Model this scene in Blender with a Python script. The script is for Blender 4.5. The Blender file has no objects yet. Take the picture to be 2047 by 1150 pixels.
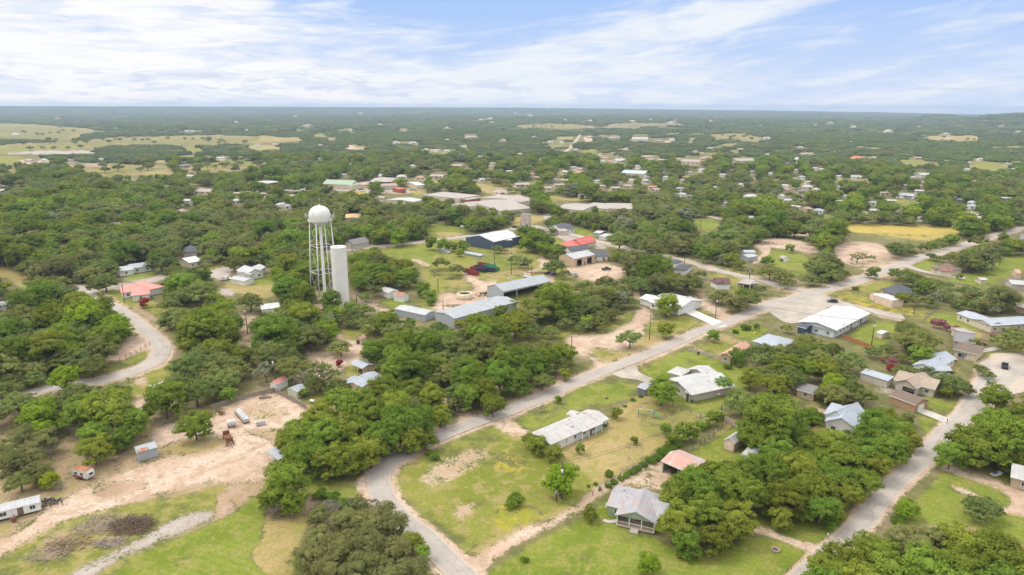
import bpy, bmesh, math, random
import numpy as np
from mathutils import Vector, Matrix
S = bpy.context.scene
R = math.radians
random.seed(7); RNG = np.random.default_rng(7)

# ---------------------------------------------------------------- camera
CAM_H = 90.0
F = 1365.0                      # focal length in photo pixels (24 mm on a 36 mm sensor)
PITCH, ROLL = R(14.85), R(-0.22)
fw = np.array([0, math.cos(PITCH), -math.sin(PITCH)])
r0 = np.array([1.0, 0, 0]); u0 = np.cross(r0, fw)
rt = math.cos(ROLL)*r0 - math.sin(ROLL)*u0
up = math.cos(ROLL)*u0 + math.sin(ROLL)*r0
cam_d = bpy.data.cameras.new('camera'); cam = bpy.data.objects.new('camera', cam_d)
S.collection.objects.link(cam); S.camera = cam
cam_d.sensor_width = 36; cam_d.lens = F/2047*36; cam_d.clip_end = 40000; cam_d.clip_start = 1
m = Matrix.Identity(4)
for i in range(3):
    m[i][0] = rt[i]; m[i][1] = up[i]; m[i][2] = -fw[i]
m[2][3] = CAM_H
cam.matrix_world = m

# ---------------------------------------------------------------- sky, sun, exposure
SUN_EL, SUN_AZ = R(58), R(-78)          # azimuth measured from +Y towards +X
sdir = Vector((math.sin(SUN_AZ)*math.cos(SUN_EL), math.cos(SUN_AZ)*math.cos(SUN_EL), math.sin(SUN_EL)))
sl = bpy.data.lights.new('sun', 'SUN'); so = bpy.data.objects.new('sun', sl); S.collection.objects.link(so)
sl.energy = 1.5; sl.angle = R(14); sl.color = (1.0, 0.94, 0.85)
so.rotation_euler = sdir.to_track_quat('Z', 'Y').to_euler()
so.location = (0, 0, 300)

class NT:
    """small node-tree helper"""
    def __init__(s, tree): s.t = tree; s.n = tree.nodes; s.l = tree.links
    def node(s, typ, **kw):
        nd = s.n.new(typ)
        for k, v in kw.items():
            if k.startswith('i_'):
                key = k[2:]; key = int(key) if key.isdigit() else key.replace('_', ' ')
                s.put(nd, key, v)
            else: setattr(nd, k, v)
        return nd
    def put(s, nd, key, v):
        if hasattr(v, 'is_output') : s.l.new(v, nd.inputs[key])
        elif v is not None: nd.inputs[key].default_value = v
    def math(s, op, a, b=None, c=None, clamp=False):
        nd = s.n.new('ShaderNodeMath'); nd.operation = op; nd.use_clamp = clamp
        s.put(nd, 0, a); s.put(nd, 1, b); s.put(nd, 2, c); return nd.outputs[0]
    def mix(s, f, a, b, blend='MIX'):
        nd = s.n.new('ShaderNodeMix'); nd.data_type = 'RGBA'; nd.blend_type = blend; nd.clamp_factor = True
        s.put(nd, 0, f); s.put(nd, 6, a); s.put(nd, 7, b); return nd.outputs[2]
    def noise(s, vec, scale, detail=4, rough=.55, dist=0):
        nd = s.n.new('ShaderNodeTexNoise'); s.put(nd, 'Vector', vec); nd.inputs['Scale'].default_value = scale
        nd.inputs['Detail'].default_value = detail; nd.inputs['Roughness'].default_value = rough
        nd.inputs['Distortion'].default_value = dist; return nd.outputs['Fac']
    def ramp(s, v, lo, hi):
        nd = s.n.new('ShaderNodeMapRange'); nd.interpolation_type = 'SMOOTHSTEP'
        s.put(nd, 'Value', v); s.put(nd, 'From Min', lo); s.put(nd, 'From Max', hi); return nd.outputs[0]
    def xyz(s, x, y, z):
        nd = s.n.new('ShaderNodeCombineXYZ'); s.put(nd, 0, x); s.put(nd, 1, y); s.put(nd, 2, z); return nd.outputs[0]
    def sep(s, v):
        nd = s.n.new('ShaderNodeSeparateXYZ'); s.put(nd, 0, v); return nd.outputs
def C4(c): return (c[0], c[1], c[2], 1.0)

W = bpy.data.worlds.new('World'); S.world = W; W.use_nodes = True
t = NT(W.node_tree); bg = t.n['Background']
sky = t.n.new('ShaderNodeTexSky'); sky.sky_type = 'NISHITA'; sky.sun_disc = False
sky.sun_elevation = SUN_EL; sky.sun_rotation = SUN_AZ; sky.altitude = 300; sky.air_density = 1.0; sky.dust_density = 0.6; sky.ozone_density = 1.5
tc = t.n.new('ShaderNodeTexCoord'); D = t.sep(tc.outputs['Generated'])
SKYF = 0.12; HAZE = 9.5e-5; EXPO = 0.35; HIGHC = .85; HIGHB = 1.6
az = t.math('MULTIPLY', t.math('ARCTAN2', D[0], D[1]), 57.2958)          # degrees east of the view
el = t.math('MULTIPLY', t.math('ARCSINE', D[2]), 57.2958)
def gauss(a0, e0, sa_, se):
    q = t.math('ADD', t.math('POWER', t.math('DIVIDE', t.math('SUBTRACT', az, a0), sa_), 2.0), t.math('POWER', t.math('DIVIDE', t.math('SUBTRACT', el, e0), se), 2.0))
    return t.math('POWER', 2.718, t.math('MULTIPLY', q, -1.0))
tilt = t.math('SUBTRACT', el, t.math('MULTIPLY', t.math('MAXIMUM', az, -4.0), .13))
n1 = t.noise(t.xyz(t.math('MULTIPLY', az, .075), t.math('MULTIPLY', tilt, .50), 3.3), 1.0, 7, .55, .5)
n2 = t.noise(t.xyz(t.math('MULTIPLY', az, .20), t.math('MULTIPLY', tilt, 1.25), 9.1), 1.0, 6, .6, .8)
n3 = t.noise(t.xyz(t.math('MULTIPLY', az, .16), t.math('MULTIPLY', el, 1.1), 1.7), 1.0, 6, .6, .4)
n4 = t.noise(t.xyz(t.math('MULTIPLY', az, .32), t.math('MULTIPLY', el, 1.7), 4.4), 1.0, 5, .6, .3)
band = t.math('SUBTRACT', el, t.math('ADD', 3.6, t.math('MULTIPLY', az, .17)))
band = t.math('POWER', 2.718, t.math('MULTIPLY', t.math('POWER', t.math('DIVIDE', band, 1.3), 2.0), -1.0))
bandx = t.math('MULTIPLY', t.ramp(az, -6.0, 3.0), t.ramp(az, 24.0, 14.0))
cov = t.math('ADD', t.math('MULTIPLY', n1, .70), t.math('MULTIPLY', n2, .45))
def addm(a_, b_, k): return t.math('ADD', a_, t.math('MULTIPLY', b_, k))
cov = addm(cov, gauss(-3.0, 7.8, 12.0, 2.4), -.30); cov = addm(cov, gauss(31, 8.2, 9, 2.2), -.10); cov = addm(cov, gauss(-25, 9.0, 10, 1.1), -.26); cov = addm(cov, gauss(-29, 5.2, 2.4, .8), -.16)
cov = addm(cov, t.ramp(az, -4.0, -22.0), .13); cov = addm(cov, t.math('MULTIPLY', band, bandx), .12); cov = addm(cov, t.ramp(el, 4.0, .5), .06); cov = addm(cov, t.ramp(az, 8.0, 34.0), -.10)
cl = t.ramp(cov, .40, .70)
high = t.ramp(el, 12.0, 24.0)
cl = t.math('MAXIMUM', cl, t.math('MULTIPLY', high, HIGHC))
K = 2.0**-EXPO
veil = t.ramp(el, 9.0, 0.0)
skyc = t.mix(1.0, sky.outputs[0], C4((SKYF*.95, SKYF*1.0, SKYF*1.15)), 'MULTIPLY')
base = t.mix(t.math('SUBTRACT', 1.0, high), skyc, t.mix(veil, C4((.41*K, .60*K, .97*K)), C4((.64*K, .75*K, .97*K))))
left = t.ramp(az, 2.0, -22.0)
shade = t.math('MULTIPLY', t.ramp(n4, .50, .34), t.ramp(el, 4.5, 1.5))
cw = t.mix(left, C4((.88*K, .92*K, .98*K)), C4((1.0*K, 1.0*K, 1.0*K)))
cw = t.mix(t.math('MULTIPLY', t.ramp(n3, .52, .36), .6), cw, C4((.70*K, .79*K, .97*K)))
cw = t.mix(t.math('MULTIPLY', shade, .6), cw, C4((.62*K, .70*K, .90*K)))
cw = t.mix(high, cw, C4((HIGHB, HIGHB*.98, HIGHB*.95)))
col = t.mix(cl, base, cw)
t.l.new(col, bg.inputs[0]); bg.inputs[1].default_value = 1.0

S.view_settings.view_transform = 'Standard'; S.view_settings.look = 'None'
S.view_settings.exposure = EXPO; S.view_settings.gamma = 1.0
S.render.engine = 'CYCLES'
S.cycles.use_denoising = True
try: S.cycles.denoiser = 'OPENIMAGEDENOISE'; S.cycles.denoising_input_passes = 'RGB_ALBEDO_NORMAL'; S.cycles.denoising_prefilter = 'ACCURATE'; S.cycles.denoising_quality = 'HIGH'
except Exception: pass
S.cycles.max_bounces = 4; S.cycles.diffuse_bounces = 2; S.cycles.glossy_bounces = 2; S.cycles.transmission_bounces = 2
S.cycles.volume_bounces = 0; S.cycles.transparent_max_bounces = 4
S.cycles.use_adaptive_sampling = True; S.cycles.adaptive_threshold = 0.01
S.render.use_persistent_data = False

# ---------------------------------------------------------------- photo pixel <-> world
def UN(px, py, z=0.0):
    d = fw + (px-1023.5)/F*rt + (575-py)/F*up
    tt = (z-CAM_H)/d[2]
    return np.array([d[0]*tt, d[1]*tt, z])
def PR(P):
    P = np.asarray(P, float); q = P - np.array([0, 0, CAM_H])
    zc = q@fw; zc = np.where(zc < 1, 1, zc)
    return 1023.5 + F*(q@rt)/zc, 575 - F*(q@up)/zc
def slant(P): return float(np.linalg.norm(np.array(P)-np.array([0, 0, CAM_H])))

def terrain(x, y):
    x = np.asarray(x, float); y = np.asarray(y, float)
    r = np.hypot(x, y); a = np.degrees(np.arctan2(x, y))
    z = np.zeros_like(r)
    s = np.clip((r-7600)/3200, 0, 1); s = s*s*(3-2*s)
    ridge = np.interp(a, [-60, -37, 0, 12, 20, 28, 33, 60], [64, 64, 66, 48, 38, 20, 4, 4])+1.2*np.sin(a*1.7)+.5*np.sin(a*6.1)
    z += s*ridge
    # low swells between 2.5 and 8 km
    w = np.clip((r-2500)/1500, 0, 1)*np.clip((9500-r)/1500, 0, 1)
    z += w*(4*np.sin(x/900+1)+4*np.sin(y/700+x/1500))*.9*(r > 2500) + w*4
    # hills on the right
    def hill(a0, r0_, h, sa_, sr): 
        return h*np.exp(-((a-a0)/sa_)**2)*np.exp(-((r-r0_)/sr)**2)
    z += hill(36.2, 5200, 52, 3.4, 1100) + hill(31.3, 6500, 32, 1.0, 900) + hill(29, 6500, 12, 3.0, 900) + hill(46, 5200, 50, 6, 1300)
    z += hill(10.5, 7000, 14, 4.0, 800) + hill(-6, 6800, 10, 3, 700) + hill(24, 7600, 12, 5, 1200)
    return z

# ---------------------------------------------------------------- object helpers
COL = S.collection
def link(o, parent=None):
    COL.objects.link(o)
    if parent is not None: o.parent = parent
    return o
def tag(o, label=None, cat=None, group=None, kind=None):
    if label: o['label'] = label
    if cat: o['category'] = cat
    if group: o['group'] = group
    if kind: o['kind'] = kind
    return o
def empty(name, loc, rz=0, label=None, cat=None, group=None):
    o = bpy.data.objects.new(name, None); o.empty_display_size = .5
    o.location = loc; o.rotation_euler = (0, 0, rz); link(o)
    return tag(o, label, cat, group)
def copy_tree(o, parent=None):
    c = o.copy(); COL.objects.link(c)
    if parent is not None: c.parent = parent
    for ch in o.children: copy_tree(ch, c)
    return c

class MB:
    """mesh collector: verts / faces / material indices"""
    def __init__(s): s.v = []; s.f = []; s.m = []
    def add(s, vs, fs, mi=0):
        b = len(s.v); s.v += [tuple(map(float, p)) for p in vs]
        s.f += [tuple(i+b for i in f) for f in fs]; s.m += [mi]*len(fs); return s
    def box(s, x0, x1, y0, y1, z0, z1, mi=0):
        vs = [(x0,y0,z0),(x1,y0,z0),(x1,y1,z0),(x0,y1,z0),(x0,y0,z1),(x1,y0,z1),(x1,y1,z1),(x0,y1,z1)]
        return s.add(vs, [(0,3,2,1),(4,5,6,7),(0,1,5,4),(1,2,6,5),(2,3,7,6),(3,0,4,7)], mi)
    def tube(s, a, b, ra, rb=None, n=8, mi=0, cap=True):
        rb = ra if rb is None else rb
        a = Vector(a); b = Vector(b); d = (b-a).normalized()
        p = d.orthogonal().normalized(); q = d.cross(p)
        vs = []
        for c, r in ((a, ra), (b, rb)):
            for i in range(n):
                an = 2*math.pi*i/n; vs.append(c+p*math.cos(an)*r+q*math.sin(an)*r)
        fs = [(i, (i+1) % n, n+(i+1) % n, n+i) for i in range(n)]
        if cap: fs += [tuple(range(n-1, -1, -1)), tuple(range(n, 2*n))]
        return s.add(vs, fs, mi)
    def lathe(s, prof, n=24, c=(0, 0, 0), mi=0):
        vs = []
        for r, z in prof:
            for i in range(n):
                an = 2*math.pi*i/n; vs.append((c[0]+math.cos(an)*r, c[1]+math.sin(an)*r, c[2]+z))
        fs = []
        for k in range(len(prof)-1):
            for i in range(n):
                fs.append((k*n+i, k*n+(i+1) % n, (k+1)*n+(i+1) % n, (k+1)*n+i))
        return s.add(vs, fs, mi)
    def prism(s, poly, axis, a0, a1, mi=0):
        """extrude a 2-D polygon; axis 'x': poly in (y,z); 'y': poly in (x,z); 'z': poly in (x,y)"""
        def P(p, a):
            return {'x': (a, p[0], p[1]), 'y': (p[0], a, p[1]), 'z': (p[0], p[1], a)}[axis]
        n = len(poly); vs = [P(p, a0) for p in poly]+[P(p, a1) for p in poly]
        fs = [(i, (i+1) % n, n+(i+1) % n, n+i) for i in range(n)] + [tuple(range(n-1, -1, -1)), tuple(range(n, 2*n))]
        return s.add(vs, fs, mi)
    def blob(s, c, r, seed=0, sub=2, amp=.18, mi=0, squash=1.0):
        v, f = ICO[sub]
        rg = np.random.default_rng(seed); k = rg.normal(size=(5, 3))*2.2; ph = rg.random(5)*6.28
        d = 1+amp*np.sin(v@k.T+ph).sum(1)/2.2
        rr = np.array(r if hasattr(r, '__len__') else (r, r, r*squash))
        vs = v*d[:, None]*rr+np.array(c)
        return s.add(vs, f, mi)
    def build(s, name, mats, parent=None, smooth=False, loc=None, rz=None):
        me = bpy.data.meshes.new(name)
        me.from_pydata(s.v, [], s.f)
        mats = mats if isinstance(mats, (list, tuple)) else [mats]
        for mm in mats: me.materials.append(mm)
        if len(mats) > 1: me.polygons.foreach_set('material_index', s.m)
        bm = bmesh.new(); bm.from_mesh(me); bmesh.ops.recalc_face_normals(bm, faces=bm.faces); bm.to_mesh(me); bm.free()
        if smooth: me.shade_smooth()
        o = bpy.data.objects.new(name, me); link(o, parent)
        if loc is not None: o.location = loc
        if rz is not None: o.rotation_euler = (0, 0, rz)
        return o
ICO = {}
for sub in (1, 2, 3):
    bm = bmesh.new(); bmesh.ops.create_icosphere(bm, subdivisions=sub, radius=1)
    ICO[sub] = (np.array([v.co[:] for v in bm.verts]), [tuple(v.index for v in f.verts) for f in bm.faces]); bm.free()

# ---------------------------------------------------------------- materials
MATS = {}
def new_mat(name):
    mm = bpy.data.materials.new(name); mm.use_nodes = True
    tt = NT(mm.node_tree); b = tt.n['Principled BSDF']; return mm, tt, b
def plain(name, c, rough=.7, var=.15, scale=.6, metal=0.0, bump=0.0, dirt=None, spec=.3):
    if name in MATS: return MATS[name]
    mm, tt, b = new_mat(name); tcn = tt.n.new('ShaderNodeTexCoord').outputs['Object']
    n = tt.noise(tcn, scale, 5, .6)
    c2 = tuple(x*(1-var) for x in c); c1 = tuple(min(1, x*(1+var*.6)) for x in c)
    colr = tt.mix(tt.ramp(n, .3, .7), C4(c2), C4(c1))
    if dirt:
        n2_ = tt.noise(tcn, scale*2.7, 6, .65)
        colr = tt.mix(tt.math('MULTIPLY', tt.ramp(n2_, .52, .7), dirt[1]), colr, C4(dirt[0]))
    tt.l.new(colr, b.inputs['Base Color']); b.inputs['Roughness'].default_value = rough
    b.inputs['Metallic'].default_value = metal; b.inputs['Specular IOR Level'].default_value = spec
    if bump:
        bp = tt.n.new('ShaderNodeBump'); bp.inputs['Strength'].default_value = bump
        tt.l.new(tt.noise(tcn, scale*8, 3), bp.inputs['Height']); tt.l.new(bp.outputs[0], b.inputs['Normal'])
    MATS[name] = mm; return mm
def metal_roof(name, c, rust=None, axis=0, pitch=.9, rough=.5, rust_amt=.6, panels=0.0, seam=.75):
    """standing-seam sheets: seams run down the slope; weathering is blotchy, rust in whole sheets"""
    if name in MATS: return MATS[name]
    mm, tt, b = new_mat(name); tcn = tt.n.new('ShaderNodeTexCoord').outputs['Object']
    X = tt.sep(tcn); u = X[axis]; v = X[1-axis]
    ph = tt.math('FRACT', tt.math('DIVIDE', u, pitch))
    sm = tt.math('SUBTRACT', 1, tt.ramp(tt.math('ABSOLUTE', tt.math('SUBTRACT', ph, .5)), .0, .10))
    n = tt.noise(tcn, .35, 5, .6)
    st = tt.noise(tt.xyz(tt.math('MULTIPLY', u, 1.6), tt.math('MULTIPLY', v, .25), 0), 1, 4, .6)
    colr = tt.mix(tt.ramp(n, .3, .7), C4([x*.88 for x in c]), C4([min(1, x*1.06) for x in c]))
    colr = tt.mix(tt.math('MULTIPLY', tt.ramp(st, .45, .75), .22), colr, C4([x*.62 for x in c]))
    pn = tt.n.new('ShaderNodeTexWhiteNoise'); pn.noise_dimensions = '1D'
    tt.l.new(tt.math('FLOOR', tt.math('DIVIDE', u, pitch)), pn.inputs['W'])
    colr = tt.mix(tt.math('MULTIPLY', pn.outputs[0], .10+panels), colr, C4([x*.8 for x in c]))
    if rust:
        rn = tt.noise(tt.xyz(tt.math('MULTIPLY', u, .55), tt.math('MULTIPLY', v, .16), 2.2), 1, 5, .65, .4)
        thr = .66-.25*rust_amt
        colr = tt.mix(tt.math('MULTIPLY', tt.ramp(rn, thr, thr+.12), .9), colr, C4(rust))
    colr = tt.mix(tt.math('MULTIPLY', sm, seam*.4), colr, C4([x*.55 for x in c]))
    tt.l.new(colr, b.inputs['Base Color']); b.inputs['Roughness'].default_value = rough
    b.inputs['Specular IOR Level'].default_value = .35
    bp = tt.n.new('ShaderNodeBump'); bp.inputs['Strength'].default_value = .5; bp.inputs['Distance'].default_value = .08
    tt.l.new(sm, bp.inputs['Height']); tt.l.new(bp.outputs[0], b.inputs['Normal'])
    MATS[name] = mm; return mm
def shingle(name, c, var=.28):
    if name in MATS: return MATS[name]
    mm, tt, b = new_mat(name); tcn = tt.n.new('ShaderNodeTexCoord').outputs['Object']
    X = tt.sep(tcn)
    wv = tt.math('FRACT', tt.math('MULTIPLY', X[2], 3.2))
    n = tt.noise(tcn, 2.6, 4, .7); n0 = tt.noise(tcn, .3, 4, .6)
    colr = tt.mix(tt.ramp(n, .3, .7), C4([x*(1-var) for x in c]), C4([x*(1+var*.7) for x in c]))
    colr = tt.mix(tt.math('MULTIPLY', tt.ramp(n0, .4, .7), .4), colr, C4([x*.72 for x in c]))
    colr = tt.mix(tt.math('MULTIPLY', tt.ramp(wv, .8, 1.0), .3), colr, C4([x*.5 for x in c]))
    tt.l.new(colr, b.inputs['Base Color']); b.inputs['Roughness'].default_value = .9
    MATS[name] = mm; return mm
def siding(name, c, pitch=.22, vert=False, dirt=None, brick=False):
    if name in MATS: return MATS[name]
    mm, tt, b = new_mat(name); tcn = tt.n.new('ShaderNodeTexCoord').outputs['Object']; X = tt.sep(tcn)
    if vert: co = tt.math('ADD', X[0], X[1])
    else: co = X[2]
    ph = tt.math('FRACT', tt.math('DIVIDE', co, pitch)); ln = tt.ramp(ph, .82, 1.0)
    n = tt.noise(tcn, .7, 5, .6)
    colr = tt.mix(tt.ramp(n, .3, .7), C4([x*.86 for x in c]), C4([min(1, x*1.05) for x in c]))
    if brick:
        n2_ = tt.noise(tcn, 4.0, 3, .7); colr = tt.mix(tt.ramp(n2_, .35, .65), colr, C4((c[0]*.7, c[1]*.62, c[2]*.6)))
    colr = tt.mix(tt.math('MULTIPLY', ln, .3), colr, C4([x*.5 for x in c]))
    if dirt:
        colr = tt.mix(tt.math('MULTIPLY', tt.ramp(tt.noise(tcn, 1.3, 6, .7), .5, .68), dirt[1]), colr, C4(dirt[0]))
    tt.l.new(colr, b.inputs['Base Color']); b.inputs['Roughness'].default_value = .75
    MATS[name] = mm; return mm
# ---------------------------------------------------------------- ground cover map (from traced outlines, applied to the ground mesh in world space)
GX0, GX1, GY0, GY1 = -700, 2750, 195, 1750
CLS = ['lawn', 'grass', 'dry', 'dirt', 'brown', 'gravel', 'gold', 'flower']
GW = np.zeros((8, GY1-GY0, GX1-GX0), np.float32)
CLR = np.zeros((GY1-GY0, GX1-GX0), bool)
def scan(poly):
    p = np.asarray(poly, float); ys = p[:, 1]
    y0 = max(GY0, int(math.floor(ys.min()))); y1 = min(GY1-1, int(math.ceil(ys.max())))
    x0 = max(GX0, int(math.floor(p[:, 0].min()))); x1 = min(GX1-1, int(math.ceil(p[:, 0].max())))
    if y1 < y0 or x1 < x0: return None
    M = np.zeros((y1-y0+1, x1-x0+1), bool); q = np.roll(p, -1, 0)
    for y in range(y0, y1+1):
        yc = y+.5
        c = ((p[:, 1] <= yc) != (q[:, 1] <= yc))
        if not c.any(): continue
        xs = np.sort(p[c, 0]+(yc-p[c, 1])/(q[c, 1]-p[c, 1])*(q[c, 0]-p[c, 0]))
        for a, b in zip(xs[::2], xs[1::2]):
            i0 = max(0, int(round(a))-x0); i1 = min(x1-x0+1, int(round(b))-x0)
            if i1 > i0: M[y-y0, i0:i1] = True
    return y0-GY0, y1-GY0+1, x0-GX0, x1-GX0+1, M
def smooth_poly(poly, k=3):
    p = np.asarray(poly, float)
    for _ in range(2):
        q = np.roll(p, -1, 0); p = np.stack([p*.75+q*.25, p*.25+q*.75], 1).reshape(-1, 2)
    return p
RGP = random.Random(9)
def rough_poly(p):
    out = []
    if len(p) < 5: return p
    for a, b in zip(p, list(p[1:])+[p[0]]):
        out.append(a)
        d = math.hypot(b[0]-a[0], b[1]-a[1]); n = int(d/7)
        for k in range(1, n): u = k/n; out.append((a[0]+(b[0]-a[0])*u+RGP.uniform(-2, 2), a[1]+(b[1]-a[1])*u+RGP.uniform(-.9, .9)))
    return out
def paint(cls, poly, alpha=1.0, clear=True, smooth=True):
    r = scan(smooth_poly(poly) if smooth else rough_poly(poly))
    if r is None: return
    a, b, c, d, M = r; k = CLS.index(cls); Mf = M.astype(np.float32)*alpha
    GW[:, a:b, c:d] *= (1-Mf); GW[k, a:b, c:d] += Mf
    if clear: CLR[a:b, c:d] |= M
def clear_poly(poly):
    r = scan(poly)
    if r is not None:
        a, b, c, d, M = r; CLR[a:b, c:d] |= M
def catmull(pts, step=3.0):
    P = [np.array(p[:2]) for p in pts]; P = [2*P[0]-P[1]]+P+[2*P[-1]-P[-2]]; out = []
    for i in range(1, len(P)-2):
        n = max(2, int(np.linalg.norm(P[i+1]-P[i])/step))
        for k in range(n):
            u = k/n
            out.append(.5*((2*P[i])+(-P[i-1]+P[i+1])*u+(2*P[i-1]-5*P[i]+4*P[i+1]-P[i+2])*u*u+(-P[i-1]+3*P[i]-3*P[i+1]+P[i+2])*u**3))
    out.append(P[-2]); return np.array(out)
ZN = 0.0
def ribbon(name, pix, width, mat_, z=.05, shoulder=None, sw=1.6, ragged=.12, label=None, mesh=True, uvscale=1):
    """a road along traced pixels; width in metres, a number or one per point"""
    global ZN
    ZN += .004; z = z+ZN
    wp = [UN(*p) for p in pix]; c = catmull(wp, 2.5)
    if hasattr(width, '__len__') and len(width) != len(pix): width = [width[min(len(width)-1, int(i*len(width)/len(pix)))] for i in range(len(pix))]
    wd = np.full(len(pix), width, float) if not hasattr(width, '__len__') else np.array(width, float)
    # arc-length interpolation of width
    dl = np.concatenate([[0], np.cumsum([np.linalg.norm(wp[i+1][:2]-wp[i][:2]) for i in range(len(wp)-1)])])
    dc = np.concatenate([[0], np.cumsum(np.linalg.norm(np.diff(c, axis=0), axis=1))]); dc *= dl[-1]/dc[-1]
    ww = np.interp(dc, dl, wd)
    tg = np.gradient(c, axis=0); tg /= np.linalg.norm(tg, axis=1)[:, None]+1e-9; nn = np.stack([-tg[:, 1], tg[:, 0]], 1)
    rg = np.random.default_rng(len(pix)*7+int(width if not hasattr(width,'__len__') else width[0]))
    def jit(): 
        j = rg.normal(size=len(c))*ragged; return np.convolve(j, [.25, .5, .25], 'same')
    Lf = c+nn*(ww/2+jit())[:, None]; Rt = c-nn*(ww/2+jit())[:, None]
    for extra, k in ((sw, shoulder), (-.2, None)):
        a = c+nn*(ww/2+extra)[:, None]; b = c-nn*(ww/2+extra)[:, None]
        if k is None and extra > 0: continue
        for i in range(len(c)-1):
            quad = [a[i], a[i+1], b[i+1], b[i]]
            P3 = np.array([[q[0], q[1], 0] for q in quad]); X, Y = PR(P3)
            pl = np.stack([X, Y], 1)
            if k: paint(k, pl, smooth=False)
            else: clear_poly(pl)
    if not mesh: return
    N = 5; vs = []; fs = []
    for i in range(len(c)):
        for k in range(N):
            u = k/(N-1); p = Lf[i]*(1-u)+Rt[i]*u
            vs.append((p[0], p[1], z+.05*(1-(2*u-1)**2)))
    for i in range(len(c)-1):
        for k in range(N-1):
            fs.append((i*N+k, i*N+k+1, (i+1)*N+k+1, (i+1)*N+k))
    me = bpy.data.meshes.new(name); me.from_pydata(vs, [], fs); me.materials.append(mat_); me.shade_smooth()
    uv = me.uv_layers.new(name='UVMap')
    vi = np.empty(len(me.loops), np.int32); me.loops.foreach_get('vertex_index', vi)
    U = np.stack([(vi % N)/(N-1), dc[vi//N]], 1).astype(np.float32); uv.data.foreach_set('uv', U.ravel())
    o = bpy.data.objects.new(name, me); link(o); tag(o, label, None, None, 'structure'); return o
def patch(name, pix, mat_, z=.04, label=None):
    """a flat paved patch traced in the photo"""
    global ZN
    ZN += .004; z = z+ZN
    wp = [UN(*p) for p in pix]; c = catmull(wp+[wp[0]], 2.0)[:-1]
    me = bpy.data.meshes.new(name); bm = bmesh.new()
    f = bm.faces.new([bm.verts.new((p[0], p[1], z)) for p in c]); bmesh.ops.triangulate(bm, faces=[f])
    bmesh.ops.recalc_face_normals(bm, faces=bm.faces)
    if sum(ff.normal.z for ff in bm.faces) < 0: bmesh.ops.reverse_faces(bm, faces=bm.faces)
    bm.to_mesh(me); bm.free(); me.materials.append(mat_)
    o = bpy.data.objects.new(name, me); link(o); tag(o, label, None, None, 'structure')
    clear_poly(pix); return o

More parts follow.
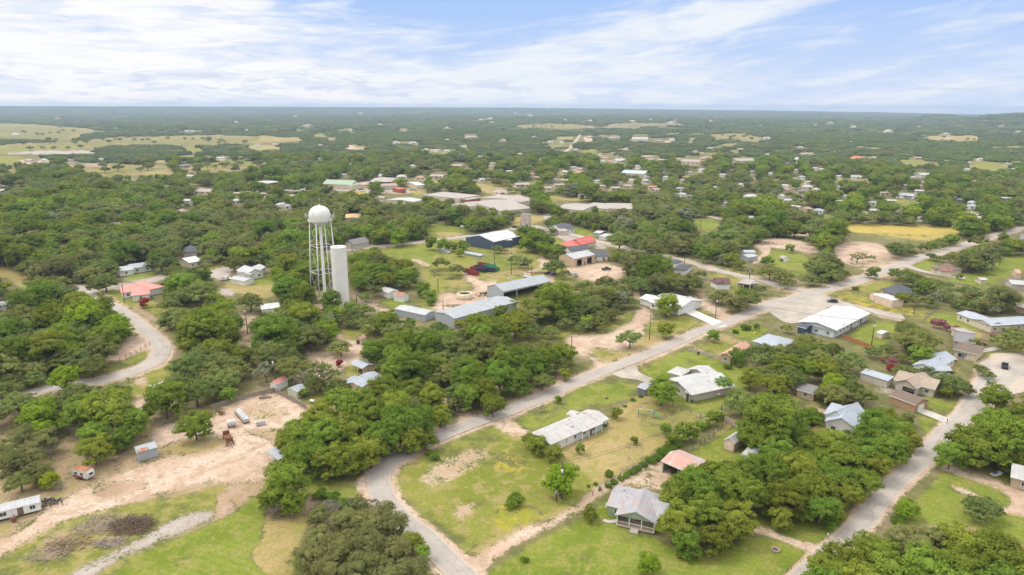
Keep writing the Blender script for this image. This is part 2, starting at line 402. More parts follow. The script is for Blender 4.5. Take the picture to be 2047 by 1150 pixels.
# ---------------------------------------------------------------- buildings
FOOT = []      # footprints (centre, radius) for tree avoidance
def hull(pts):
    P = sorted(map(tuple, pts)); 
    def half(P):
        h = []
        for p in P:
            while len(h) >= 2 and (h[-1][0]-h[-2][0])*(p[1]-h[-2][1])-(h[-1][1]-h[-2][1])*(p[0]-h[-2][0]) <= 0: h.pop()
            h.append(p)
        return h
    return half(P)[:-1]+half(P[::-1])[:-1]
def volume(root, A, B, C, h, rise, kind, wallm, roofm, ov=.45, ridge='x', holes=(), win='', trim=None, nowall='', z0=0.0, posts=False, soffit=None, wz=1.0, wsp=3.6):
    a, b, c = UN(A[0], A[1], h), UN(B[0], B[1], h), UN(C[0], C[1], h)
    ax = (b-a)[:2]; L = float(np.linalg.norm(ax)); ax = ax/L; nrm = np.array([-ax[1], ax[0]])
    dep = float((c-a)[:2]@nrm); s = 1 if dep > 0 else -1; Wd = abs(dep)
    ctr = (a+b)[:2]/2+nrm*dep/2; ang = math.atan2(ax[1], ax[0])
    rl = root.location; rz = root.rotation_euler[2]
    dx, dy = ctr[0]-rl[0], ctr[1]-rl[1]
    lx = dx*math.cos(-rz)-dy*math.sin(-rz); ly = dx*math.sin(-rz)+dy*math.cos(-rz)
    loc = (lx, ly, 0); rr = ang-rz
    def put(mb, name, mats, smooth=False): return mb.build(name, mats, root, smooth, loc, rr)
    x1, y1 = L/2, Wd/2; xi, yi = x1-ov, y1-ov; T = .15
    if kind == 'gable': zt = h+rise*ov/((y1 if ridge == 'x' else x1))-T-.03
    else: zt = h-T+.02
    side = {'f': -s, 'b': s}
    # walls
    w = MB(); th = .18
    def wall(sd):
        hs = [q for q in holes if q[0] == sd and q[5] == 'o']
        if sd in 'fb': lo, hi = -xi, xi; yy = side[sd]*yi
        else: lo, hi = -yi+th, yi-th; yy = (-xi if sd == 'a' else xi)
        ln = hi-lo; cuts = []
        for q in hs:
            cx = lo+ln*q[1]; cuts.append((max(lo, cx-q[2]/2), min(hi, cx+q[2]/2), q[3], q[4]))
        cuts.sort(); cur = lo
        def bx(u0, u1, za, zb):
            if u1-u0 < .02 or zb-za < .02: return
            i0, i1 = (yy-th, yy) if yy > 0 else (yy, yy+th)
            if sd in 'fb': w.box(u0, u1, i0, i1, za, zb)
            else: w.box(i0, i1, u0, u1, za, zb)
        for u0, u1, za, zb in cuts:
            bx(cur, u0, z0, zt); bx(u0, u1, zb, zt)
            if za > z0+.05: bx(u0, u1, z0, za)
            cur = u1
        bx(cur, hi, z0, zt)
    for sd in 'fbae':
        if sd not in nowall: wall(sd)
    if kind == 'gable' and 'G' not in nowall:
        if ridge == 'x':
            for sx in (-1, 1):
                x_ = sx*xi; w.prism([(-yi, zt), (yi, zt), (0, h+rise-T-.03)], 'x', min(x_, x_-sx*th), max(x_, x_-sx*th))
        else:
            for sy in (-1, 1):
                y_ = sy*yi; w.prism([(-xi, zt), (xi, zt), (0, h+rise-T-.03)], 'y', min(y_, y_-sy*th), max(y_, y_-sy*th))
    if kind == 'mono':
        hi_y = s*y1
        yb = s*yi; w.box(-xi, xi, min(yb, yb-s*th), max(yb, yb-s*th), zt, h+rise*(yi+y1)/(2*y1)-T-.02)
        for sx in (-1, 1):
            x_ = sx*(xi-th) ; w.prism([(-s*yi, zt), (s*(yi-th), zt), (s*(yi-th), h+rise*(yi+y1)/(2*y1)-T-.03)], 'x', min(x_, sx*xi), max(x_, sx*xi))
    if kind == 'arch':
        for sx in (-1, 1):
            x_ = sx*xi; pl = [(-yi, zt)]+[(-yi*math.cos(math.pi*k/8), zt+(rise-.1)*math.sin(math.pi*k/8)) for k in range(1, 8)]+[(yi, zt)]
            w.prism(pl, 'x', min(x_, x_-sx*th), max(x_, x_-sx*th))
    if w.v: put(w, 'wall', wallm)
    if posts:
        for sd in posts:
            if sd in 'fb':
                n = max(2, int(round(2*xi/3.2))+1)
                for k in range(n): 
                    u = -xi+.08+(2*xi-.16)*k/(n-1); yy = side[sd]*(yi-.05)
                    put(MB().box(u-.08, u+.08, yy-.08, yy+.08, z0, h-T), 'post', trim or M_TRIM)
            else:
                n = max(2, int(round(2*yi/3.2))+1)
                for k in range(n):
                    u = -yi+.08+(2*yi-.16)*k/(n-1); xx = (-1 if sd == 'a' else 1)*(xi-.05)
                    put(MB().box(xx-.08, xx+.08, u-.08, u+.08, z0, h-T), 'post', trim or M_TRIM)
    # roof
    r = MB()
    if kind == 'gable':
        if ridge == 'x': r.prism([(-y1, h), (0, h+rise), (y1, h), (y1, h-T), (0, h+rise-T), (-y1, h-T)], 'x', -x1, x1)
        else: r.prism([(-x1, h), (0, h+rise), (x1, h), (x1, h-T), (0, h+rise-T), (-x1, h-T)], 'y', -y1, y1)
        if ridge == 'x': r.prism([(-.18, h+rise-.055), (0, h+rise+.05), (.18, h+rise-.055)], 'x', -x1, x1)
        else: r.prism([(-.18, h+rise-.055), (0, h+rise+.05), (.18, h+rise-.055)], 'y', -y1, y1)
    elif kind == 'hip':
        q = min(x1, y1)*.98
        if ridge == 'x': rp = [(-x1+q, 0), (x1-q, 0)] if x1 > y1 else [(-.3, 0), (.3, 0)]
        else: rp = [(0, -y1+q), (0, y1-q)] if y1 > x1 else [(0, -.3), (0, .3)]
        vs = [(-x1,-y1,h-T),(x1,-y1,h-T),(x1,y1,h-T),(-x1,y1,h-T),(-x1,-y1,h),(x1,-y1,h),(x1,y1,h),(-x1,y1,h),(rp[0][0],rp[0][1],h+rise),(rp[1][0],rp[1][1],h+rise)]
        fs = [(3,2,1,0),(0,1,5,4),(1,2,6,5),(2,3,7,6),(3,0,4,7)]
        if ridge == 'x': fs += [(4,5,9,8),(5,6,9),(6,7,8,9),(7,4,8)]
        else: fs += [(4,5,8),(5,6,9,8),(6,7,9),(7,4,8,9)]
        r.add(vs, fs)
    elif kind == 'mono':
        a0, b0 = (-y1, y1) if s > 0 else (y1, -y1)
        r.prism([(a0, h), (b0, h+rise), (b0, h+rise-T), (a0, h-T)], 'x', -x1, x1)
    elif kind == 'arch':
        pl = [(-y1*math.cos(math.pi*k/12), h+rise*math.sin(math.pi*k/12)) for k in range(13)]
        pi_ = [(p[0]*.97, p[1]-.12) for p in pl][::-1]
        r.prism(pl+pi_, 'x', -x1, x1)
    else:
        r.box(-x1, x1, -y1, y1, h-T, h+.05); r.box(-x1, x1, -y1, -y1+.25, h+.05, h+.3); r.box(-x1, x1, y1-.25, y1, h+.05, h+.3)
        r.box(-x1, -x1+.25, -y1+.25, y1-.25, h+.05, h+.3); r.box(x1-.25, x1, -y1+.25, y1-.25, h+.05, h+.3)
    ro = put(r, 'roof', roofm)
    near_ = math.hypot(ctr[0], ctr[1]) < 330
    if near_ and kind == 'gable':
        for sg_ in (-1, 1):
            fb = MB()
            if ridge == 'x': e = sorted((sg_*(y1+.003), sg_*(y1+.04))); fb.box(-x1, x1, e[0], e[1], h-T-.06, h+.0)
            else: e = sorted((sg_*(x1+.003), sg_*(x1+.04))); fb.box(e[0], e[1], -y1, y1, h-T-.06, h+.0)
            put(fb, 'fascia', trim or M_TRIM)
        rv = random.Random(int(L*100)); 
        for k_ in range(2 if L > 9 and rise > .8 else 0):
            uu, vv = rv.uniform(-.7, .7), rv.uniform(.25, .6)*rv.choice((-1, 1))
            if ridge == 'x': xx, yy2, zz2 = uu*x1, vv*y1, h+rise*(1-abs(vv))
            else: xx, yy2, zz2 = vv*x1, uu*y1, h+rise*(1-abs(vv))
            vm = MB(); vm.tube((xx, yy2, zz2-.1), (xx, yy2, zz2+.45), .1, n=8) if k_ else vm.box(xx-.22, xx+.22, yy2-.22, yy2+.22, zz2-.15, zz2+.3)
            put(vm, 'roof_vent', M_VENT)
    # openings
    lst = [q for q in holes if q[5] != 'o']
    for sd in win:
        ln = 2*(xi if sd in 'fb' else yi); n = int(ln/wsp)
        for k in range(n): lst.append((sd, (k+.5)/n, 1.1, wz, wz+1.15, 'w'))
    for sd, fr, wd, za, zb, ty in lst:
        mb = MB()
        ln = (xi if sd in 'fb' else yi); u = -ln+2*ln*fr
        if sd == 'a': u = -ln+2*ln*fr
        def bx(u0, u1, d0, d1, za_, zb_, mi):
            if sd in 'fb':
                yy = side[sd]*yi; e = sorted((yy+side[sd]*d0, yy+side[sd]*d1)); mb.box(u0, u1, e[0], e[1], za_, zb_, mi)
            else:
                xx = (-xi if sd == 'a' else xi); sg = -1 if sd == 'a' else 1; e = sorted((xx+sg*d0, xx+sg*d1)); mb.box(e[0], e[1], u0, u1, za_, zb_, mi)
        if ty == 'w':
            bx(u-wd/2, u+wd/2, .004, .03, za, zb, 1); g = .1
            bx(u-wd/2-g, u+wd/2+g, .004, .06, za-g, za, 0); bx(u-wd/2-g, u+wd/2+g, .004, .06, zb, zb+g, 0)
            bx(u-wd/2-g, u-wd/2, .004, .06, za, zb, 0); bx(u+wd/2, u+wd/2+g, .004, .06, za, zb, 0); bx(u-.03, u+.03, .03, .05, za, zb, 0)
            put(mb, 'window', [trim or M_TRIM, M_GLASS])
        elif ty == 'd':
            bx(u-wd/2, u+wd/2, .004, .05, za, zb, 0); put(mb, 'door', [M_DOOR if not trim else trim])
        elif ty == 'r':
            bx(u-wd/2, u+wd/2, .004, .05, za, zb, 0); put(mb, 'door', [M_REDDOOR])
        elif ty == 'g':
            for k in range(4): bx(u-wd/2, u+wd/2, .004, .05+.02*(k % 2), za+(zb-za)*k/4, za+(zb-za)*(k+1)/4-.02, 0)
            put(mb, 'garage_door', [M_GARAGE])
    # tree avoidance
    P = []
    for sx in (-1, 1):
        for sy in (-1, 1):
            wxy = ctr+ax*sx*x1+nrm*sy*y1
            P += [(wxy[0], wxy[1], .8 if wxy[1] < 420 else h*.7), (wxy[0], wxy[1], h)]
    wr = [ctr-ax*x1*.8, ctr+ax*x1*.8] if ridge == 'x' else [ctr-nrm*y1*.8, ctr+nrm*y1*.8]
    for q in wr: P.append((q[0], q[1], h+rise))
    X, Y = PR(np.array(P)); clear_poly(hull(np.stack([X, Y], 1)))
    FOOT.append((ctr, ax, nrm, x1+1, y1+1))
    return dict(ctr=ctr, ax=ax, nrm=nrm, L=L, W=Wd, s=s, loc=loc, rr=rr, put=put, x1=x1, y1=y1, xi=xi, yi=yi, h=h, rise=rise, side=side)
def building(name, label, cat, vols, group=None):
    v0 = vols[0]; a, b, c = (UN(p[0], p[1], v0['h']) for p in (v0['A'], v0['B'], v0['C']))
    ctr = (a+b)/2; ax = b-a
    root = empty(name, ((a[0]+b[0])/2, (a[1]+b[1])/2, 0), math.atan2(ax[1], ax[0]), label, cat, group)
    out = [volume(root, **v) for v in vols]
    return root, out
def V(A, B, C, h=2.9, rise=1.5, kind='gable', w=None, r=None, **k):
    d = dict(A=A, B=B, C=C, h=h, rise=rise, kind=kind, wallm=w, roofm=r); d.update(k); return d

M_TRIM = plain('white_trim', (.72, .71, .68), .6, .08)
M_GLASS = plain('window_glass', (.035, .045, .055), .12, .2, spec=.6)
M_VENT = plain('vent_metal', (.30, .30, .31), .6)
M_DOOR = plain('brown_door', (.16, .10, .07), .6)
M_REDDOOR = plain('red_door', (.38, .05, .04), .5)
M_GARAGE = plain('garage_door_white', (.66, .65, .61), .6, .08)
# ---------------------------------------------------------------- ground cover outlines (source-photo pixels)
P = paint
# far fields, left
P('dry', [(-60,246),(20,246),(80,249),(172,256),(205,261),(165,268),(158,276),(120,281),(0,273),(-60,274)], .50, smooth=False)
P('dry', [(-60,290),(0,290),(60,285),(130,284),(200,276),(330,272),(430,269),(522,273),(600,275),(605,281),(522,286),(430,291),(330,289),(240,288),(180,296),(100,293),(20,300),(-60,298)], .50, smooth=False)
P('grass', [(-60,300),(5,297),(60,296),(120,294),(165,291),(170,297),(100,303),(0,306),(-60,306)], smooth=False)
P('gravel', [(10,306),(60,303),(120,300),(190,302),(193,306),(150,308),(100,309),(20,309)], smooth=False)
P('grass', [(-60,312),(0,312),(35,313),(55,318),(60,325),(30,330),(-60,331)], smooth=False); P('dirt', [(38,321),(98,321),(102,327),(40,328)], smooth=False)
P('gold', [(14,337),(32,338),(36,345),(25,350),(15,344)], .50, smooth=False)
P('dry', [(110,330),(160,327),(200,325),(260,328),(330,331),(348,342),(318,348),(270,351),(215,355),(185,347),(150,338)], .50, smooth=False)
P('brown', [(130,329),(200,325),(232,330),(200,334),(150,336)], .7, smooth=False); P('dry', [(300,345),(345,342),(350,347),(320,353),(290,352)], smooth=False)
P('dry', [(385,331),(450,325),(532,322),(534,332),(480,339),(440,343),(400,345),(385,340)], .50, smooth=False)
P('grass', [(400,327),(450,322),(532,321),(532,326),(450,331),(400,335)], .7, smooth=False)
P('grass', [(352,294),(378,293),(406,293),(402,303),(383,305),(374,299)], smooth=False); P('dry', [(490,290),(560,292),(560,300),(495,298)], smooth=False)
P('dry', [(520,270),(540,272),(595,276),(610,281),(570,284),(520,282)], .50, smooth=False); P('dry', [(510,323),(532,322),(532,334),(510,337)], .50, smooth=False)
P('grass', [(630,267),(652,268),(655,273),(640,275),(628,272)], smooth=False)
P('dirt', [(683,296),(705,289),(728,292),(732,302),(705,298),(690,299)],.8, smooth=False); P('grass', [(700,289),(728,291),(732,303),(715,297)],.6, smooth=False)
P('dry', [(1030,250),(1080,247),(1150,248),(1185,251),(1190,256),(1150,258),(1090,256),(1035,256)], .50, smooth=False)
P('dry', [(1210,248),(1250,246),(1330,246),(1370,248),(1340,251),(1280,252),(1215,252)], .50, smooth=False); P('dirt', [(1200,252),(1240,252),(1282,254),(1280,256),(1210,255)], .50, smooth=False)
P('dry', [(1325,266),(1362,265),(1364,268),(1330,269)], .50, smooth=False); P('dry', [(1380,266),(1408,265),(1408,269),(1384,270)], .50, smooth=False)
P('dry', [(1420,268),(1465,266),(1500,268),(1522,275),(1515,284),(1495,283),(1470,278),(1440,277),(1420,272)], .50, smooth=False)
P('dirt', [(1165,275),(1180,272),(1185,282),(1172,284)], smooth=False); P('dry', [(1110,273),(1145,273),(1145,279),(1112,279)], smooth=False); P('grass', [(1164,302),(1178,297),(1190,300),(1186,307),(1166,306)], smooth=False)
P('dry', [(1435,288),(1470,286),(1478,290),(1450,293)], .50, smooth=False); P('dry', [(1085,290),(1130,288),(1132,292),(1090,295)], .50, smooth=False)
P('dry', [(1840,273),(1880,271),(2047,271),(2120,272),(2120,292),(2047,294),(1990,300),(1950,292),(1930,290),(1890,283),(1860,282)], clear=False, smooth=False)
P('dry', [(1845,272),(1960,271),(1958,281),(1930,282),(1890,282),(1850,277)], .50, smooth=False)
P('dry', [(1595,271),(1640,271),(1700,273),(1760,275),(1800,275),(1800,278),(1700,279),(1600,276)], clear=False, smooth=False)
P('grass', [(1783,322),(1820,320),(1848,321),(1856,327),(1830,330),(1800,328)], smooth=False); P('grass', [(1928,332),(1945,324),(1985,324),(2010,330),(2030,333),(2000,338),(1990,342),(1950,335)], smooth=False)
P('grass', [(1780,400),(1800,399),(1836,403),(1830,412),(1800,410)], smooth=False); P('lawn', [(1640,428),(1665,427),(1673,434),(1655,437),(1642,433)], smooth=False)
P('dirt', [(1575,463),(1610,462),(1625,468),(1600,471),(1578,470)], smooth=False)
P('grass', [(-60,252),(80,256),(160,262),(120,280),(-60,273)], .45, smooth=False); P('grass', [(60,290),(200,282),(430,276),(522,278),(430,290),(240,287),(100,296)], .5, smooth=False); P('grass', [(180,340),(260,334),(340,336),(270,350),(215,353)], .5, smooth=False); P('grass', [(1850,283),(2047,280),(2100,292),(1930,288)], .5, clear=False, smooth=False)
# far town streets and lots
P('gravel', [(475,382),(500,378),(520,380),(515,385)]); P('gravel', [(565,376),(618,374),(625,381),(600,384),(565,382)]); P('gravel', [(640,376),(700,376),(740,376),(742,388),(720,386),(700,383),(660,381)]); P('gravel', [(765,380),(800,378),(848,374),(850,384),(800,388),(770,388)])
P('gold', [(705,383),(735,383),(728,391),(716,390)]); P('dry', [(820,372),(850,374),(853,393),(835,392),(822,385)]); P('grass', [(822,388),(850,388),(852,394),(826,394)])
P('dry', [(950,365),(990,372),(1020,380),(1010,392),(975,388),(955,376)]); P('gravel', [(985,378),(1020,380),(1010,392),(985,390)])
P('grass', [(1092,396),(1115,394),(1115,402),(1100,406)]); P('dry', [(1085,390),(1130,392),(1180,398),(1150,402),(1100,397)])
P('dry', [(1020,440),(1040,434),(1085,427),(1100,432),(1085,442),(1062,449),(1040,452),(1020,448)]); P('gravel', [(1082,426),(1100,425),(1102,436),(1088,440)])
P('dirt', [(390,378),(410,377),(430,380),(428,390),(400,393),(385,386)]); P('dirt', [(450,383),(480,380),(490,385),(460,389)]); P('dirt', [(212,440),(250,440),(252,449),(232,451),(215,448)]); P('dirt', [(-20,393),(10,392),(10,400),(-20,400)])
# left middle
P('dry', [(-30,533),(20,532),(45,536),(65,560),(62,578),(38,574),(20,555),(-30,548)]); P('dirt', [(115,478),(126,480),(135,490),(124,506),(115,501)]); P('dry', [(185,475),(200,473),(200,486),(186,488)])
P('lawn', [(243,552),(300,545),(316,540),(316,548),(300,558),(246,566)]); P('gravel', [(243,566),(275,560),(312,554),(335,540),(342,548),(325,560),(300,566),(250,574),(185,588),(172,580),(200,570)])
P('grass', [(190,590),(205,578),(240,577),(262,600),(300,600),(330,612),(400,612),(405,632),(385,640),(340,636),(315,640),(270,616),(240,615),(215,603)])
P('brown', [(252,612),(268,608),(300,622),(322,640),(312,645),(280,626)]); P('brown', [(340,632),(372,626),(380,640),(355,645)])
P('dry', [(235,606),(255,614),(290,636),(310,648),(342,655),(338,668),(318,664),(290,648),(262,628)])
P('dirt', [(200,714),(225,700),(250,682),(270,677),(290,686),(300,697),(288,706),(262,712),(245,720),(225,720)])
P('lawn', [(262,714),(295,700),(304,688),(300,678),(309,684),(311,700),(300,712),(270,726),(220,742),(160,757),(75,774),(72,770),(150,750),(240,728)])
P('grass', [(300,738),(330,724),(348,712),(352,740),(318,760),(300,778),(290,795),(262,792),(255,770),(270,752)]); P('dirt', [(262,762),(290,752),(300,762),(275,772)]); P('gravel', [(240,792),(262,795),(270,812),(248,806)]); P('dirt', [(262,800),(300,790),(300,800),(278,820),(262,818)])
P('grass', [(400,585),(425,580),(450,590),(450,600),(425,612),(402,608)]); P('gravel', [(412,544),(440,535),(466,528),(470,536),(460,546),(455,556),(442,560),(425,556)])
P('lawn', [(484,563),(510,552),(546,546),(552,560),(540,570),(505,572)]); P('dry', [(446,564),(480,562),(500,572),(545,568),(558,578),(545,595),(510,598),(480,586),(455,580)]); P('gravel', [(440,576),(468,580),(474,592),(448,594),(436,584)])
P('dry', [(502,481),(520,477),(524,490),(508,494)]); P('grass', [(408,530),(450,525),(462,528),(440,535),(412,540)])
P('brown', [(468,632),(506,626),(514,640),(518,668),(505,682),(470,680),(464,660)]); P('dirt', [(455,686),(480,684),(512,688),(514,698),(480,698),(458,696)]); P('dirt', [(495,712),(512,728),(508,734),(494,722)])
P('grass', [(684,655),(740,648),(752,660),(745,700),(728,706),(700,680),(688,672)]); P('brown', [(664,662),(678,664),(696,676),(690,684),(672,676)])
P('dirt', [(603,700),(622,706),(645,707),(668,692),(684,686),(700,678),(724,690),(732,705),(712,722),(700,740),(670,738),(640,730),(612,716)])
P('dirt', [(592,740),(640,738),(660,745),(650,765),(600,768),(580,755)],.7); P('grass', [(690,730),(712,726),(725,745),(700,752),(688,742)])
P('grass', [(605,800),(640,780),(690,778),(735,783),(745,795),(700,805),(640,812),(600,812)]); P('dirt', [(705,592),(730,600),(760,612),(788,624),(780,630),(745,618),(700,602)]); P('lawn', [(742,604),(760,600),(800,592),(818,600),(812,628),(788,618)]); P('brown', [(700,590),(760,598),(770,608),(740,606),(705,600)],.7)
# lower-left lot
P('brown', [(-650,1700),(-650,880),(0,862),(60,872),(100,905),(120,868),(250,838),(262,822),(300,832),(352,818),(425,812),(480,792),(545,778),(612,805),(640,820),(620,870),(575,870),(548,900),(560,950),(620,960),(640,990),(610,1040),(588,1080),(585,1130),(640,1180),(640,1700)], .97)
P('dry', [(-650,1700),(-650,880),(0,862),(60,872),(100,905),(120,868),(250,838),(352,818),(425,812),(545,778),(640,820),(575,870),(548,900),(560,950),(620,960),(610,1040),(585,1130),(640,1700)], .30)
P('dry', [(0,700),(60,840)],0) if False else None
P('dirt', [(-300,1160),(0,1085),(60,1050),(90,1018),(150,985),(200,962),(290,930),(360,905),(400,880),(440,850),(500,870),(545,880),(560,935),(520,965),(470,960),(400,965),(300,990),(220,1015),(140,1040),(60,1080),(0,1120),(-300,1260)])
P('dirt', [(425,826),(470,800),(545,782),(600,806),(612,820),(590,848),(562,858),(520,856),(470,860),(430,845)]); P('dry', [(480,822),(530,806),(575,812),(585,830),(540,845),(500,838)], .6)
P('dirt', [(300,870),(330,850),(370,838),(420,838),(440,860),(400,875),(330,895),(300,890)]); P('dry', [(340,880),(400,870),(440,868),(470,880),(440,905),(380,915),(330,905)],.8)
P('brown', [(190,972),(232,962),(290,958),(300,972),(262,990),(205,998),(180,985)], .95)
P('grass', [(70,1060),(145,1028),(240,1010),(300,1000),(390,985),(430,970),(470,966),(500,975),(496,1000),(450,1032),(300,1095),(240,1150),(200,1250),(-100,1400),(-200,1250)], .62)
P('dry', [(90,1080),(200,1030),(270,1030),(290,1060),(200,1090),(110,1120)], .6); P('brown', [(60,1100),(110,1050),(170,1060),(150,1100),(90,1130)], .5)
P('brown', [(432,985),(470,968),(500,980),(490,1005),(450,1030),(425,1040),(435,1010)],.9); P('gold', [(462,996),(478,992),(480,1008),(464,1010)],.7)
P('gravel', [(125,1155),(190,1120),(240,1098),(300,1062),(370,1026),(425,1020),(436,1032),(400,1052),(330,1082),(270,1104),(215,1130),(180,1160),(100,1230),(40,1260)], .8); P('brown', [(300,1092),(370,1062),(432,1034),(440,1044),(380,1072),(300,1104)], .7)
P('lawn', [(200,1170),(255,1120),(330,1085),(420,1050),(470,1025),(500,1000),(512,990),(530,1015),(530,1040),(520,1058),(528,1078),(505,1095),(500,1120),(560,1125),(540,1160),(570,1300),(200,1500),(0,1400)])
P('dry', [(345,1115),(395,1110),(392,1135),(350,1138)], .6); P('lawn', [(570,950),(700,960),(722,965),(712,1000),(680,1010),(640,990),(600,975)])
P('dry', [(530,1040),(590,1040),(620,1020),(600,1080),(585,1110),(590,1150),(600,1300),(550,1250),(540,1150),(500,1120),(505,1095),(528,1075)])
P('grass', [(560,1120),(600,1090),(640,1080),(840,1120),(880,1160),(930,1700),(560,1700)], .6, clear=False)
# ragged verge beside the bend
P('lawn', [(700,975),(730,955),(745,930),(800,900),(850,868),(880,862),(850,895),(790,925),(752,968),(730,1000)],.8)
P('dirt', [(706,955),(738,948),(742,1000),(716,1000)],.8); P('grass', [(630,960),(712,958),(714,978),(640,976)])
# meadow in the bend
P('grass', [(782,960),(800,925),(860,890),(960,850),(1010,848),(1060,862),(1130,895),(1170,925),(1195,965),(1200,990),(1120,1025),(1020,1072),(940,1108),(900,1112),(860,1085),(815,1040),(785,1000)])
P('lawn', [(860,895),(960,852),(1000,862),(1010,880),(960,895),(900,905),(850,930),(820,935)], .55); P('lawn', [(785,990),(850,1000),(900,1060),(960,1080),(930,1108),(890,1105),(820,1045)], .5)
P('dirt', [(835,965),(850,935),(890,912),(935,895),(965,890),(985,905),(970,925),(930,945),(890,970),(860,975)], .46); P('dirt', [(902,1015),(935,1000),(970,1000),(972,1012),(940,1025),(918,1042),(905,1032)], .44)
P('flower', [(990,1015),(1020,1005),(1080,1015),(1090,1035),(1060,1045),(1030,1060),(990,1055)], .8); P('flower', [(980,900),(1030,895),(1060,925),(1040,950),(1000,945),(975,925)], .55)
P('dry', [(930,1105),(985,1072),(1060,1040),(1080,1050),(1010,1085),(960,1110)],.8)
# white-metal-roof house yard
P('lawn', [(1028,843),(1065,818),(1110,785),(1180,768),(1248,757),(1272,768),(1282,785),(1220,812),(1170,812),(1110,850),(1070,862),(1045,855)], .8); P('dry', [(1060,820),(1110,790),(1150,800),(1110,835),(1070,850)], .35)
P('dry', [(1120,890),(1175,860),(1222,842),(1240,815),(1272,795),(1300,782),(1350,800),(1420,815),(1440,832),(1400,858),(1345,880),(1285,915),(1235,950),(1195,972),(1175,945),(1120,910)])
P('lawn', [(1280,820),(1350,800),(1425,820),(1435,835),(1390,860),(1330,880),(1300,880),(1270,860)], .45); P('brown', [(1225,905),(1265,880),(1300,890),(1270,925),(1235,945),(1215,930)], .45); P('brown', [(1258,808),(1300,795),(1320,810),(1290,835),(1255,830)], .35)
P('dirt', [(985,840),(1015,838),(1060,862),(1050,872),(1020,868),(995,855)])
# big white-roof house yard
P('lawn', [(1275,742),(1300,728),(1345,708),(1370,699),(1400,706),(1450,722),(1500,738),(1515,760),(1480,790),(1440,805),(1440,832),(1370,812),(1345,800),(1330,790),(1318,770),(1305,757),(1282,752)]); P('dry', [(1355,725),(1390,722),(1385,735),(1360,738)],.6); P('dry', [(1360,795),(1440,790),(1430,815),(1380,810)], .35)
P('grass', [(1395,690),(1440,680),(1480,685),(1470,700),(1445,712),(1400,704)]); P('dirt', [(1378,700),(1395,698),(1455,718),(1450,724),(1400,708)]); P('dry', [(1405,675),(1440,665),(1500,690),(1480,695),(1440,680)],.7)
P('lawn', [(1452,662),(1470,652),(1525,650),(1540,660),(1510,680),(1478,678)])
# behind the barn
P('lawn', [(1340,930),(1395,895),(1452,855),(1475,850),(1520,862),(1520,900),(1480,935),(1440,962),(1420,975),(1350,945)]); P('dry', [(1385,898),(1452,852),(1462,836),(1470,832),(1475,850),(1400,895),(1340,925),(1330,918)],.8)
# dirt track and farmhouse yard
P('lawn', [(930,1180),(985,1138),(1050,1095),(1150,1045),(1200,1012),(1215,985),(1250,1060),(1310,1075),(1400,1120),(1520,1060),(1600,1100),(1640,1112),(1610,1150),(1560,1250),(1500,1700),(900,1700)])
P('lawn', [(1490,1045),(1520,1010),(1620,1010),(1720,1030),(1700,1070),(1660,1098),(1600,1085)], .9, clear=False); P('dry', [(1090,1150),(1180,1140),(1180,1160),(1100,1165)],.4); P('dry', [(1140,1105),(1180,1100),(1178,1122),(1150,1125)],.5)
P('dry', [(1210,1065),(1260,1070),(1310,1088),(1280,1095),(1220,1080)], .45)
P('dirt', [(915,1142),(950,1118),(985,1090),(1040,1062),(1110,1030),(1165,1000),(1185,980),(1225,960),(1260,945),(1320,918),(1345,930),(1330,985),(1300,972),(1240,965),(1205,985),(1170,1012),(1120,1042),(1060,1072),(1010,1100),(975,1132),(950,1155)])
P('brown', [(1255,948),(1300,930),(1330,935),(1325,975),(1290,968),(1255,960)], .5); P('dry', [(1060,1052),(1130,1016),(1165,1000),(1170,1004),(1130,1026),(1065,1060)], .9)
P('dirt', [(1500,1045),(1512,1040),(1545,1062),(1590,1078),(1645,1090),(1640,1110),(1600,1096),(1545,1075),(1508,1060)]); P('brown', [(1540,1097),(1558,1094),(1562,1103),(1545,1106)]); P('gravel', [(1206,1038),(1232,1040),(1232,1046),(1208,1044)])
# lower right
P('lawn', [(1772,1068),(1800,1030),(1850,985),(1885,940),(1910,945),(2047,985),(2700,1160),(2700,1700),(2047,1700),(2060,1130),(1980,1060),(1900,1050),(1840,1052)]); P('dry', [(1830,1050),(1920,1045),(2000,1060),(2060,1090),(2060,1120),(1980,1075),(1900,1062)],.7)
P('grass', [(1900,930),(1960,930),(2020,945),(2060,960),(2060,980),(1990,965),(1930,950)]); P('dirt', [(1872,935),(1890,926),(1940,945),(1990,958),(2047,985),(2100,1000),(2100,1040),(2010,1030),(1985,1015),(2030,1010),(2010,985),(1950,962),(1895,945)]); P('dirt', [(1890,962),(1920,970),(1960,990),(2000,1010),(1980,1020),(1935,995),(1900,978)],.85)
P('brown', [(1712,1025),(1740,1000),(1760,985),(1770,992),(1740,1020),(1718,1040)],.9)
# middle: works yard
P('grass', [(745,503),(820,490),(860,472),(900,468),(942,474),(950,492),(990,488),(1040,480),(1050,500),(1090,520),(1110,515),(1120,540),(1180,545),(1200,560),(1150,560),(1100,570),(1060,590),(1030,600),(1010,612),(960,622),(880,640),(850,628),(835,600),(860,585),(855,565),(838,552),(850,536),(822,522),(790,512)])
P('lawn', [(745,503),(820,492),(862,490),(885,500),(860,515),(868,530),(850,540),(822,522),(780,512)]); P('lawn', [(945,505),(1000,500),(1030,510),(1050,525),(1040,540),(1000,545),(960,548),(935,540),(960,525),(940,515)], .7)
P('dirt', [(822,515),(850,522),(862,532),(858,536),(838,528),(820,521)]); P('dirt', [(920,545),(938,545),(958,562),(985,565),(985,572),(950,572),(935,560)])
P('dirt', [(880,582),(915,590),(950,578),(975,565),(1000,562),(990,575),(975,600),(1000,600),(985,612),(940,618),(890,628),(870,622),(862,610),(880,600)]); P('brown', [(880,578),(930,578),(955,565),(960,572),(930,586),(895,590)], .5)
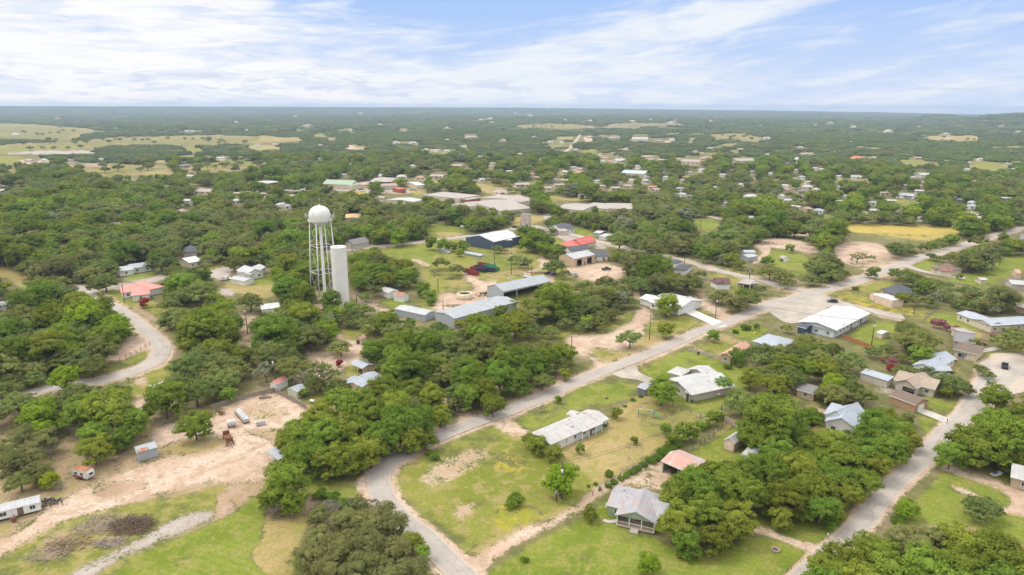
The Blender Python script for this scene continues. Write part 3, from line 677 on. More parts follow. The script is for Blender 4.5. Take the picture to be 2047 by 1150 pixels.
P('dirt', [(1030,545),(1060,542),(1088,528),(1072,520),(1082,512),(1100,522),(1090,535),(1060,550),(1035,552)],.8); P('dirt', [(1088,550),(1104,548),(1112,562),(1102,572),(1096,560)]); P('dirt', [(1125,540),(1150,530),(1200,525),(1240,535),(1262,540),(1240,558),(1195,565),(1160,555),(1130,552)])
P('gravel', [(1010,556),(1040,548),(1045,552),(1015,560)],.8); P('dry', [(960,545),(1020,540),(1060,532),(1050,545),(1000,558),(965,560)],.7); P('dry', [(900,556),(940,560),(945,570),(905,582),(885,578)],.5)
P('dry', [(1000,498),(1020,492),(1040,500),(1020,515),(1000,512)],.8); P('dirt', [(930,508),(985,515),(1000,520),(940,515)],.6)
P('lawn', [(858,446),(905,450),(945,462),(925,470),(870,472),(850,462)]); P('dry', [(870,462),(930,464),(925,472),(872,474)],.8); P('gravel', [(915,476),(945,466),(945,480),(930,486)])
P('lawn', [(1135,455),(1160,452),(1200,472),(1195,480),(1155,472)]); P('gravel', [(1100,462),(1150,468),(1215,490),(1210,500),(1170,492),(1120,480)]); P('grass', [(1108,476),(1130,480),(1125,495),(1110,492)])
P('grass', [(1050,660),(1110,640),(1125,650),(1180,665),(1225,645),(1262,618),(1270,640),(1240,665),(1190,680),(1120,685),(1060,690)]); P('flower', [(1130,655),(1180,668),(1220,655),(1200,675),(1140,675)],.4); P('grass', [(1005,678),(1030,675),(1060,685),(1045,705),(1010,700)])
P('dirt', [(1128,668),(1160,672),(1200,672),(1238,658),(1265,640),(1280,612),(1300,620),(1312,645),(1290,665),(1262,690),(1240,705),(1210,700),(1180,706),(1205,728),(1225,742),(1195,728),(1165,708),(1140,705)])
P('grass', [(1160,700),(1190,692),(1240,700),(1260,705),(1225,722),(1190,715)],.8)
P('dry', [(1230,722),(1290,700),(1330,692),(1370,678),(1420,662),(1436,650),(1420,645),(1380,648),(1330,668),(1290,672),(1262,692),(1225,708),(1195,720),(1215,738)]); P('grass', [(1282,640),(1320,640),(1350,625),(1385,640),(1420,645),(1370,672),(1330,672),(1290,668)],.8)
P('grass', [(1385,612),(1430,632),(1425,640),(1380,622)]); P('dirt', [(1380,588),(1400,598),(1445,618),(1465,628),(1455,645),(1432,632),(1395,612),(1378,605)],.85); P('brown', [(1390,575),(1415,582),(1412,600),(1395,596)],.8); P('brown', [(1262,580),(1282,580),(1280,600),(1260,610),(1270,590)],.8)
P('lawn', [(1140,730),(1155,720),(1180,735),(1205,742),(1170,755),(1145,765),(1130,760)],.5); P('dry', [(1130,765),(1175,735),(1205,738),(1170,758),(1150,768),(1120,780),(1100,785)],.8); P('dirt', [(1110,748),(1130,752),(1160,762),(1150,770),(1120,762)])
P('dirt', [(855,760),(880,778),(905,798),(925,818),(950,832),(930,845),(905,822),(880,798),(860,778)],.8); P('brown', [(820,745),(860,765),(900,800),(880,800),(830,770)],.6)
P('grass', [(905,848),(940,832),(1000,822),(1060,790),(1120,770),(1150,775),(1060,812),(960,845),(900,862),(850,880),(800,905),(760,935),(755,925),(820,885),(870,862)],.8,clear=False)
P('grass', [(1408,552),(1432,546),(1470,552),(1490,560),(1505,572),(1480,588),(1445,578),(1440,562)]); P('grass', [(1305,498),(1350,508),(1420,528),(1490,545),(1520,552),(1515,560),(1430,542),(1350,522),(1300,508)])
P('lawn', [(1530,505),(1560,500),(1612,508),(1618,520),(1615,548),(1600,556),(1570,545),(1535,530)]); P('dry', [(1562,530),(1600,530),(1608,545),(1580,545)],.5); P('dirt', [(1500,492),(1520,482),(1545,500),(1535,512),(1515,525),(1500,530),(1512,515),(1530,505)],.85)
P('dirt', [(1520,478),(1560,476),(1600,482),(1640,498),(1640,508),(1590,500),(1545,495),(1522,490)]); P('lawn', [(1378,440),(1405,433),(1445,444),(1425,466),(1395,460)],.8)
P('dry', [(1530,612),(1560,598),(1600,583),(1618,586),(1610,593),(1570,608),(1540,618)]); P('grass', [(1470,590),(1530,590),(1540,600),(1490,610)],.3,clear=False)
# middle right
P('gold', [(1678,450),(1700,446),(1740,448),(1790,449),(1830,452),(1880,453),(1922,455),(1918,466),(1895,476),(1870,480),(1830,482),(1800,476),(1760,470),(1700,464)]); P('grass', [(1700,470),(1760,462),(1830,470),(1900,462),(1895,478),(1800,484)], .4)
P('dirt', [(1665,492),(1700,482),(1735,484),(1770,492),(1775,505),(1800,515),(1848,512),(1850,518),(1800,532),(1760,545),(1735,550),(1730,538),(1690,528),(1670,510)]); P('dry', [(1690,515),(1760,515),(1800,522),(1780,535),(1735,540),(1695,528)],.55)
P('dry', [(1640,582),(1690,566),(1738,548),(1735,556),(1700,568),(1650,584)]); P('lawn', [(1820,533),(1845,520),(1866,516),(1872,524),(1862,545),(1840,540)]); P('lawn', [(1880,552),(1930,548),(1980,545),(1990,520),(2047,508),(2100,505),(2100,540),(2010,550),(1980,575),(1940,570),(1900,562)])
P('grass', [(1716,572),(1740,562),(1790,560),(1788,572),(1755,580),(1722,590)]); P('flower', [(1658,590),(1672,580),(1700,583),(1740,592),(1800,606),(1850,620),(1860,630),(1845,636),(1790,628),(1730,613),(1680,600)], .62); P('lawn', [(1656,592),(1690,604),(1740,616),(1800,628),(1800,634),(1740,622),(1680,610)],.8); P('lawn', [(1658,588),(1670,578),(1690,580),(1680,590),(1668,594)],.8)
P('lawn', [(1690,672),(1712,655),(1745,640),(1792,645),(1798,662),(1770,690),(1750,698),(1700,684)]); P('grass', [(1732,612),(1745,610),(1748,618)],.5)
P('lawn', [(1845,640),(1870,625),(1895,622),(1930,640),(1965,652),(1960,665),(1930,658),(1890,652),(1850,650)]); P('dry', [(1930,655),(1955,660),(1965,672),(1945,680)],.8); P('grass', [(1950,712),(1975,706),(2000,700),(2060,690),(2060,712),(2000,708),(1985,716),(1970,740),(1955,745)])
P('lawn', [(1840,785),(1862,788),(1900,808),(1938,822),(1932,832),(1895,828),(1850,812)]); P('lawn', [(1835,830),(1860,832),(1897,846),(1885,868),(1868,876),(1845,870)]); P('lawn', [(1898,800),(1925,792),(1955,788),(1945,808),(1920,815),(1905,812)]); P('dry', [(1890,730),(1915,728),(1930,742),(1905,748)],.7)
P('lawn', [(1955,750),(1975,735),(1995,722),(1985,740),(1960,768)]); P('dirt', [(1945,772),(1970,765),(1965,785),(1950,790)],.7); P('dry', [(1872,880),(1890,858),(1905,848),(1896,862),(1880,880)],.8)
P('lawn', [(1582,795),(1600,790),(1640,800),(1660,806),(1650,820),(1620,812),(1590,805)],.8); P('dry', [(1595,800),(1640,802),(1640,815),(1618,815)],.8); P('dirt', [(1628,818),(1648,814),(1652,830),(1635,832)]); P('dirt', [(1768,712),(1780,706),(1790,715),(1812,712),(1810,720),(1785,722)],.8); P('lawn', [(1755,705),(1775,702),(1780,720),(1765,722)],.8); P('gravel', [(1738,772),(1775,765),(1800,780),(1790,790),(1760,785)],.8)
P('lawn', [(1735,700),(1700,712),(1690,700),(1710,692)],.5)

# small gaps, paddocks and tracks scattered through the far country
sg = random.Random(12)
for _ in range(300):
    y = 238+150*sg.random()**1.4; x = sg.uniform(-40, 2090); sc_ = (y-205)/120
    w_ = sg.uniform(4, 17)*(.5+sc_); h_ = sg.uniform(.5, 1.3)*(.5+sc_*1.3); tl = sg.uniform(-.12, .12)
    pts_ = [(x+w_*math.cos(a)*sg.uniform(.5, 1.2), y+h_*math.sin(a)*sg.uniform(.5, 1.3)+tl*w_*math.cos(a)) for a in [k*.7 for k in range(9)]]
    P(sg.choice(['dry', 'dry', 'grass', 'dirt', 'grass', 'dry']), pts_, sg.uniform(.6, 1), smooth=False)
# ---------------------------------------------------------------- roads
def road_mat(name, c, rough=.9, crack=.4, edge=(.42,.36,.27)):
    mm, tt, b = new_mat(name); g = tt.n.new('ShaderNodeNewGeometry').outputs['Position']
    uvn = tt.n.new('ShaderNodeTexCoord').outputs['UV']; U = tt.sep(uvn)
    n = tt.noise(g, .12, 5, .6); n2 = tt.noise(g, 1.1, 5, .7); n3 = tt.noise(tt.xyz(tt.math('MULTIPLY', U[0], 9), tt.math('MULTIPLY', U[1], .045), 0), 1, 3, .5)
    colr = tt.mix(tt.ramp(n, .3, .7), C4([x*.88 for x in c]), C4([x*1.08 for x in c]))
    colr = tt.mix(tt.math('MULTIPLY', tt.ramp(n2, .35, .75), .35), colr, C4([x*.75 for x in c]))
    colr = tt.mix(tt.math('MULTIPLY', tt.ramp(n3, .42, .62), .3), colr, C4([x*1.22 for x in c]))
    # patched and tarred spots
    pt = tt.noise(g, .22, 2, .4, 1.5); colr = tt.mix(tt.math('MULTIPLY', tt.ramp(pt, .66, .70), crack), colr, C4([x*.66 for x in c]))
    vo = tt.n.new('ShaderNodeTexVoronoi'); vo.feature = 'DISTANCE_TO_EDGE'; vo.inputs['Scale'].default_value = .28
    tt.l.new(g, vo.inputs['Vector']); colr = tt.mix(tt.math('MULTIPLY', tt.ramp(vo.outputs[0], .03, .0), crack*.8), colr, C4([x*.55 for x in c]))
    ed = tt.math('ABSOLUTE', tt.math('SUBTRACT', U[0], .5)); ed = tt.math('ADD', ed, tt.math('MULTIPLY', tt.math('SUBTRACT', n2, .5), .22))
    colr = tt.mix(tt.ramp(ed, .40, .5), colr, C4(edge))
    tt.l.new(colr, b.inputs['Base Color']); b.inputs['Roughness'].default_value = rough; b.inputs['Specular IOR Level'].default_value = .2
    return mm
M_ROAD = road_mat('worn_chipseal', (.36, .322, .288), edge=(.45, .375, .30)); M_ROAD2 = road_mat('pale_chipseal', (.385, .345, .305), edge=(.45, .38, .31))
M_CONC = plain('pale_concrete', (.46, .43, .39), .85, .14, .25, dirt=((.44, .39, .32), .6)); M_APRON = plain('dusty_apron', (.38, .335, .285), .9, .22, .12, dirt=((.32, .28, .235), .6)); M_WCONC = plain('white_concrete', (.56, .545, .52), .8, .05, .4)
main_px = [(1010,1240),(960,1188),(918,1143),(886,1112),(850,1076),(815,1050),(783,1018),(762,985),(757,955),(772,930),(806,908),(862,879),(945,846),(1008,825),(1091,791),(1133,772),(1195,746),(1240,729),(1320,698),(1397,664),(1460,642),(1530,612),(1574,600),(1625,585),(1679,571),(1727,556),(1769,542),(1806,527),(1836,516),(1888,502),(1930,490),(1960,480),(2000,468),(2060,452)]
ribbon('road', main_px, [5.7]*21+[7]*13, M_ROAD, .06, 'dirt', 1.2, label='worn grey town road running from the bend up to the right')
ribbon('road', [(1640,588),(1600,580),(1560,572),(1522,561),(1438,541),(1376,523),(1309,507),(1255,497),(1200,484),(1150,471),(1100,459),(1060,453),(1000,462),(930,473),(880,479),(820,486),(740,494),(690,500),(640,505)], 6, M_ROAD2, .05, 'dirt', 1.2, label='pale street crossing the middle of town')
ribbon('road', [(1806,529),(1836,540),(1882,550),(1930,556)], 5.5, M_ROAD2, .055, label='short side street at the far right junction')
ribbon('road', [(150,572),(181,583),(217,606),(246,624),(282,652),(312,678),(322,700),(310,722),(271,741),(219,756),(160,768),(94,778),(30,792),(-80,815)], [5.5,5.5,5.5,5.5,5.6,6,6.5,7,7,7,6.5,6,5,5], M_ROAD2, .05, 'dirt', 1.0, label='curved pale road on the left')
ribbon('road', [(1540,1230),(1600,1155),(1650,1110),(1700,1068),(1731,1035),(1773,983),(1825,935),(1856,905),(1898,855),(1930,830),(1961,796),(1992,765),(2020,738),(2060,725)], [4,4,4,4.2,4.4,4.6,4.8,5,5.2,6,8,12,18,18], M_ROAD2, .05, 'dirt', .8, label='pale residential road under the oaks on the right')
ribbon('road', [(1655,598),(1700,611),(1740,620),(1780,631),(1806,634)], [5.5,5.5,6,7.5,7.5], M_APRON, .045, 'dirt', .8, label='dusty side drive beside the flowering lot')
ribbon('road', [(1128,307),(1135,300),(1147,287),(1156,275),(1160,268)], 6.5, M_ROAD2, .05, 'dry', 2, ragged=.5, label='far straight highway climbing away from town')
ribbon('road', [(1340,422),(1400,430),(1450,440)], 6, M_APRON, .05, 'dry', 1, label='far pale street beyond the square lawn')
ribbon('driveway', [(1895,842),(1870,832),(1848,824),(1832,818)], 4.2, M_CONC, .05, label='concrete drive up to the brick garage')
ribbon('driveway', [(1945,705),(1975,700),(1995,696)], 3.0, M_CONC, .05, label='short concrete drive beside the brown roofed house')
ribbon('path', [(1206,1040),(1218,1043),(1236,1042)], 1.2, M_CONC, .05, label='narrow concrete path to the farmhouse porch')
patch('driveway', [(1357,621),(1376,615),(1410,630),(1452,648),(1436,655),(1395,637)], M_WCONC, .05, 'bright white concrete driveway of the new white house')
patch('driveway', [(1222,748),(1250,738),(1272,731),(1277,744),(1292,752),(1312,761),(1302,769),(1274,760),(1243,756)], M_APRON, .04, 'pale concrete driveway of the broad roofed white house')
patch('apron', [(1535,622),(1575,600),(1628,582),(1652,590),(1668,601),(1700,608),(1655,615),(1640,630),(1596,646),(1570,645),(1548,632)], M_APRON, .04, 'dusty parking apron at the road junction')
patch('apron', [(1955,790),(1972,765),(1982,735),(1978,712),(2005,706),(2080,712),(2080,770),(2010,792),(1975,800)], M_ROAD2, .04, 'broad gravel turning area on the far right')
# ---------------------------------------------------------------- ground sheet
def blur(a, r):
    if r < 1: return a
    k = 2*r+1
    for ax in (1, 2):
        pad = [(0, 0)]*3; pad[ax] = (r+1, r); c = np.cumsum(np.pad(a, pad, mode='edge'), axis=ax, dtype=np.float64)
        if ax == 1: a = ((c[:, k:]-c[:, :-k])/k).astype(np.float32)
        else: a = ((c[:, :, k:]-c[:, :, :-k])/k).astype(np.float32)
    return a
def make_ground():
    near = blur(blur(GW, 7), 5); far = blur(GW, 1)
    rows = np.arange(GY0, GY1); f = np.clip((rows-420)/180, 0, 1)[None, :, None].astype(np.float32)
    Wm = far*(1-f)+near*f
    angs = np.radians(np.concatenate([np.linspace(-180, -50, 40)[:-1], np.linspace(-50, 50, 1150), np.linspace(50, 180, 40)[1:]]))
    ra = [0.5, 20, 45, 65]
    r = 78.0
    while r < 12500:
        ra.append(r); r += max(.30, (r*r+CAM_H**2)*2.0/(F*CAM_H))*min(1.0, .45+r/2500) if r > 60 else 5
        if r > 4500: r = ra[-1]+max(90, r*.02)
    ra = np.array(ra+[12500.0]); na, nr = len(angs), len(ra)
    A, Rr = np.meshgrid(angs, ra); X = Rr*np.sin(A); Y = Rr*np.cos(A); Z = terrain(X, Y)
    # small bumps so that the sheet is never mirror flat
    Z = Z+.12*np.sin(X/13+np.sin(Y/17))*np.clip((Rr-60)/100, 0, 1)*(Rr < 2500)*.6-.05
    co = np.stack([X, Y, Z], -1).reshape(-1, 3).astype(np.float32)
    PX, PY = PR(np.stack([X, Y, np.where(Rr < 2500, 0, Z)], -1).reshape(-1, 3)); front = (Y.ravel() > 30)
    ix = np.clip(PX-GX0-.5, 0, GX1-GX0-2); iy = np.clip(PY-GY0-.5, 0, GY1-GY0-2); x0 = ix.astype(int); y0 = iy.astype(int); fx = (ix-x0).astype(np.float32); fy = (iy-y0).astype(np.float32)
    ins = front & (PX > GX0) & (PX < GX1) & (PY > GY0) & (PY < GY1)
    val = (Wm[:, y0, x0]*(1-fx)*(1-fy)+Wm[:, y0, x0+1]*fx*(1-fy)+Wm[:, y0+1, x0]*(1-fx)*fy+Wm[:, y0+1, x0+1]*fx*fy)*ins
    me = bpy.data.meshes.new('ground'); nv = na*nr
    i, j = np.meshgrid(np.arange(nr-1), np.arange(na-1), indexing='ij'); q = (i*na+j).ravel()
    quads = np.stack([q, q+na, q+na+1, q+1], 1).astype(np.int32)
    me.vertices.add(nv); me.vertices.foreach_set('co', co.ravel()); nf = len(quads)
    me.loops.add(nf*4); me.loops.foreach_set('vertex_index', quads.ravel()); me.polygons.add(nf)
    me.polygons.foreach_set('loop_start', np.arange(nf, dtype=np.int32)*4)
    me.update(calc_edges=True); me.shade_smooth()
    for nm, k in (('cover_a', 0), ('cover_b', 4)):
        at = me.attributes.new(nm, 'FLOAT_COLOR', 'POINT'); at.data.foreach_set('color', val[k:k+4].T.astype(np.float32).ravel())
    mm, tt, b = new_mat('ground_cover'); g = tt.n.new('ShaderNodeNewGeometry').outputs['Position']
    ca_ = tt.n.new('ShaderNodeAttribute'); ca_.attribute_name = 'cover_a'; cb_ = tt.n.new('ShaderNodeAttribute'); cb_.attribute_name = 'cover_b'
    sa_ = tt.n.new('ShaderNodeSeparateColor'); tt.l.new(ca_.outputs['Color'], sa_.inputs[0]); sb_ = tt.n.new('ShaderNodeSeparateColor'); tt.l.new(cb_.outputs['Color'], sb_.inputs[0])
    w = [sa_.outputs[0], sa_.outputs[1], sa_.outputs[2], ca_.outputs['Alpha'], sb_.outputs[0], sb_.outputs[1], sb_.outputs[2], cb_.outputs['Alpha']]
    nb = tt.noise(g, .035, 5, .62, .4); nm_ = tt.noise(g, .22, 6, .68, .3); nf_ = tt.noise(g, 1.3, 5, .72); nz = tt.noise(g, .009, 4, .55)
    def two(a, c, n, lo=.42, hi=.58): return tt.mix(tt.ramp(n, lo, hi), C4(a), C4(c))
    # under the trees: leaf litter and rank grass
    colr = two(G_['under'][0], G_['under'][1], nm_); colr = tt.mix(tt.ramp(nb, .5, .66), colr, C4(G_['under'][2]))
    nv_ = tt.noise(g, 2.6, 5, .75)
    mixn = tt.math('ADD', tt.math('ADD', tt.math('MULTIPLY', nm_, .38), tt.math('MULTIPLY', nf_, .34)), tt.math('ADD', tt.math('MULTIPLY', nv_, .16), tt.math('MULTIPLY', nb, .12)))
    order = [('brown', 4), ('grass', 1), ('dry', 2), ('dirt', 3), ('lawn', 0), ('gravel', 5), ('gold', 6), ('flower', 7)]
    for nm, k in order:
        a, c, s3 = G_[nm]
        cc = two(a, c, nb, .42, .58); cc = tt.mix(tt.math('MULTIPLY', tt.ramp(nm_, .48, .60), .8), cc, C4(s3))
        cc = tt.mix(tt.math('MULTIPLY', tt.ramp(nf_, .46, .58), .34), cc, C4([x*.60 for x in a]))
        if nm == 'lawn':
            xy = tt.sep(g); st_ = tt.math('SINE', tt.math('MULTIPLY', tt.math('ADD', tt.math('MULTIPLY', xy[0], .45), xy[1]), 3.3)); cc = tt.mix(tt.math('MULTIPLY', tt.ramp(st_, -.4, .6), tt.math('MULTIPLY', tt.ramp(nb, .44, .54), .22)), cc, C4((.25, .26, .075)))
        sig = tt.math('ADD', w[k], tt.math('MULTIPLY', tt.math('SUBTRACT', mixn, .5), 5.6 if nm not in ('gravel', 'lawn') else 5.0))
        fac = tt.math('MULTIPLY', (tt.ramp(sig, .27, .56) if nm in ('brown', 'grass', 'dry', 'dirt') else tt.ramp(sig, .36, .66)), tt.ramp(w[k], .02, .22))
        colr = tt.mix(fac, colr, cc)
    # worn tufts and bare spots everywhere
    sp = tt.noise(g, .55, 4, .75, .8)
    colr = tt.mix(tt.math('MULTIPLY', tt.ramp(sp, .55, .64), .42), colr, C4((.17, .17, .07)))
    sp2 = tt.noise(g, .8, 4, .75, .6)
    colr = tt.mix(tt.math('MULTIPLY', tt.ramp(sp2, .57, .66), .30), colr, C4((.42, .35, .22)))
    tt.l.new(colr, b.inputs['Base Color']); b.inputs['Roughness'].default_value = .95; b.inputs['Specular IOR Level'].default_value = .1
    bp = tt.n.new('ShaderNodeBump'); bp.inputs['Strength'].default_value = .55; bp.inputs['Distance'].default_value = .35
    tt.l.new(tt.math('ADD', tt.math('MULTIPLY', nf_, .6), sp), bp.inputs['Height']); tt.l.new(bp.outputs[0], b.inputs['Normal'])
    me.materials.append(mm); o = bpy.data.objects.new('ground', me); link(o); tag(o, 'wide plain of lawns, dry grass, bare dirt and leaf litter', None, None, 'structure')
G_ = dict(
    under=((.115, .118, .042), (.165, .150, .062), (.24, .185, .115)),
    lawn=((.138, .184, .020), (.182, .222, .030), (.24, .230, .058)),
    grass=((.165, .188, .028), (.220, .222, .045), (.30, .245, .095)),
    dry=((.31, .245, .095), (.37, .28, .13), (.25, .235, .065)),
    dirt=((.48, .35, .26), (.56, .435, .345), (.38, .265, .18)),
    brown=((.35, .245, .165), (.43, .31, .22), (.28, .20, .13)),
    gravel=((.39, .335, .30), (.46, .40, .365), (.31, .26, .225)),
    gold=((.42, .31, .070), (.46, .35, .095), (.37, .31, .08)),
    flower=((.31, .28, .035), (.24, .25, .035), (.40, .31, .03)))
# ---------------------------------------------------------------- roofs and walls
RW = metal_roof('roof_white', (.46, .455, .445), seam=.5); RW2 = metal_roof('roof_white_bright', (.52, .52, .52), seam=.45, pitch=.6)
RWR = metal_roof('roof_white_rusty', (.45, .435, .42), rust=(.36, .18, .11), rust_amt=.42, pitch=.7)
RG = metal_roof('roof_grey', (.34, .365, .39), seam=.8); RGB = metal_roof('roof_bluegrey', (.36, .40, .45), pitch=.6); RGY = metal_roof('roof_grey_y', (.36, .385, .41), axis=1)
RLG = metal_roof('roof_light_grey', (.42, .43, .44), panels=.1)
RRED = metal_roof('roof_red', (.56, .12, .10), seam=.6); RRED2 = metal_roof('roof_salmon', (.60, .24, .20), seam=.7)
RPATCH = metal_roof('roof_grey_with_salmon_sheets', (.33, .325, .34), rust=(.46, .23, .18), rust_amt=.5, pitch=.95)
RPATCH2 = metal_roof('roof_salmon_with_grey_sheets', (.40, .39, .40), rust=(.50, .25, .19), rust_amt=1.0, pitch=.95); RRUST = metal_roof('roof_rusty', (.42, .40, .38), rust=(.33, .11, .05), rust_amt=1.0, pitch=.8)
RBRN = shingle('shingle_brown', (.17, .125, .10)); RTAN = shingle('shingle_tan', (.36, .285, .225)); RDRK = shingle('shingle_dark', (.085, .09, .105)); RGRY = shingle('shingle_grey', (.21, .20, .20))
RREDB = shingle('shingle_redbrown', (.26, .12, .09)); RGREEN = metal_roof('roof_sage', (.30, .38, .27)); RBEIGE = plain('roof_beige_membrane', (.36, .325, .295), .85, .12, .15, dirt=((.40, .34, .28), .5)); RSALM = shingle('shingle_salmon', (.50, .28, .20))
WW = siding('wall_white', (.70, .69, .66)); WC = siding('wall_cream', (.56, .48, .36)); WT = siding('wall_tan', (.50, .36, .24), vert=True, pitch=.5); WG = siding('wall_grey_metal', (.34, .365, .40), vert=True, pitch=.4)
WSG = siding('wall_sage', (.27, .33, .22)); WPK = siding('wall_pink', (.66, .42, .37), vert=True, pitch=.6); WNV = siding('wall_navy', (.050, .075, .12), vert=True, pitch=.5); WBK = siding('wall_tan_brick', (.42, .27, .16), brick=True, pitch=.15)
WBL = siding('wall_pale_blue', (.50, .56, .60)); WGN = siding('wall_pale_green', (.52, .54, .38), vert=True, pitch=.4); WGT = siding('wall_greytan', (.44, .40, .34)); WST = siding('wall_stone', (.46, .38, .28), brick=True, pitch=.3)
WCOR = siding('wall_corrugated_steel', (.33, .36, .38), vert=True, pitch=.25, dirt=((.36, .17, .09), .35)); WRB = siding('wall_red_brick', (.36, .12, .08), brick=True, pitch=.15); WPP = siding('wall_blush', (.62, .47, .39), vert=True, pitch=.4); WDB = siding('wall_deep_blue', (.03, .07, .12))
WOLD = plain('old_concrete', (.50, .42, .35), .9, .2, .35, dirt=((.30, .24, .19), .7))

B = building
# farmhouse with the porch
rt_, vs_ = B('farmhouse', 'sage green farmhouse with front porch and patched grey and salmon metal roof', 'house', [
    V((1212,1009),(1330,1037),(1229,968), 3.0, 1.0, 'gable', WSG, RPATCH, holes=[('f',.15,.9,1.1,2.2,'w'),('b',.3,1.1,.9,2.1,'w')], win='a'),
    V((1230,1030),(1311,1048),(1262,985), 2.9, 1.9, 'gable', WSG, RPATCH, ridge='y', nowall='f', z0=.6, posts='f', ov=.3)])
v = vs_[1]
mb = MB(); mb.box(-v['xi'], v['xi'], *(sorted((v['side']['f']*(v['yi']+.1), v['side']['f']*(v['yi']-3.0)))), .25, .6); v['put'](mb, 'porch_floor', plain('porch_boards', (.42,.34,.26)))
mb = MB(); yy = v['side']['f']; mb.box(-v['xi'], v['xi'], *sorted((yy*(v['yi']-3.0), yy*(v['yi']-3.15))), .6, 2.75); v['put'](mb, 'wall', WSG)
for u in (-2.6, 2.2):
    mb = MB(); mb.box(u-.5, u+.5, *sorted((yy*(v['yi']-2.99), yy*(v['yi']-2.93))), 1.3, 2.4, 0); v['put'](mb, 'window', M_GLASS)
mb = MB(); mb.box(-.3, .7, *sorted((yy*(v['yi']-2.99), yy*(v['yi']-2.92))), .62, 2.6); v['put'](mb, 'door', plain('door_dark_red', (.22,.07,.05)))
for k in range(3):
    mb = MB(); mb.box(-1.0, .8, *sorted((yy*(v['yi']+.1+.35*k), yy*(v['yi']+.45+.35*k))), 0, .5-.16*k); v['put'](mb, 'step', M_CONC)
mb = MB(); mb.box(-v['xi']+.1, v['xi']-.1, *sorted((yy*(v['yi']-.02), yy*(v['yi']-.08))), 1.35, 1.45); v['put'](mb, 'handrail', M_TRIM)
B('barn', 'open fronted sage barn with salmon and grey roof beside the dirt track', 'barn', [V((1321,921),(1381,947),(1358,899), 3.2, 1.1, 'gable', WSG, RPATCH2, holes=[('f',.3,4.2,0,2.7,'o'),('f',.78,3.2,0,2.7,'o')], ov=.3)])
B('house', 'long low house with weathered white metal roof and rust streaks', 'house', [
    V((1100,889),(1218,837),(1060,866), 2.8, 1.0, 'gable', WBL, RWR, win='f', holes=[('f',.2,2.8,0,2.3,'g'),('f',.34,2.8,0,2.3,'g'),('f',.7,1,0,2.1,'d')]),
    V((1165,864),(1207,846),(1160,858), 2.75, .4, 'mono', WBL, RWR, ov=.25, nowall='fae', posts='f'), V((1147,833),(1162,826),(1134,826), 2.7, .5, 'gable', WBL, RWR, ridge='y', ov=.3)])
B('house', 'broad white roofed house with wings, posts and a back porch', 'house', [
    V((1327,759),(1382,790),(1385,728), 3.0, 1.9, 'gable', WGT, RW, ridge='y', win='fb', posts='f', ov=.9),
    V((1380,789),(1434,746),(1371,784), 2.9, .5, 'mono', WGT, RW, nowall='fae', posts='f', ov=.3),
    V((1333,744),(1362,752),(1349,731), 2.9, 1.2, 'hip', WGT, RW, ov=.5), V((1412,752),(1434,744),(1400,729), 3.0, 1.2, 'gable', WGT, RW, ov=.5)])
B('shed', 'small dark grey lean-to shed beside the pale driveway', 'shed', [V((1273,773),(1291,779),(1279,761), 2.4, .5, 'gable', siding('wall_dark_grey',(.16,.17,.19)), RG, ov=.2)])
B('house', 'tan house with long salmon tile roof half hidden by round green tree', 'house', [V((1438,709),(1462,715),(1480,686), 2.8, 1.1, 'gable', WST, RSALM, ridge='y', win='f')])
B('house', 'blue-grey metal hip roofed house behind the bright lawn', 'house', [V((1503,682),(1560,697),(1530,666), 2.9, 1.5, 'hip', WC, RGB, win='f'), V((1556,697),(1591,681),(1545,675), 2.9, 1.3, 'hip', WC, RGB)])
# commercial building at the junction
rt_, vs_ = B('store_building', 'large low commercial building with broad white metal roof at the junction', 'commercial building', [
    V((1672,661),(1741,626),(1600,641), 3.6, 1.5, 'gable', WBL, RW2, win='fe', ov=1.0, holes=[('f',.5,2,0,2.4,'d'),('f',.8,2,0,2.4,'d')], posts='f'),
    V((1597,645),(1669,661),(1612,632), 3.4, .8, 'mono', WBL, RW2, ov=.5, win='f')])
B('annex', 'dark roofed blue annex beside the white commercial building', 'shed', [V((1593,652),(1612,657),(1600,644), 3.0, .8, 'gable', WDB, RDRK, ov=.3)])
# new white house
B('house', 'bright white metal roofed new house beside a round oak', 'house', [
    V((1296,603),(1357,618),(1315,580), 3.2, 2.0, 'gable', WW, RW2, win='f', ov=.5), V((1278,596),(1300,602),(1291,586), 3.0, 1.2, 'gable', WW, RW2, ridge='x', ov=.4),
    V((1353,608),(1372,612),(1362,598), 3.1, 1.4, 'gable', WW, RW2, ridge='y', nowall='f', posts='f', ov=.3), V((1366,602),(1382,604),(1374,596), 3.1, 1.1, 'gable', WW, RW2, ridge='y', nowall='fe', posts='fe', ov=.2)])
B('cottage', 'small white cottage with steep maroon-brown roof', 'house', [V((1424,560),(1433,568),(1440,550), 3.0, 2.2, 'gable', WW, shingle('shingle_maroon',(.15,.075,.065)), win='f', ridge='y'), V((1433,568),(1452,567),(1433,560), 3.0, 1.5, 'gable', WW, shingle('shingle_maroon',(.15,.075,.065)), ridge='y')])
B('carport', 'flat pale carport with cars parked beneath it', 'carport', [V((1472,566),(1500,570),(1486,557), 2.6, .3, 'flat', WW, RBEIGE, nowall='fbaeG', posts='fb', ov=.2), V((1500,568),(1516,566),(1497,559), 2.6, .2, 'mono', WW, RBEIGE, nowall='fba', posts='f', ov=.2)])
B('shed', 'blue-grey twin shed with white roof panels near the round drive', 'shed', [V((1496,515),(1516,512),(1493,508), 2.6, .8, 'gable', WG, RLG, ov=.2)])
B('shed', 'long blue-grey roofed shed under the oaks by the round drive', 'shed', [V((1489,505),(1512,505),(1490,500), 2.4, .8, 'gable', WG, RGB, ov=.2)])
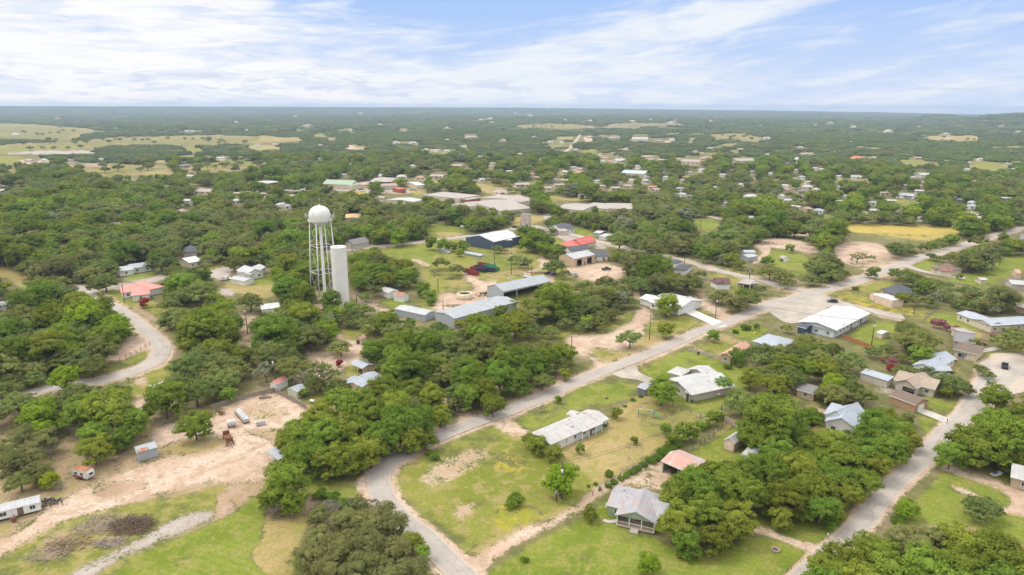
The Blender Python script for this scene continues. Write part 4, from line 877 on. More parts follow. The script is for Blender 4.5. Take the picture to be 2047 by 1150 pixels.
B('hoop_shelter', 'small pale hooped shelter standing on the green lot', 'shelter', [V((1557,516),(1566,519),(1560,512), 1.6, 1.5, 'arch', WW, RBEIGE, ov=.1, nowall='fb')])
B('house', 'low house with charcoal roof between street and oaks', 'house', [V((1345,538),(1372,541),(1352,528), 2.8, 1.8, 'hip', WW, RDRK)])
B('house', 'small charcoal roofed outbuilding beside the street and oaks', 'house', [V((1334,524),(1352,527),(1340,518), 2.6, 1.4, 'hip', WW, RDRK)])
# works yard
B('workshop', 'tan metal workshop with two dark open bays and grey roof', 'workshop', [V((1148,518),(1190,509),(1118,511), 5.0, 1.7, 'gable', WT, RLG, ov=.15, holes=[('f',.25,4.2,0,4,'o'),('f',.74,4.2,0,4,'o'),('f',.5,1,0,2.2,'d')])])
B('warehouse', 'long grey metal equipment building with open bays', 'warehouse', [V((1005,583),(1102,562),(972,573), 4.8, 2.3, 'gable', WG, RG, ov=.2, holes=[('f',.15,8,0,3.9,'o'),('f',.44,9.5,0,3.9,'o'),('f',.68,9.5,0,3.9,'o'),('f',.9,7,0,3.9,'o')])])
B('warehouse', 'long blue-grey roofed warehouse behind the front oaks', 'warehouse', [V((908,637),(1034,603),(889,619), 4.5, 1.0, 'gable', WG, RG, ov=.2)])
B('shed', 'low pale metal shed at the end of the dirt lane', 'shed', [V((850,630),(871,622),(812,609), 3.0, .7, 'gable', WG, RLG, ridge='y', ov=.2)])
B('warehouse', 'navy walled metal building with wide white roof', 'warehouse', [V((987,484),(1042,472),(943,472), 5.5, 2.9, 'gable', WNV, RW2, ov=.1), V((965+18,482),(1021+4,480),(985,478), 5.0, .4, 'mono', WNV, RW2, ov=.1, nowall='a')])
B('house', 'house with bright red metal roof behind the works yard', 'house', [V((1112,490),(1152,495),(1118,478), 3.2, 3.0, 'hip', WC, RRED, win='f'), V((1136,486),(1162,490),(1140,474), 3.6, 3.2, 'gable', WC, RRED, ridge='y')])
B('house', 'white cottage with dark blue-grey roof next to the red roofed house', 'house', [V((1140,502),(1165,500),(1147,494), 3.0, 1.8, 'gable', WW, RDRK, win='f'), V((1162,498),(1180,496),(1162,492), 3.0, 1.5, 'gable', WW, RDRK)])
B('house', 'white house with long slate roof behind the tan workshop', 'house', [V((1181,512),(1216,513),(1180,502), 3.0, 2.0, 'gable', WW, RDRK, win='f')])
B('house', 'small white house with slate roof beyond the red roofed house', 'house', [V((1121,459),(1150,457),(1118,449), 3.2, 2.2, 'gable', WW, RDRK, win='f'), V((1118,463),(1136,462),(1117,457), 3.0, .8, 'gable', WC, RBEIGE)])
B('shed', 'small white roofed shed on the grass by the oaks', 'shed', [V((1186,465),(1200,467),(1192,460), 2.8, .9, 'gable', WG, RW)])
B('shed', 'low pale lean-to shed right of the red roofed house', 'shed', [V((1196,472),(1212,474),(1203,467), 2.5, .5, 'mono', WW, RW)])
B('concrete_tower', 'tall weathered concrete block painted with blue murals', 'tower', [V((1041,429),(1058,430),(1042,427), 11.5, .2, 'flat', WOLD, RBEIGE, ov=.05)])
# by the water tower
B('shed', 'rusty open shed with white end wall near the water tower', 'shed', [V((786,590),(806,593),(776,582), 3.0, 1.2, 'gable', WW, RRUST, ridge='x', ov=.2, nowall='a'), V((757,578),(776,586),(770,571), 3.0, .8, 'gable', WW, RW, ov=.2)])
B('house', 'low house with bright white roof in front of the water tower', 'house', [V((522,619),(560,615),(524,608), 2.8, 1.2, 'gable', WW, RW2)])
B('shed', 'low shed with weathered rust and tan roof beside the standpipe', 'shed', [V((612,619),(645,617),(615,610), 2.6, .6, 'gable', WT, RRUST)])
B('shed', 'tiny cream shed with rusty roof at the gravel yard', 'shed', [V((709,677),(721,679),(712,670), 2.3, .8, 'gable', WC, RRUST, ridge='y', holes=[('f',.5,1.4,0,1.9,'o')], ov=.2)])
B('pavilion', 'open pavilion with blue-grey roof behind the pink house', 'shed', [V((700,726),(725,737),(712,714), 2.6, .8, 'gable', WT, RGB, nowall='fa', posts='fa', ov=.3)])
B('house', 'pink house with blue-grey metal roof and dark windows', 'house', [V((722,775),(765,752),(690,766), 3.1, 1.1, 'gable', WPK, RGB, win='fa', ov=.3, trim=plain('dark_trim',(.07,.06,.07)), wsp=2.6), V((683,765),(700,768),(700,752), 2.9, .6, 'gable', WPK, RGB, ridge='y', win='f', ov=.3)])
B('shed', 'pale green shed with grey roof in front of the spreading oak', 'shed', [V((592,784),(616,774),(570,779), 2.5, .6, 'gable', WGN, RG, holes=[('f',.3,1,.9,1.8,'w')], ov=.15)])
B('shed', 'white shed with faded red roof beside the tall pole', 'shed', [V((551,769),(576,757),(545,763), 2.6, .9, 'gable', WW, RRED2, ov=.15)])
B('mobile_home', 'small white roofed mobile home beside the curved road', 'mobile home', [V((310,778),(352,765),(303,769), 2.6, .4, 'gable', WC, RW2, win='f', ov=.15)])
# paddock lot
B('shed', 'corrugated steel shed with one rusty roof sheet in the dirt lot', 'shed', [V((274,906),(316,894),(267,898), 2.6, .6, 'mono', WCOR, RG, ov=.15), V((277,905),(297,899),(274,901.5), 2.67, .42, 'mono', WCOR, RRUST, ov=.1, nowall='fbaeG')])
B('trailer_home', 'long white trailer with grey roof at the lot edge', 'mobile home', [V((-30,1030),(80,1003),(-32,1016), 2.5, .4, 'gable', WW, RLG, z0=.4, holes=[('f',.62,1.1,.45,2.2,'d'),('f',.30,1.2,1.1,2,'w'),('f',.85,1.0,1.1,2,'w')], ov=.1)])
B('lean_to', 'dark open lean-to with corrugated roof at the tree edge', 'shed', [V((533,903),(556,920),(548,892), 2.4, .5, 'mono', WCOR, RG, nowall='fa', posts='f', ov=.1)])
# left street
B('mobile_home', 'long white home with grey metal roof behind the left lawn', 'mobile home', [V((236,543),(268,539),(231,534), 3.0, 1.2, 'gable', WW, RLG, win='f'), V((262,537),(306,531),(258,529), 3.0, 1.3, 'gable', WW, RG, win='f')])
B('house', 'white walled house with large coral red roof on the corner', 'house', [V((242,586),(290,580),(240,575), 3.0, 1.6, 'gable', WW, RRED2, win='f', ov=.5), V((262,592),(300,588),(270,576), 3.0, 1.8, 'hip', WW, RRED2, win='f'), V((284,583),(329,573),(285,563), 3.1, 2.0, 'hip', WW, RRED2)])
B('house', 'small white house with bright white roof on the left', 'house', [V((378,526),(405,521),(358,518), 3.2, 1.8, 'gable', WC, RW2, win='f', ridge='x')])
B('house', 'dark grey hip roofed house just behind the small white house', 'house', [V((365,505),(395,503),(370,495), 3.2, 2.6, 'hip', WGT, RDRK)])
B('house', 'white farmhouse with cross gables and red door', 'house', [V((470,549),(500,550),(480,532), 3.2, 1.6, 'gable', WW, RW, ridge='y', holes=[('f',.7,1.1,0,2.1,'r')], win='f'), V((492,549),(528,543),(488,538), 3.2, 2.2, 'gable', WW, RLG, ridge='y', win='f')])
B('shed', 'white shed with pale roof in front of the white farmhouse', 'shed', [V((458,557),(488,563),(463,549), 2.4, .7, 'gable', WW, RLG, ov=.2)])
B('shed', 'pale roof corner of a shed at the left tree edge', 'shed', [V((-14,612),(12,610),(-12,604), 2.6, .6, 'gable', WW, RLG)])
# right side
B('shed', 'blush pink barn-style shed with white roof under the oak', 'shed', [V((1446,880),(1468,888),(1470,864), 2.5, 1.2, 'gable', WPP, RW, ridge='y', holes=[('f',.5,1.6,0,2.0,'d')], trim=WPP, ov=.2)])
B('carport', 'grey roofed carport behind the lower right grove', 'carport', [V((1476,914),(1500,922),(1510,896), 2.6, .6, 'mono', WGT, RLG, nowall='fae', posts='f', ov=.2)])
B('house', 'slate roof of a house showing between the big oaks', 'house', [V((1530,918),(1600,930),(1545,893), 3.0, 2.2, 'hip', WGT, RDRK)])
B('house', 'house with faded red-brown roof under the big oaks', 'house', [V((1590,893),(1640,905),(1632,852), 3.0, 1.6, 'gable', WGT, RREDB, ridge='y')])
B('house', 'white house with blue-grey metal gables between the trees', 'house', [V((1649,842),(1712,858),(1668,815), 3.2, 2.2, 'gable', WW, RGB, ridge='y', win='f'), V((1690,846),(1733,828),(1668,822), 3.4, 2.6, 'gable', WW, RGB, ridge='x', win='f'), V((1646,826),(1668,832),(1664,810), 2.8, .8, 'mono', WW, RGB)])
B('garden_shed', 'small stone shed with grey shingle roof by the fence', 'shed', [V((1592,778),(1628,788),(1600,765), 2.6, 1.6, 'gable', WST, RGRY, win='f', ov=.2), V((1622,787),(1637,783),(1618,779), 2.3, .5, 'hip', WST, RGRY, nowall='fe', posts='fe', ov=.15)])
B('storage_shed', 'long narrow storage building with pale metal roof', 'shed', [V((1719,745),(1775,762),(1727,738), 2.7, .5, 'mono', WGT, RGB, ov=.2)])
B('house', 'tan shingled house with gabled garage beside the right road', 'house', [V((1786,758),(1870,779),(1798,740), 3.0, 1.7, 'gable', WGT, RTAN, win='f'), V((1788,763),(1832,777),(1815,745), 3.0, 1.9, 'gable', WGT, RTAN, ridge='y', holes=[('f',.68,4,0,2.3,'o')])])
B('garage', 'long brick garage with brown shingle roof and white door', 'garage', [V((1777,790),(1831,810),(1790,776), 2.8, 1.1, 'gable', WBK, RBRN, holes=[('e',.5,3.2,0,2.2,'g')], ov=.3)])
B('house', 'house with broad pale blue-grey metal roof above the tan house', 'house', [V((1868,742),(1912,716),(1848,716), 3.1, 1.6, 'gable', WW, RGB, win='f'), V((1850,730),(1868,741),(1872,722), 3.0, 1.0, 'gable', WW, RGB, ridge='y')])
B('house', 'brown roofed cream house with long ridge beside the dark pickup', 'house', [V((1905,698),(1955,709),(1918,683), 3.0, 1.2, 'gable', WC, RBRN, win='f', holes=[('f',.35,2.2,.3,2,'w')])])
B('house', 'low house with flat brown-grey roof behind the pink blossoms', 'house', [V((1905,683),(1950,690),(1898,661), 3.0, .3, 'flat', WGT, RGRY)])
B('annex', 'pale flat roofed annex beside the pink crape myrtles', 'shed', [V((1924,668),(1952,668),(1930,656), 2.8, .2, 'flat', WC, RBEIGE)])
B('house', 'long angled building with pale blue-grey metal roof', 'house', [V((1911,626),(1975,650),(1925,616), 3.0, 1.0, 'gable', WC, RGB, win='f'), V((1982,652),(2080,646),(1975,636), 3.1, 1.2, 'gable', WC, RGB, win='f')])
B('house', 'house with dark slate hip roof beside the flowering lot', 'house', [V((1762,582),(1790,590),(1765,569), 3.0, 1.6, 'hip', WC, RDRK), V((1795,586),(1826,579),(1796,570), 3.0, 2.2, 'hip', WC, RDRK)])
B('container_shed', 'long blush metal box shed with white roof beside the flowering lot', 'shed', [V((1749,590),(1784,601),(1757,583), 3.6, .2, 'gable', WPP, RW2, ov=.05)])
B('shed', 'small blush gabled shed next to the long box shed', 'shed', [V((1739,586),(1748,592),(1745,578), 2.8, .8, 'gable', WPP, RW, ridge='y', ov=.1)])
B('house', 'brown hip roofed house with cream carport near the far junction', 'house', [V((1880,541),(1905,544),(1885,526), 2.9, 2.2, 'hip', WC, RREDB), V((1900,543),(1925,538),(1895,528), 2.9, 2.2, 'hip', WC, RBRN), V((1865,538),(1888,541),(1872,532), 2.5, .2, 'mono', WC, RBEIGE, nowall='fae', posts='f', ov=.1)])
B('shed', 'little white shed on the far right lawn', 'shed', [V((1961,560),(1976,560),(1963,555), 2.3, .6, 'gable', WC, RLG)])
B('shed', 'small white shed on the lawn behind the white commercial building', 'shed', [V((1751,664),(1764,668),(1756,657), 2.2, .5, 'gable', WC, RW2, ov=.1)])
B('house', 'cream house with white trim at the lower right edge', 'house', [V((2020,953),(2080,968),(2050,930), 2.9, 1.6, 'gable', siding('wall_beige',(.42,.33,.23)), RW, ridge='x', win='f', ov=.4)])
B('house', 'pale blue-white metal roof at the right edge above the long building', 'house', [V((2030,612),(2075,622),(2040,602), 3.0, 1.5, 'hip', WT, RLG)])
B('shed', 'pale domed tan shed at the far right edge', 'shed', [V((2030,548),(2042,549),(2032,542), 2.4, 1.6, 'arch', WC, RSALM, ov=.1)])
B('house', 'long pale roof below the domed shed on the right', 'house', [V((2022,568),(2075,572),(2030,560), 3.0, 1.0, 'gable', WGT, RLG)])
B('house', 'brown roofed house beyond the far right road', 'house', [V((1976,497),(2000,500),(1984,488), 3.0, 1.6, 'gable', WT, RTAN)])
B('house', 'grey roofed house at the right edge beyond the road', 'house', [V((2038,478),(2080,482),(2045,468), 3.2, 1.6, 'gable', WW, RGRY)])
B('house', 'grey gabled house behind the standpipe among trees', 'house', [V((688,487),(706,490),(695,476), 3.2, 2.8, 'gable', WGT, RGRY, ridge='y')])
# school and stores beyond the yard
B('store', 'long flat beige store with a brick red end wall', 'commercial building', [V((918,398),(961,391),(850,389), 4.2, .3, 'flat', WC, RBEIGE, ov=.1), V((935,400),(961,396),(934,396), 3.6, .2, 'flat', WRB, RBEIGE, ov=.1)])
B('school_building', 'white roofed hall with row of small dark windows', 'hall', [V((826,404),(848,399),(788,397), 4.2, 1.2, 'gable', WC, RW, win='f', ov=.2, wz=2.2)])
B('school_building', 'beige gabled school hall with white roof behind the oaks', 'school', [V((932,414),(975,408),(920,406), 4.0, 1.0, 'gable', WC, RBEIGE, win='f', ov=.2), V((975,412),(1040,405),(960,402), 4.0, 1.0, 'gable', WC, RBEIGE, ov=.2)])
B('school_building', 'widest beige roofed school hall in the middle of town', 'school', [V((1000,422),(1068,416),(985,400), 3.8, 1.4, 'gable', WC, RBEIGE, ov=.2), V((1042,404),(1076,398),(1020,386), 4.2, 1.4, 'gable', WC, RBEIGE, ov=.2)])
B('school_building', 'long low beige school wing right of the school hall', 'school', [V((1110,416),(1165,421),(1125,404), 3.4, 1.6, 'gable', WC, RBEIGE, ov=.3), V((1160,414),(1215,418),(1175,404), 3.4, 1.6, 'hip', WC, RBEIGE), V((1215,417),(1268,418),(1222,406), 3.4, 1.6, 'hip', WC, RBEIGE)])
B('hall', 'hall with sage green roof and white gable end', 'hall', [V((702,370),(720,366),(663,364), 5, 4, 'gable', WC, RGREEN, ridge='y', ov=.3), V((664,367),(702,372),(668,363), 4.5, 1.6, 'mono', WC, RGREEN, win='f', ov=.2)])
B('pavilion', 'large pale hip roofed pavilion with cupola', 'hall', [V((737,364),(782,364),(742,356), 4.6, 3.4, 'hip', WT, RBEIGE, nowall='f', posts='f'), V((755,351),(762,351),(756,349), 9.2, 1.2, 'hip', WC, RW, z0=7)])
B('store', 'long store with flat terracotta brown front roof', 'commercial building', [V((764,372),(795,371),(762,368), 4.5, 1.5, 'gable', WC, RTAN, win='f')])
B('store', 'small bright red store among parked cars', 'commercial building', [V((798,379),(812,378),(798,375), 4, .3, 'flat', WRB, plain('red_roof',(.50,.14,.08)), ov=.1)])
B('store', 'white roofed store right of the small red store', 'commercial building', [V((832,371),(850,370),(836,363), 4, 1.5, 'gable', WC, RW2)])
B('store', 'brown store building with pale roof near left town lot', 'commercial building', [V((535,367),(560,364),(532,361), 4, .8, 'gable', WRB, RW)])
B('house', 'tan walled building with amber roof behind the water tank', 'house', [V((690,436),(722,435),(692,428), 3.2, 1.8, 'hip', WST, plain('amber_roof',(.50,.33,.16)))])
B('warehouse', 'long greyish green roofed building in the middle distance', 'warehouse', [V((1240,346),(1288,348),(1244,341), 4, 2.5, 'gable', WC, metal_roof('roof_pale_teal',(.42,.50,.48)))])
B('house', 'stone walled complex with terracotta roof far right', 'house', [V((1690,317),(1713,318),(1693,312), 4, 3.2, 'hip', WC, plain('terracotta',(.50,.17,.08)))])
ORD = ['first','second','third','fourth','fifth','sixth','seventh','eighth','ninth','tenth','eleventh','twelfth','thirteenth','fourteenth','fifteenth','sixteenth','seventeenth','eighteenth','nineteenth','twentieth']
def ordn(i):
    if i < 20: return ORD[i]
    t_ = ['twenty','thirty','forty','fifty','sixty','seventy'][(i+1)//10-2]
    k = (i+1) % 10; return (t_[:-1]+'ieth') if k == 0 else t_+'-'+ORD[k-1]
# ---------------------------------------------------------------- small far houses: x, y, width in photo pixels, roof, wall
far = """32,270,12,w 115,238,6,w 231,258,6,w 373,263,8,w 385,263,7,w 472,245,7,w 493,261,5,w 62,323,20,b 90,322,12,w 140,323,16,g 202,320,8,w 442,318,13,w 368,334,18,g 390,340,18,s 380,355,6,w 317,399,13,w
5,384,12,w 366,426,20,t 408,386,30,b 375,405,16,w 474,405,16,w 124,415,12,c 514,293,10,w 613,253,14,b 641,292,8,w 662,281,14,t 549,290,6,w 792,287,13,w 825,287,14,w 893,281,7,w 852,300,6,w 872,302,5,w 893,304,12,w 942,277,22,b
1005,283,13,b 928,295,10,w 895,257,9,s 806,262,12,b 825,334,10,w 916,334,28,t 984,329,12,w 1018,345,11,w 963,362,12,w 803,356,20,w 876,355,28,b 840,358,18,s 580,416,18,c 562,413,9,w 586,396,11,w 529,391,14,b 765,399,20,b 551,449,14,g
1177,276,10,b 1204,274,10,b 1228,278,20,b 1279,280,30,w 1315,283,12,b 1344,281,12,w 1383,281,12,b 1100,285,10,w 1122,286,10,w 1067,274,5,w 1209,318,14,s 1236,323,26,w 1299,321,16,b 1322,322,14,b 1355,320,11,w 1381,327,34,b 1412,319,24,t 1485,325,38,b 1403,342,15,c
1129,346,14,w 1146,337,11,w 1160,340,14,b 1152,348,9,s 1262,363,8,w 1290,364,14,w 1294,356,8,c 1235,368,9,w 1202,375,14,b 1229,379,20,b 1256,375,18,b 1304,377,11,s 1312,382,12,b 1276,387,6,w 1363,392,11,w 1359,380,11,c 1500,396,24,w 1116,373,20,b 1094,379,20,b 1043,372,28,b 1532,311,12,w 1299,438,16,g
1706,255,11,w 1775,264,12,w 1660,248,9,s 1629,250,5,w 1837,254,6,s 1880,245,4,w 1891,268,7,w 2001,256,9,s 2035,264,7,w 1533,278,12,w 1611,312,24,t 1745,317,12,w 1938,328,14,t 2010,330,16,b 1959,320,10,w 1834,318,12,t 1574,329,11,g 1629,339,11,w 1641,341,11,w 1711,356,17,w 1846,352,24,w 1823,357,9,w
1735,363,12,t 1806,374,11,w 1838,385,12,w 1886,374,8,c 1811,394,28,c 1781,405,13,w 1742,409,11,w 1844,410,9,w 1937,433,25,w 1843,440,9,w 1637,425,12,c 1613,421,13,t 1631,382,16,w 1613,377,20,w 1575,404,11,w 1570,374,9,w 1673,377,9,c 1842,368,12,s 1984,412,11,g 780,445,8,b 1150,300,5,w 700,260,6,w 760,250,6,w 960,240,8,w 980,238,7,w 1130,240,6,w 1180,243,8,w 1265,243,8,w 1300,240,6,w 590,234,6,w 720,228,8,w 1340,247,9,w 1420,242,6,w 1060,232,7,w 1030,228,6,w
150,431,7,w 262,415,6,w 330,372,6,w 690,352,8,w 575,352,6,w 1445,352,9,w 1480,372,8,w 1540,350,8,w 1450,410,9,w 1395,415,8,c 1500,440,9,w 1560,395,8,w 1690,395,9,w 1720,430,9,w 1900,398,9,w 1960,440,10,w 2010,400,10,w 1700,285,6,w 1600,295,6,w 1480,300,7,w 1420,298,6,w 1250,300,6,w 1080,320,6,w 1040,310,7,w 960,315,7,w 700,330,6,w 640,320,6,w"""
RM = dict(w=(RW, WW, 'white roofed'), b=(RBEIGE, WC, 'beige roofed'), t=(RTAN, WT, 'tan roofed'), g=(RGRY, WGT, 'grey roofed'), c=(RGB, WW, 'blue-grey roofed'), s=(RSALM, WC, 'reddish roofed'))
HAREA = [('on the left plain beyond the fields', (150, 260)), ('among the oaks left of the water tower', (300, 400)), ('in the woods beyond the green roofed hall', (750, 290)), ('beside the green roofed hall', (780, 365)),
         ('in the far town centre', (1250, 330)), ('in the oaks behind the school', (1220, 375)), ('far off beside the straight highway', (1150, 275)), ('on the far ridge', (1050, 236)), ('on the far right plain', (1800, 262)), ('in the woods above the yellow field', (1800, 380)), ('in the oaks right of town', (1560, 360))]
look0 = lambda x, y: bool(CLR[int(y)-GY0, int(x)-GX0])
hs = []
for tkn in far.split():
    x, y, wpx, c = tkn.split(','); hs.append((float(x), float(y), float(wpx), c))
hq = random.Random(21)
for _ in range(46):      # the many specks of roof in the far town
    x = hq.gauss(1230, 170); y = hq.uniform(300, 400)
    if 1000 < x < 1640 and all(abs(x-q[0]) > 14 or abs(y-q[1]) > 6 for q in hs): hs.append((x, y, hq.uniform(6, 12)*(.6+(y-290)/180), hq.choice('wwwbtcgs')))
for _ in range(34):
    x = hq.uniform(1560, 2030); y = hq.uniform(340, 435)
    if all(abs(x-q[0]) > 16 or abs(y-q[1]) > 7 for q in hs) and not look0(x, y): hs.append((x, y, hq.uniform(8, 13)*(.6+(y-300)/220), hq.choice('wwwbcgt')))
bk = {}
for q in hs:
    a = min(HAREA, key=lambda h_: math.hypot((h_[1][0]-q[0])*.45, (h_[1][1]-q[1])*2))[0]; bk.setdefault((q[3], a), []).append(q)
hr = random.Random(3)
for (c, a), qs in bk.items():
    qs.sort()
    for i, (x, y, wpx, c) in enumerate(qs):
        g0 = UN(x, y, 0)
        for _ in range(4): zt_ = float(terrain(g0[0], g0[1])); g0 = UN(x, y, zt_+1)
        d = slant(g0); Wm_ = wpx*d/F; Wm_ = max(9, Wm_); Dm = min(Wm_*.6, 9+Wm_*.25); h = 3.0 if Wm_ < 24 else 4.5; rise = Dm*.18
        zb = float(terrain(g0[0], g0[1]))
        lift = 3.0 if y < 460 else 0     # houses stand on slight rises above the canopy edge
        rm, wm_, nm = RM[c]
        cat = 'house' if Wm_ < 30 else 'building'; nmn = 'house' if Wm_ < 30 else 'large_building'
        lab = f"{'small' if wpx < 10 else 'low'} {nm} {cat} {a}" + (f", {ordn(i)} from the left" if len(qs) > 1 else '')
        ro = empty(nmn, (g0[0], g0[1], zb), R(hr.choice([12, -15, 40, -40, 4])+hr.uniform(-6, 6)), lab, cat, 'far houses among the trees')
        x1, y1 = Wm_/2, Dm/2
        mb = MB().box(-x1+.4, x1-.4, -y1+.4, y1-.4, -1, h+.05); wo = mb.build('wall', wm_, ro)
        if wpx > 9:
            n = min(4, max(2, int(Wm_/5)))
            for k in range(n): u = -x1+Wm_*(k+.5)/n; MB().box(u-.7, u+.7, -y1+.33, -y1+.38, 1, 2.4).build('window', M_GLASS, ro)
        mb = MB()
        if hr.random() < .45 and c != 'b': 
            q_ = y1; mb.add([(-x1,-y1,h),(x1,-y1,h),(x1,y1,h),(-x1,y1,h),(-x1+q_,0,h+rise*1.5),(x1-q_,0,h+rise*1.5)], [(0,1,5,4),(1,2,5),(2,3,4,5),(3,0,4),(3,2,1,0)])
        else: mb.prism([(-y1, h), (0, h+rise), (y1, h), (y1, h-.15), (-y1, h-.15)], 'x', -x1, x1)
        mb.build('roof', rm, ro)
        if hr.random() < .5 and wpx > 10:      # a cross wing
            w2 = Wm_*.3; mb = MB().prism([(-w2/2, h+.02), (0, h+.02+w2*.2), (w2/2, h+.02), (w2/2, h-.13), (-w2/2, h-.13)], 'y', -y1-3, 0); mb.build('roof', rm, ro).location = (hr.uniform(-x1*.5, x1*.5), 0, 0)
        FOOT.append((np.array(g0[:2]), np.array([1., 0]), np.array([0, 1.]), x1*.8+2, y1+2))
        clear_poly([(x-wpx*.55-2, y+1.5), (x+wpx*.55+2, y+1.5), (x+wpx*.5+2, y-wpx*.3-3), (x-wpx*.5-2, y-wpx*.3-3)])
        if y > 300: paint('dirt' if hr.random() < .5 else 'dry', [(x-wpx*.8, y), (x, y-1.5), (x+wpx*.8, y), (x+wpx*.5, y+3), (x-wpx*.5, y+3)], .8, clear=False)

# ---------------------------------------------------------------- water tower and standpipe
MTW = plain('tower_white_paint', (.72, .70, .66), .5, .05, .25, dirt=((.62, .59, .54), .3), spec=.4); MTW2 = plain('tower_steel_grey', (.55, .54, .53), .5, .1)
def hgt(base, py, dx=0):
    """height above the ground at base where photo row py falls"""
    lo, hi = 0, 85
    for _ in range(40):
        m_ = (lo+hi)/2; y = PR(np.array([[base[0], base[1], m_]]))[1][0]
        if y > py: lo = m_
        else: hi = m_
    return (lo+hi)/2
bc = UN(650, 592); bt = empty('water_tower', (bc[0], bc[1], 0), R(8), 'white four legged water tower with domed tank, balcony ring and cross bracing', 'water tower')
zt, zm, zb_ = hgt(bc, 411.5), hgt(bc, 437.5), hgt(bc, 449.5); Rt = 20.6*slant(np.array([bc[0], bc[1], zm]))/F
ze = hgt(bc, 431); n = 15; prof = [(Rt*math.cos(math.pi/2*k/n)**.85 if k < n else .01, ze+(zt-ze)*math.sin(math.pi/2*k/n)) for k in range(n+1)]
low = [(Rt*math.cos(math.pi/2*k/n)**.85 if k < n else .01, ze-(ze-zb_)*1.12*math.sin(math.pi/2*k/n)) for k in range(n, 0, -1)]
MB().lathe(low+prof, 48).build('tank', MTW, bt, True)
MB().lathe([(1.1, 0), (1.1, 2.0), (.72, 3.0), (.72, zb_)], 20).build('riser', MTW, bt, True)
def ring(r1, r2, z1, z2, n=48): return MB().lathe([(r1, z1), (r2, z1), (r2, z2), (r1, z2), (r1, z1)], n)
ring(Rt-.05, Rt+.6, zm-.75, zm-.6).build('balcony', MTW, bt)
rl = ring(Rt+.52, Rt+.58, zm+.30, zm+.36)
for k in range(24): a = 2*math.pi*k/24; rl.tube(((Rt+.55)*math.cos(a), (Rt+.55)*math.sin(a), zm-.6), ((Rt+.55)*math.cos(a), (Rt+.55)*math.sin(a), zm+.33), .03, n=4)
rl.build('handrail', MTW, bt)
MB().lathe([(.01, zt+.55), (.5, zt+.45), (.7, zt), (.75, zt-.2)], 12).build('roof_vent', MTW, bt, True)
MB().tube((.4, 0, zt), (.4, 0, zt+3.0), .05).box(.25, .55, -.15, .15, zt+2.6, zt+3.3).build('beacon', MTW2, bt)
for x_ in (-3.4, -2.2): MB().tube((x_, 0, zt-1.0), (x_, 0, zt+3.4), .035, n=5).build('antenna', MTW2, bt)
for s_ in (-1, 1):
    mb = MB()
    for k in range(3):
        a = (math.pi if s_ < 0 else 0)+(k-1)*.28; cx_, cy_ = (Rt+1.5)*math.cos(a), (Rt+1.5)*math.sin(a)
        mb.box(cx_-.16, cx_+.16, cy_-.12, cy_+.12, zm+.4+.5*k, zm+2.1+.5*k); mb.tube(((Rt-.2)*math.cos(a), (Rt-.2)*math.sin(a), zm+1.1+.3*k), (cx_, cy_, zm+1.1+.3*k), .05, n=5)
    mb.build('antenna_panel', MTW2, bt)
mb = MB(); an = R(-112)-R(8); 
for k in range(13):
    th_ = k/12*1.25; rr_ = Rt*math.cos(th_)**.85+.12; zz_ = ze+(zt-ze)*math.sin(th_)
    if k: mb.tube(pr_, (rr_*math.cos(an), rr_*math.sin(an), zz_), .07, n=5)
    pr_ = (rr_*math.cos(an), rr_*math.sin(an), zz_)
mb.build('ladder', MTW2, bt)
z0_, z1_ = 0, zm-.6; LG = []
for k in range(4):
    a = R(90*k)-R(8)+R(-6); rb, rtp = 7.4, Rt+.05
    p0 = (rb*math.cos(a), rb*math.sin(a), 0); p1 = (rtp*math.cos(a), rtp*math.sin(a), z1_); LG.append((p0, p1))
    MB().tube(p0, p1, .28, .22, 12).build('leg', MTW, bt, True)
    MB().box(p0[0]-.9, p0[0]+.9, p0[1]-.9, p0[1]+.9, -.2, .5).build('footing', M_CONC, bt)
def lerp(p, q, t_): return tuple(p[i]+(q[i]-p[i])*t_ for i in range(3))
lev = [0, hgt(bc, 543)/z1_, hgt(bc, 491)/z1_, .965]
for j, tt_ in enumerate(lev[1:3]):
    for k in range(4):
        MB().tube(lerp(*LG[k], tt_), lerp(*LG[(k+1) % 4], tt_), .11, n=6).build('strut', MTW, bt)
for j in range(3):
    for k in range(4):
        mb = MB(); mb.tube(lerp(*LG[k], lev[j]+.01), lerp(*LG[(k+1) % 4], lev[j+1]), .045, n=5); mb.tube(lerp(*LG[(k+1) % 4], lev[j]+.01), lerp(*LG[k], lev[j+1]), .045, n=5); mb.build('cross_brace', MTW, bt)
X, Y = PR(np.array([[bc[0]-8, bc[1], 3], [bc[0]+8, bc[1], 3], [bc[0]+5.5, bc[1], zt], [bc[0]-5.5, bc[1], zt]]))
sc_ = UN(683.5, 609); st = empty('standpipe', (sc_[0], sc_[1], 0), 0, 'tall plain off-white cylindrical standpipe tank beside the water tower', 'water tank')
hz = hgt(sc_, 493.5); rs = 15.0*slant(np.array([sc_[0], sc_[1], hz]))/F
MB().lathe([(rs, 0), (rs, hz)], 48).build('shell', MTW, st, True)
MB().lathe([(rs+.1, hz-.12), (rs+.1, hz), (rs*.6, hz+.35), (.05, hz+.5)], 48).build('roof', MTW, st, True)
mb = MB()
for zz_ in np.arange(0, hz, 2.4): mb.lathe([(rs+.002, zz_), (rs+.018, zz_+.03), (rs+.002, zz_+.06)], 48)
mb.build('weld_seam', MTW, st, True)
mb = MB().tube((-rs*.985, -rs*.35, 1), (-rs*.985, -rs*.35, hz+.8), .05, n=5).tube((-rs*.94, -rs*.5, 1), (-rs*.94, -rs*.5, hz+.8), .05, n=5)
mb.build('ladder', MTW2, st); MB().box(-.5, .5, -rs*.7, -rs*.7+1, hz+.2, hz+.7).build('hatch', MTW2, st)
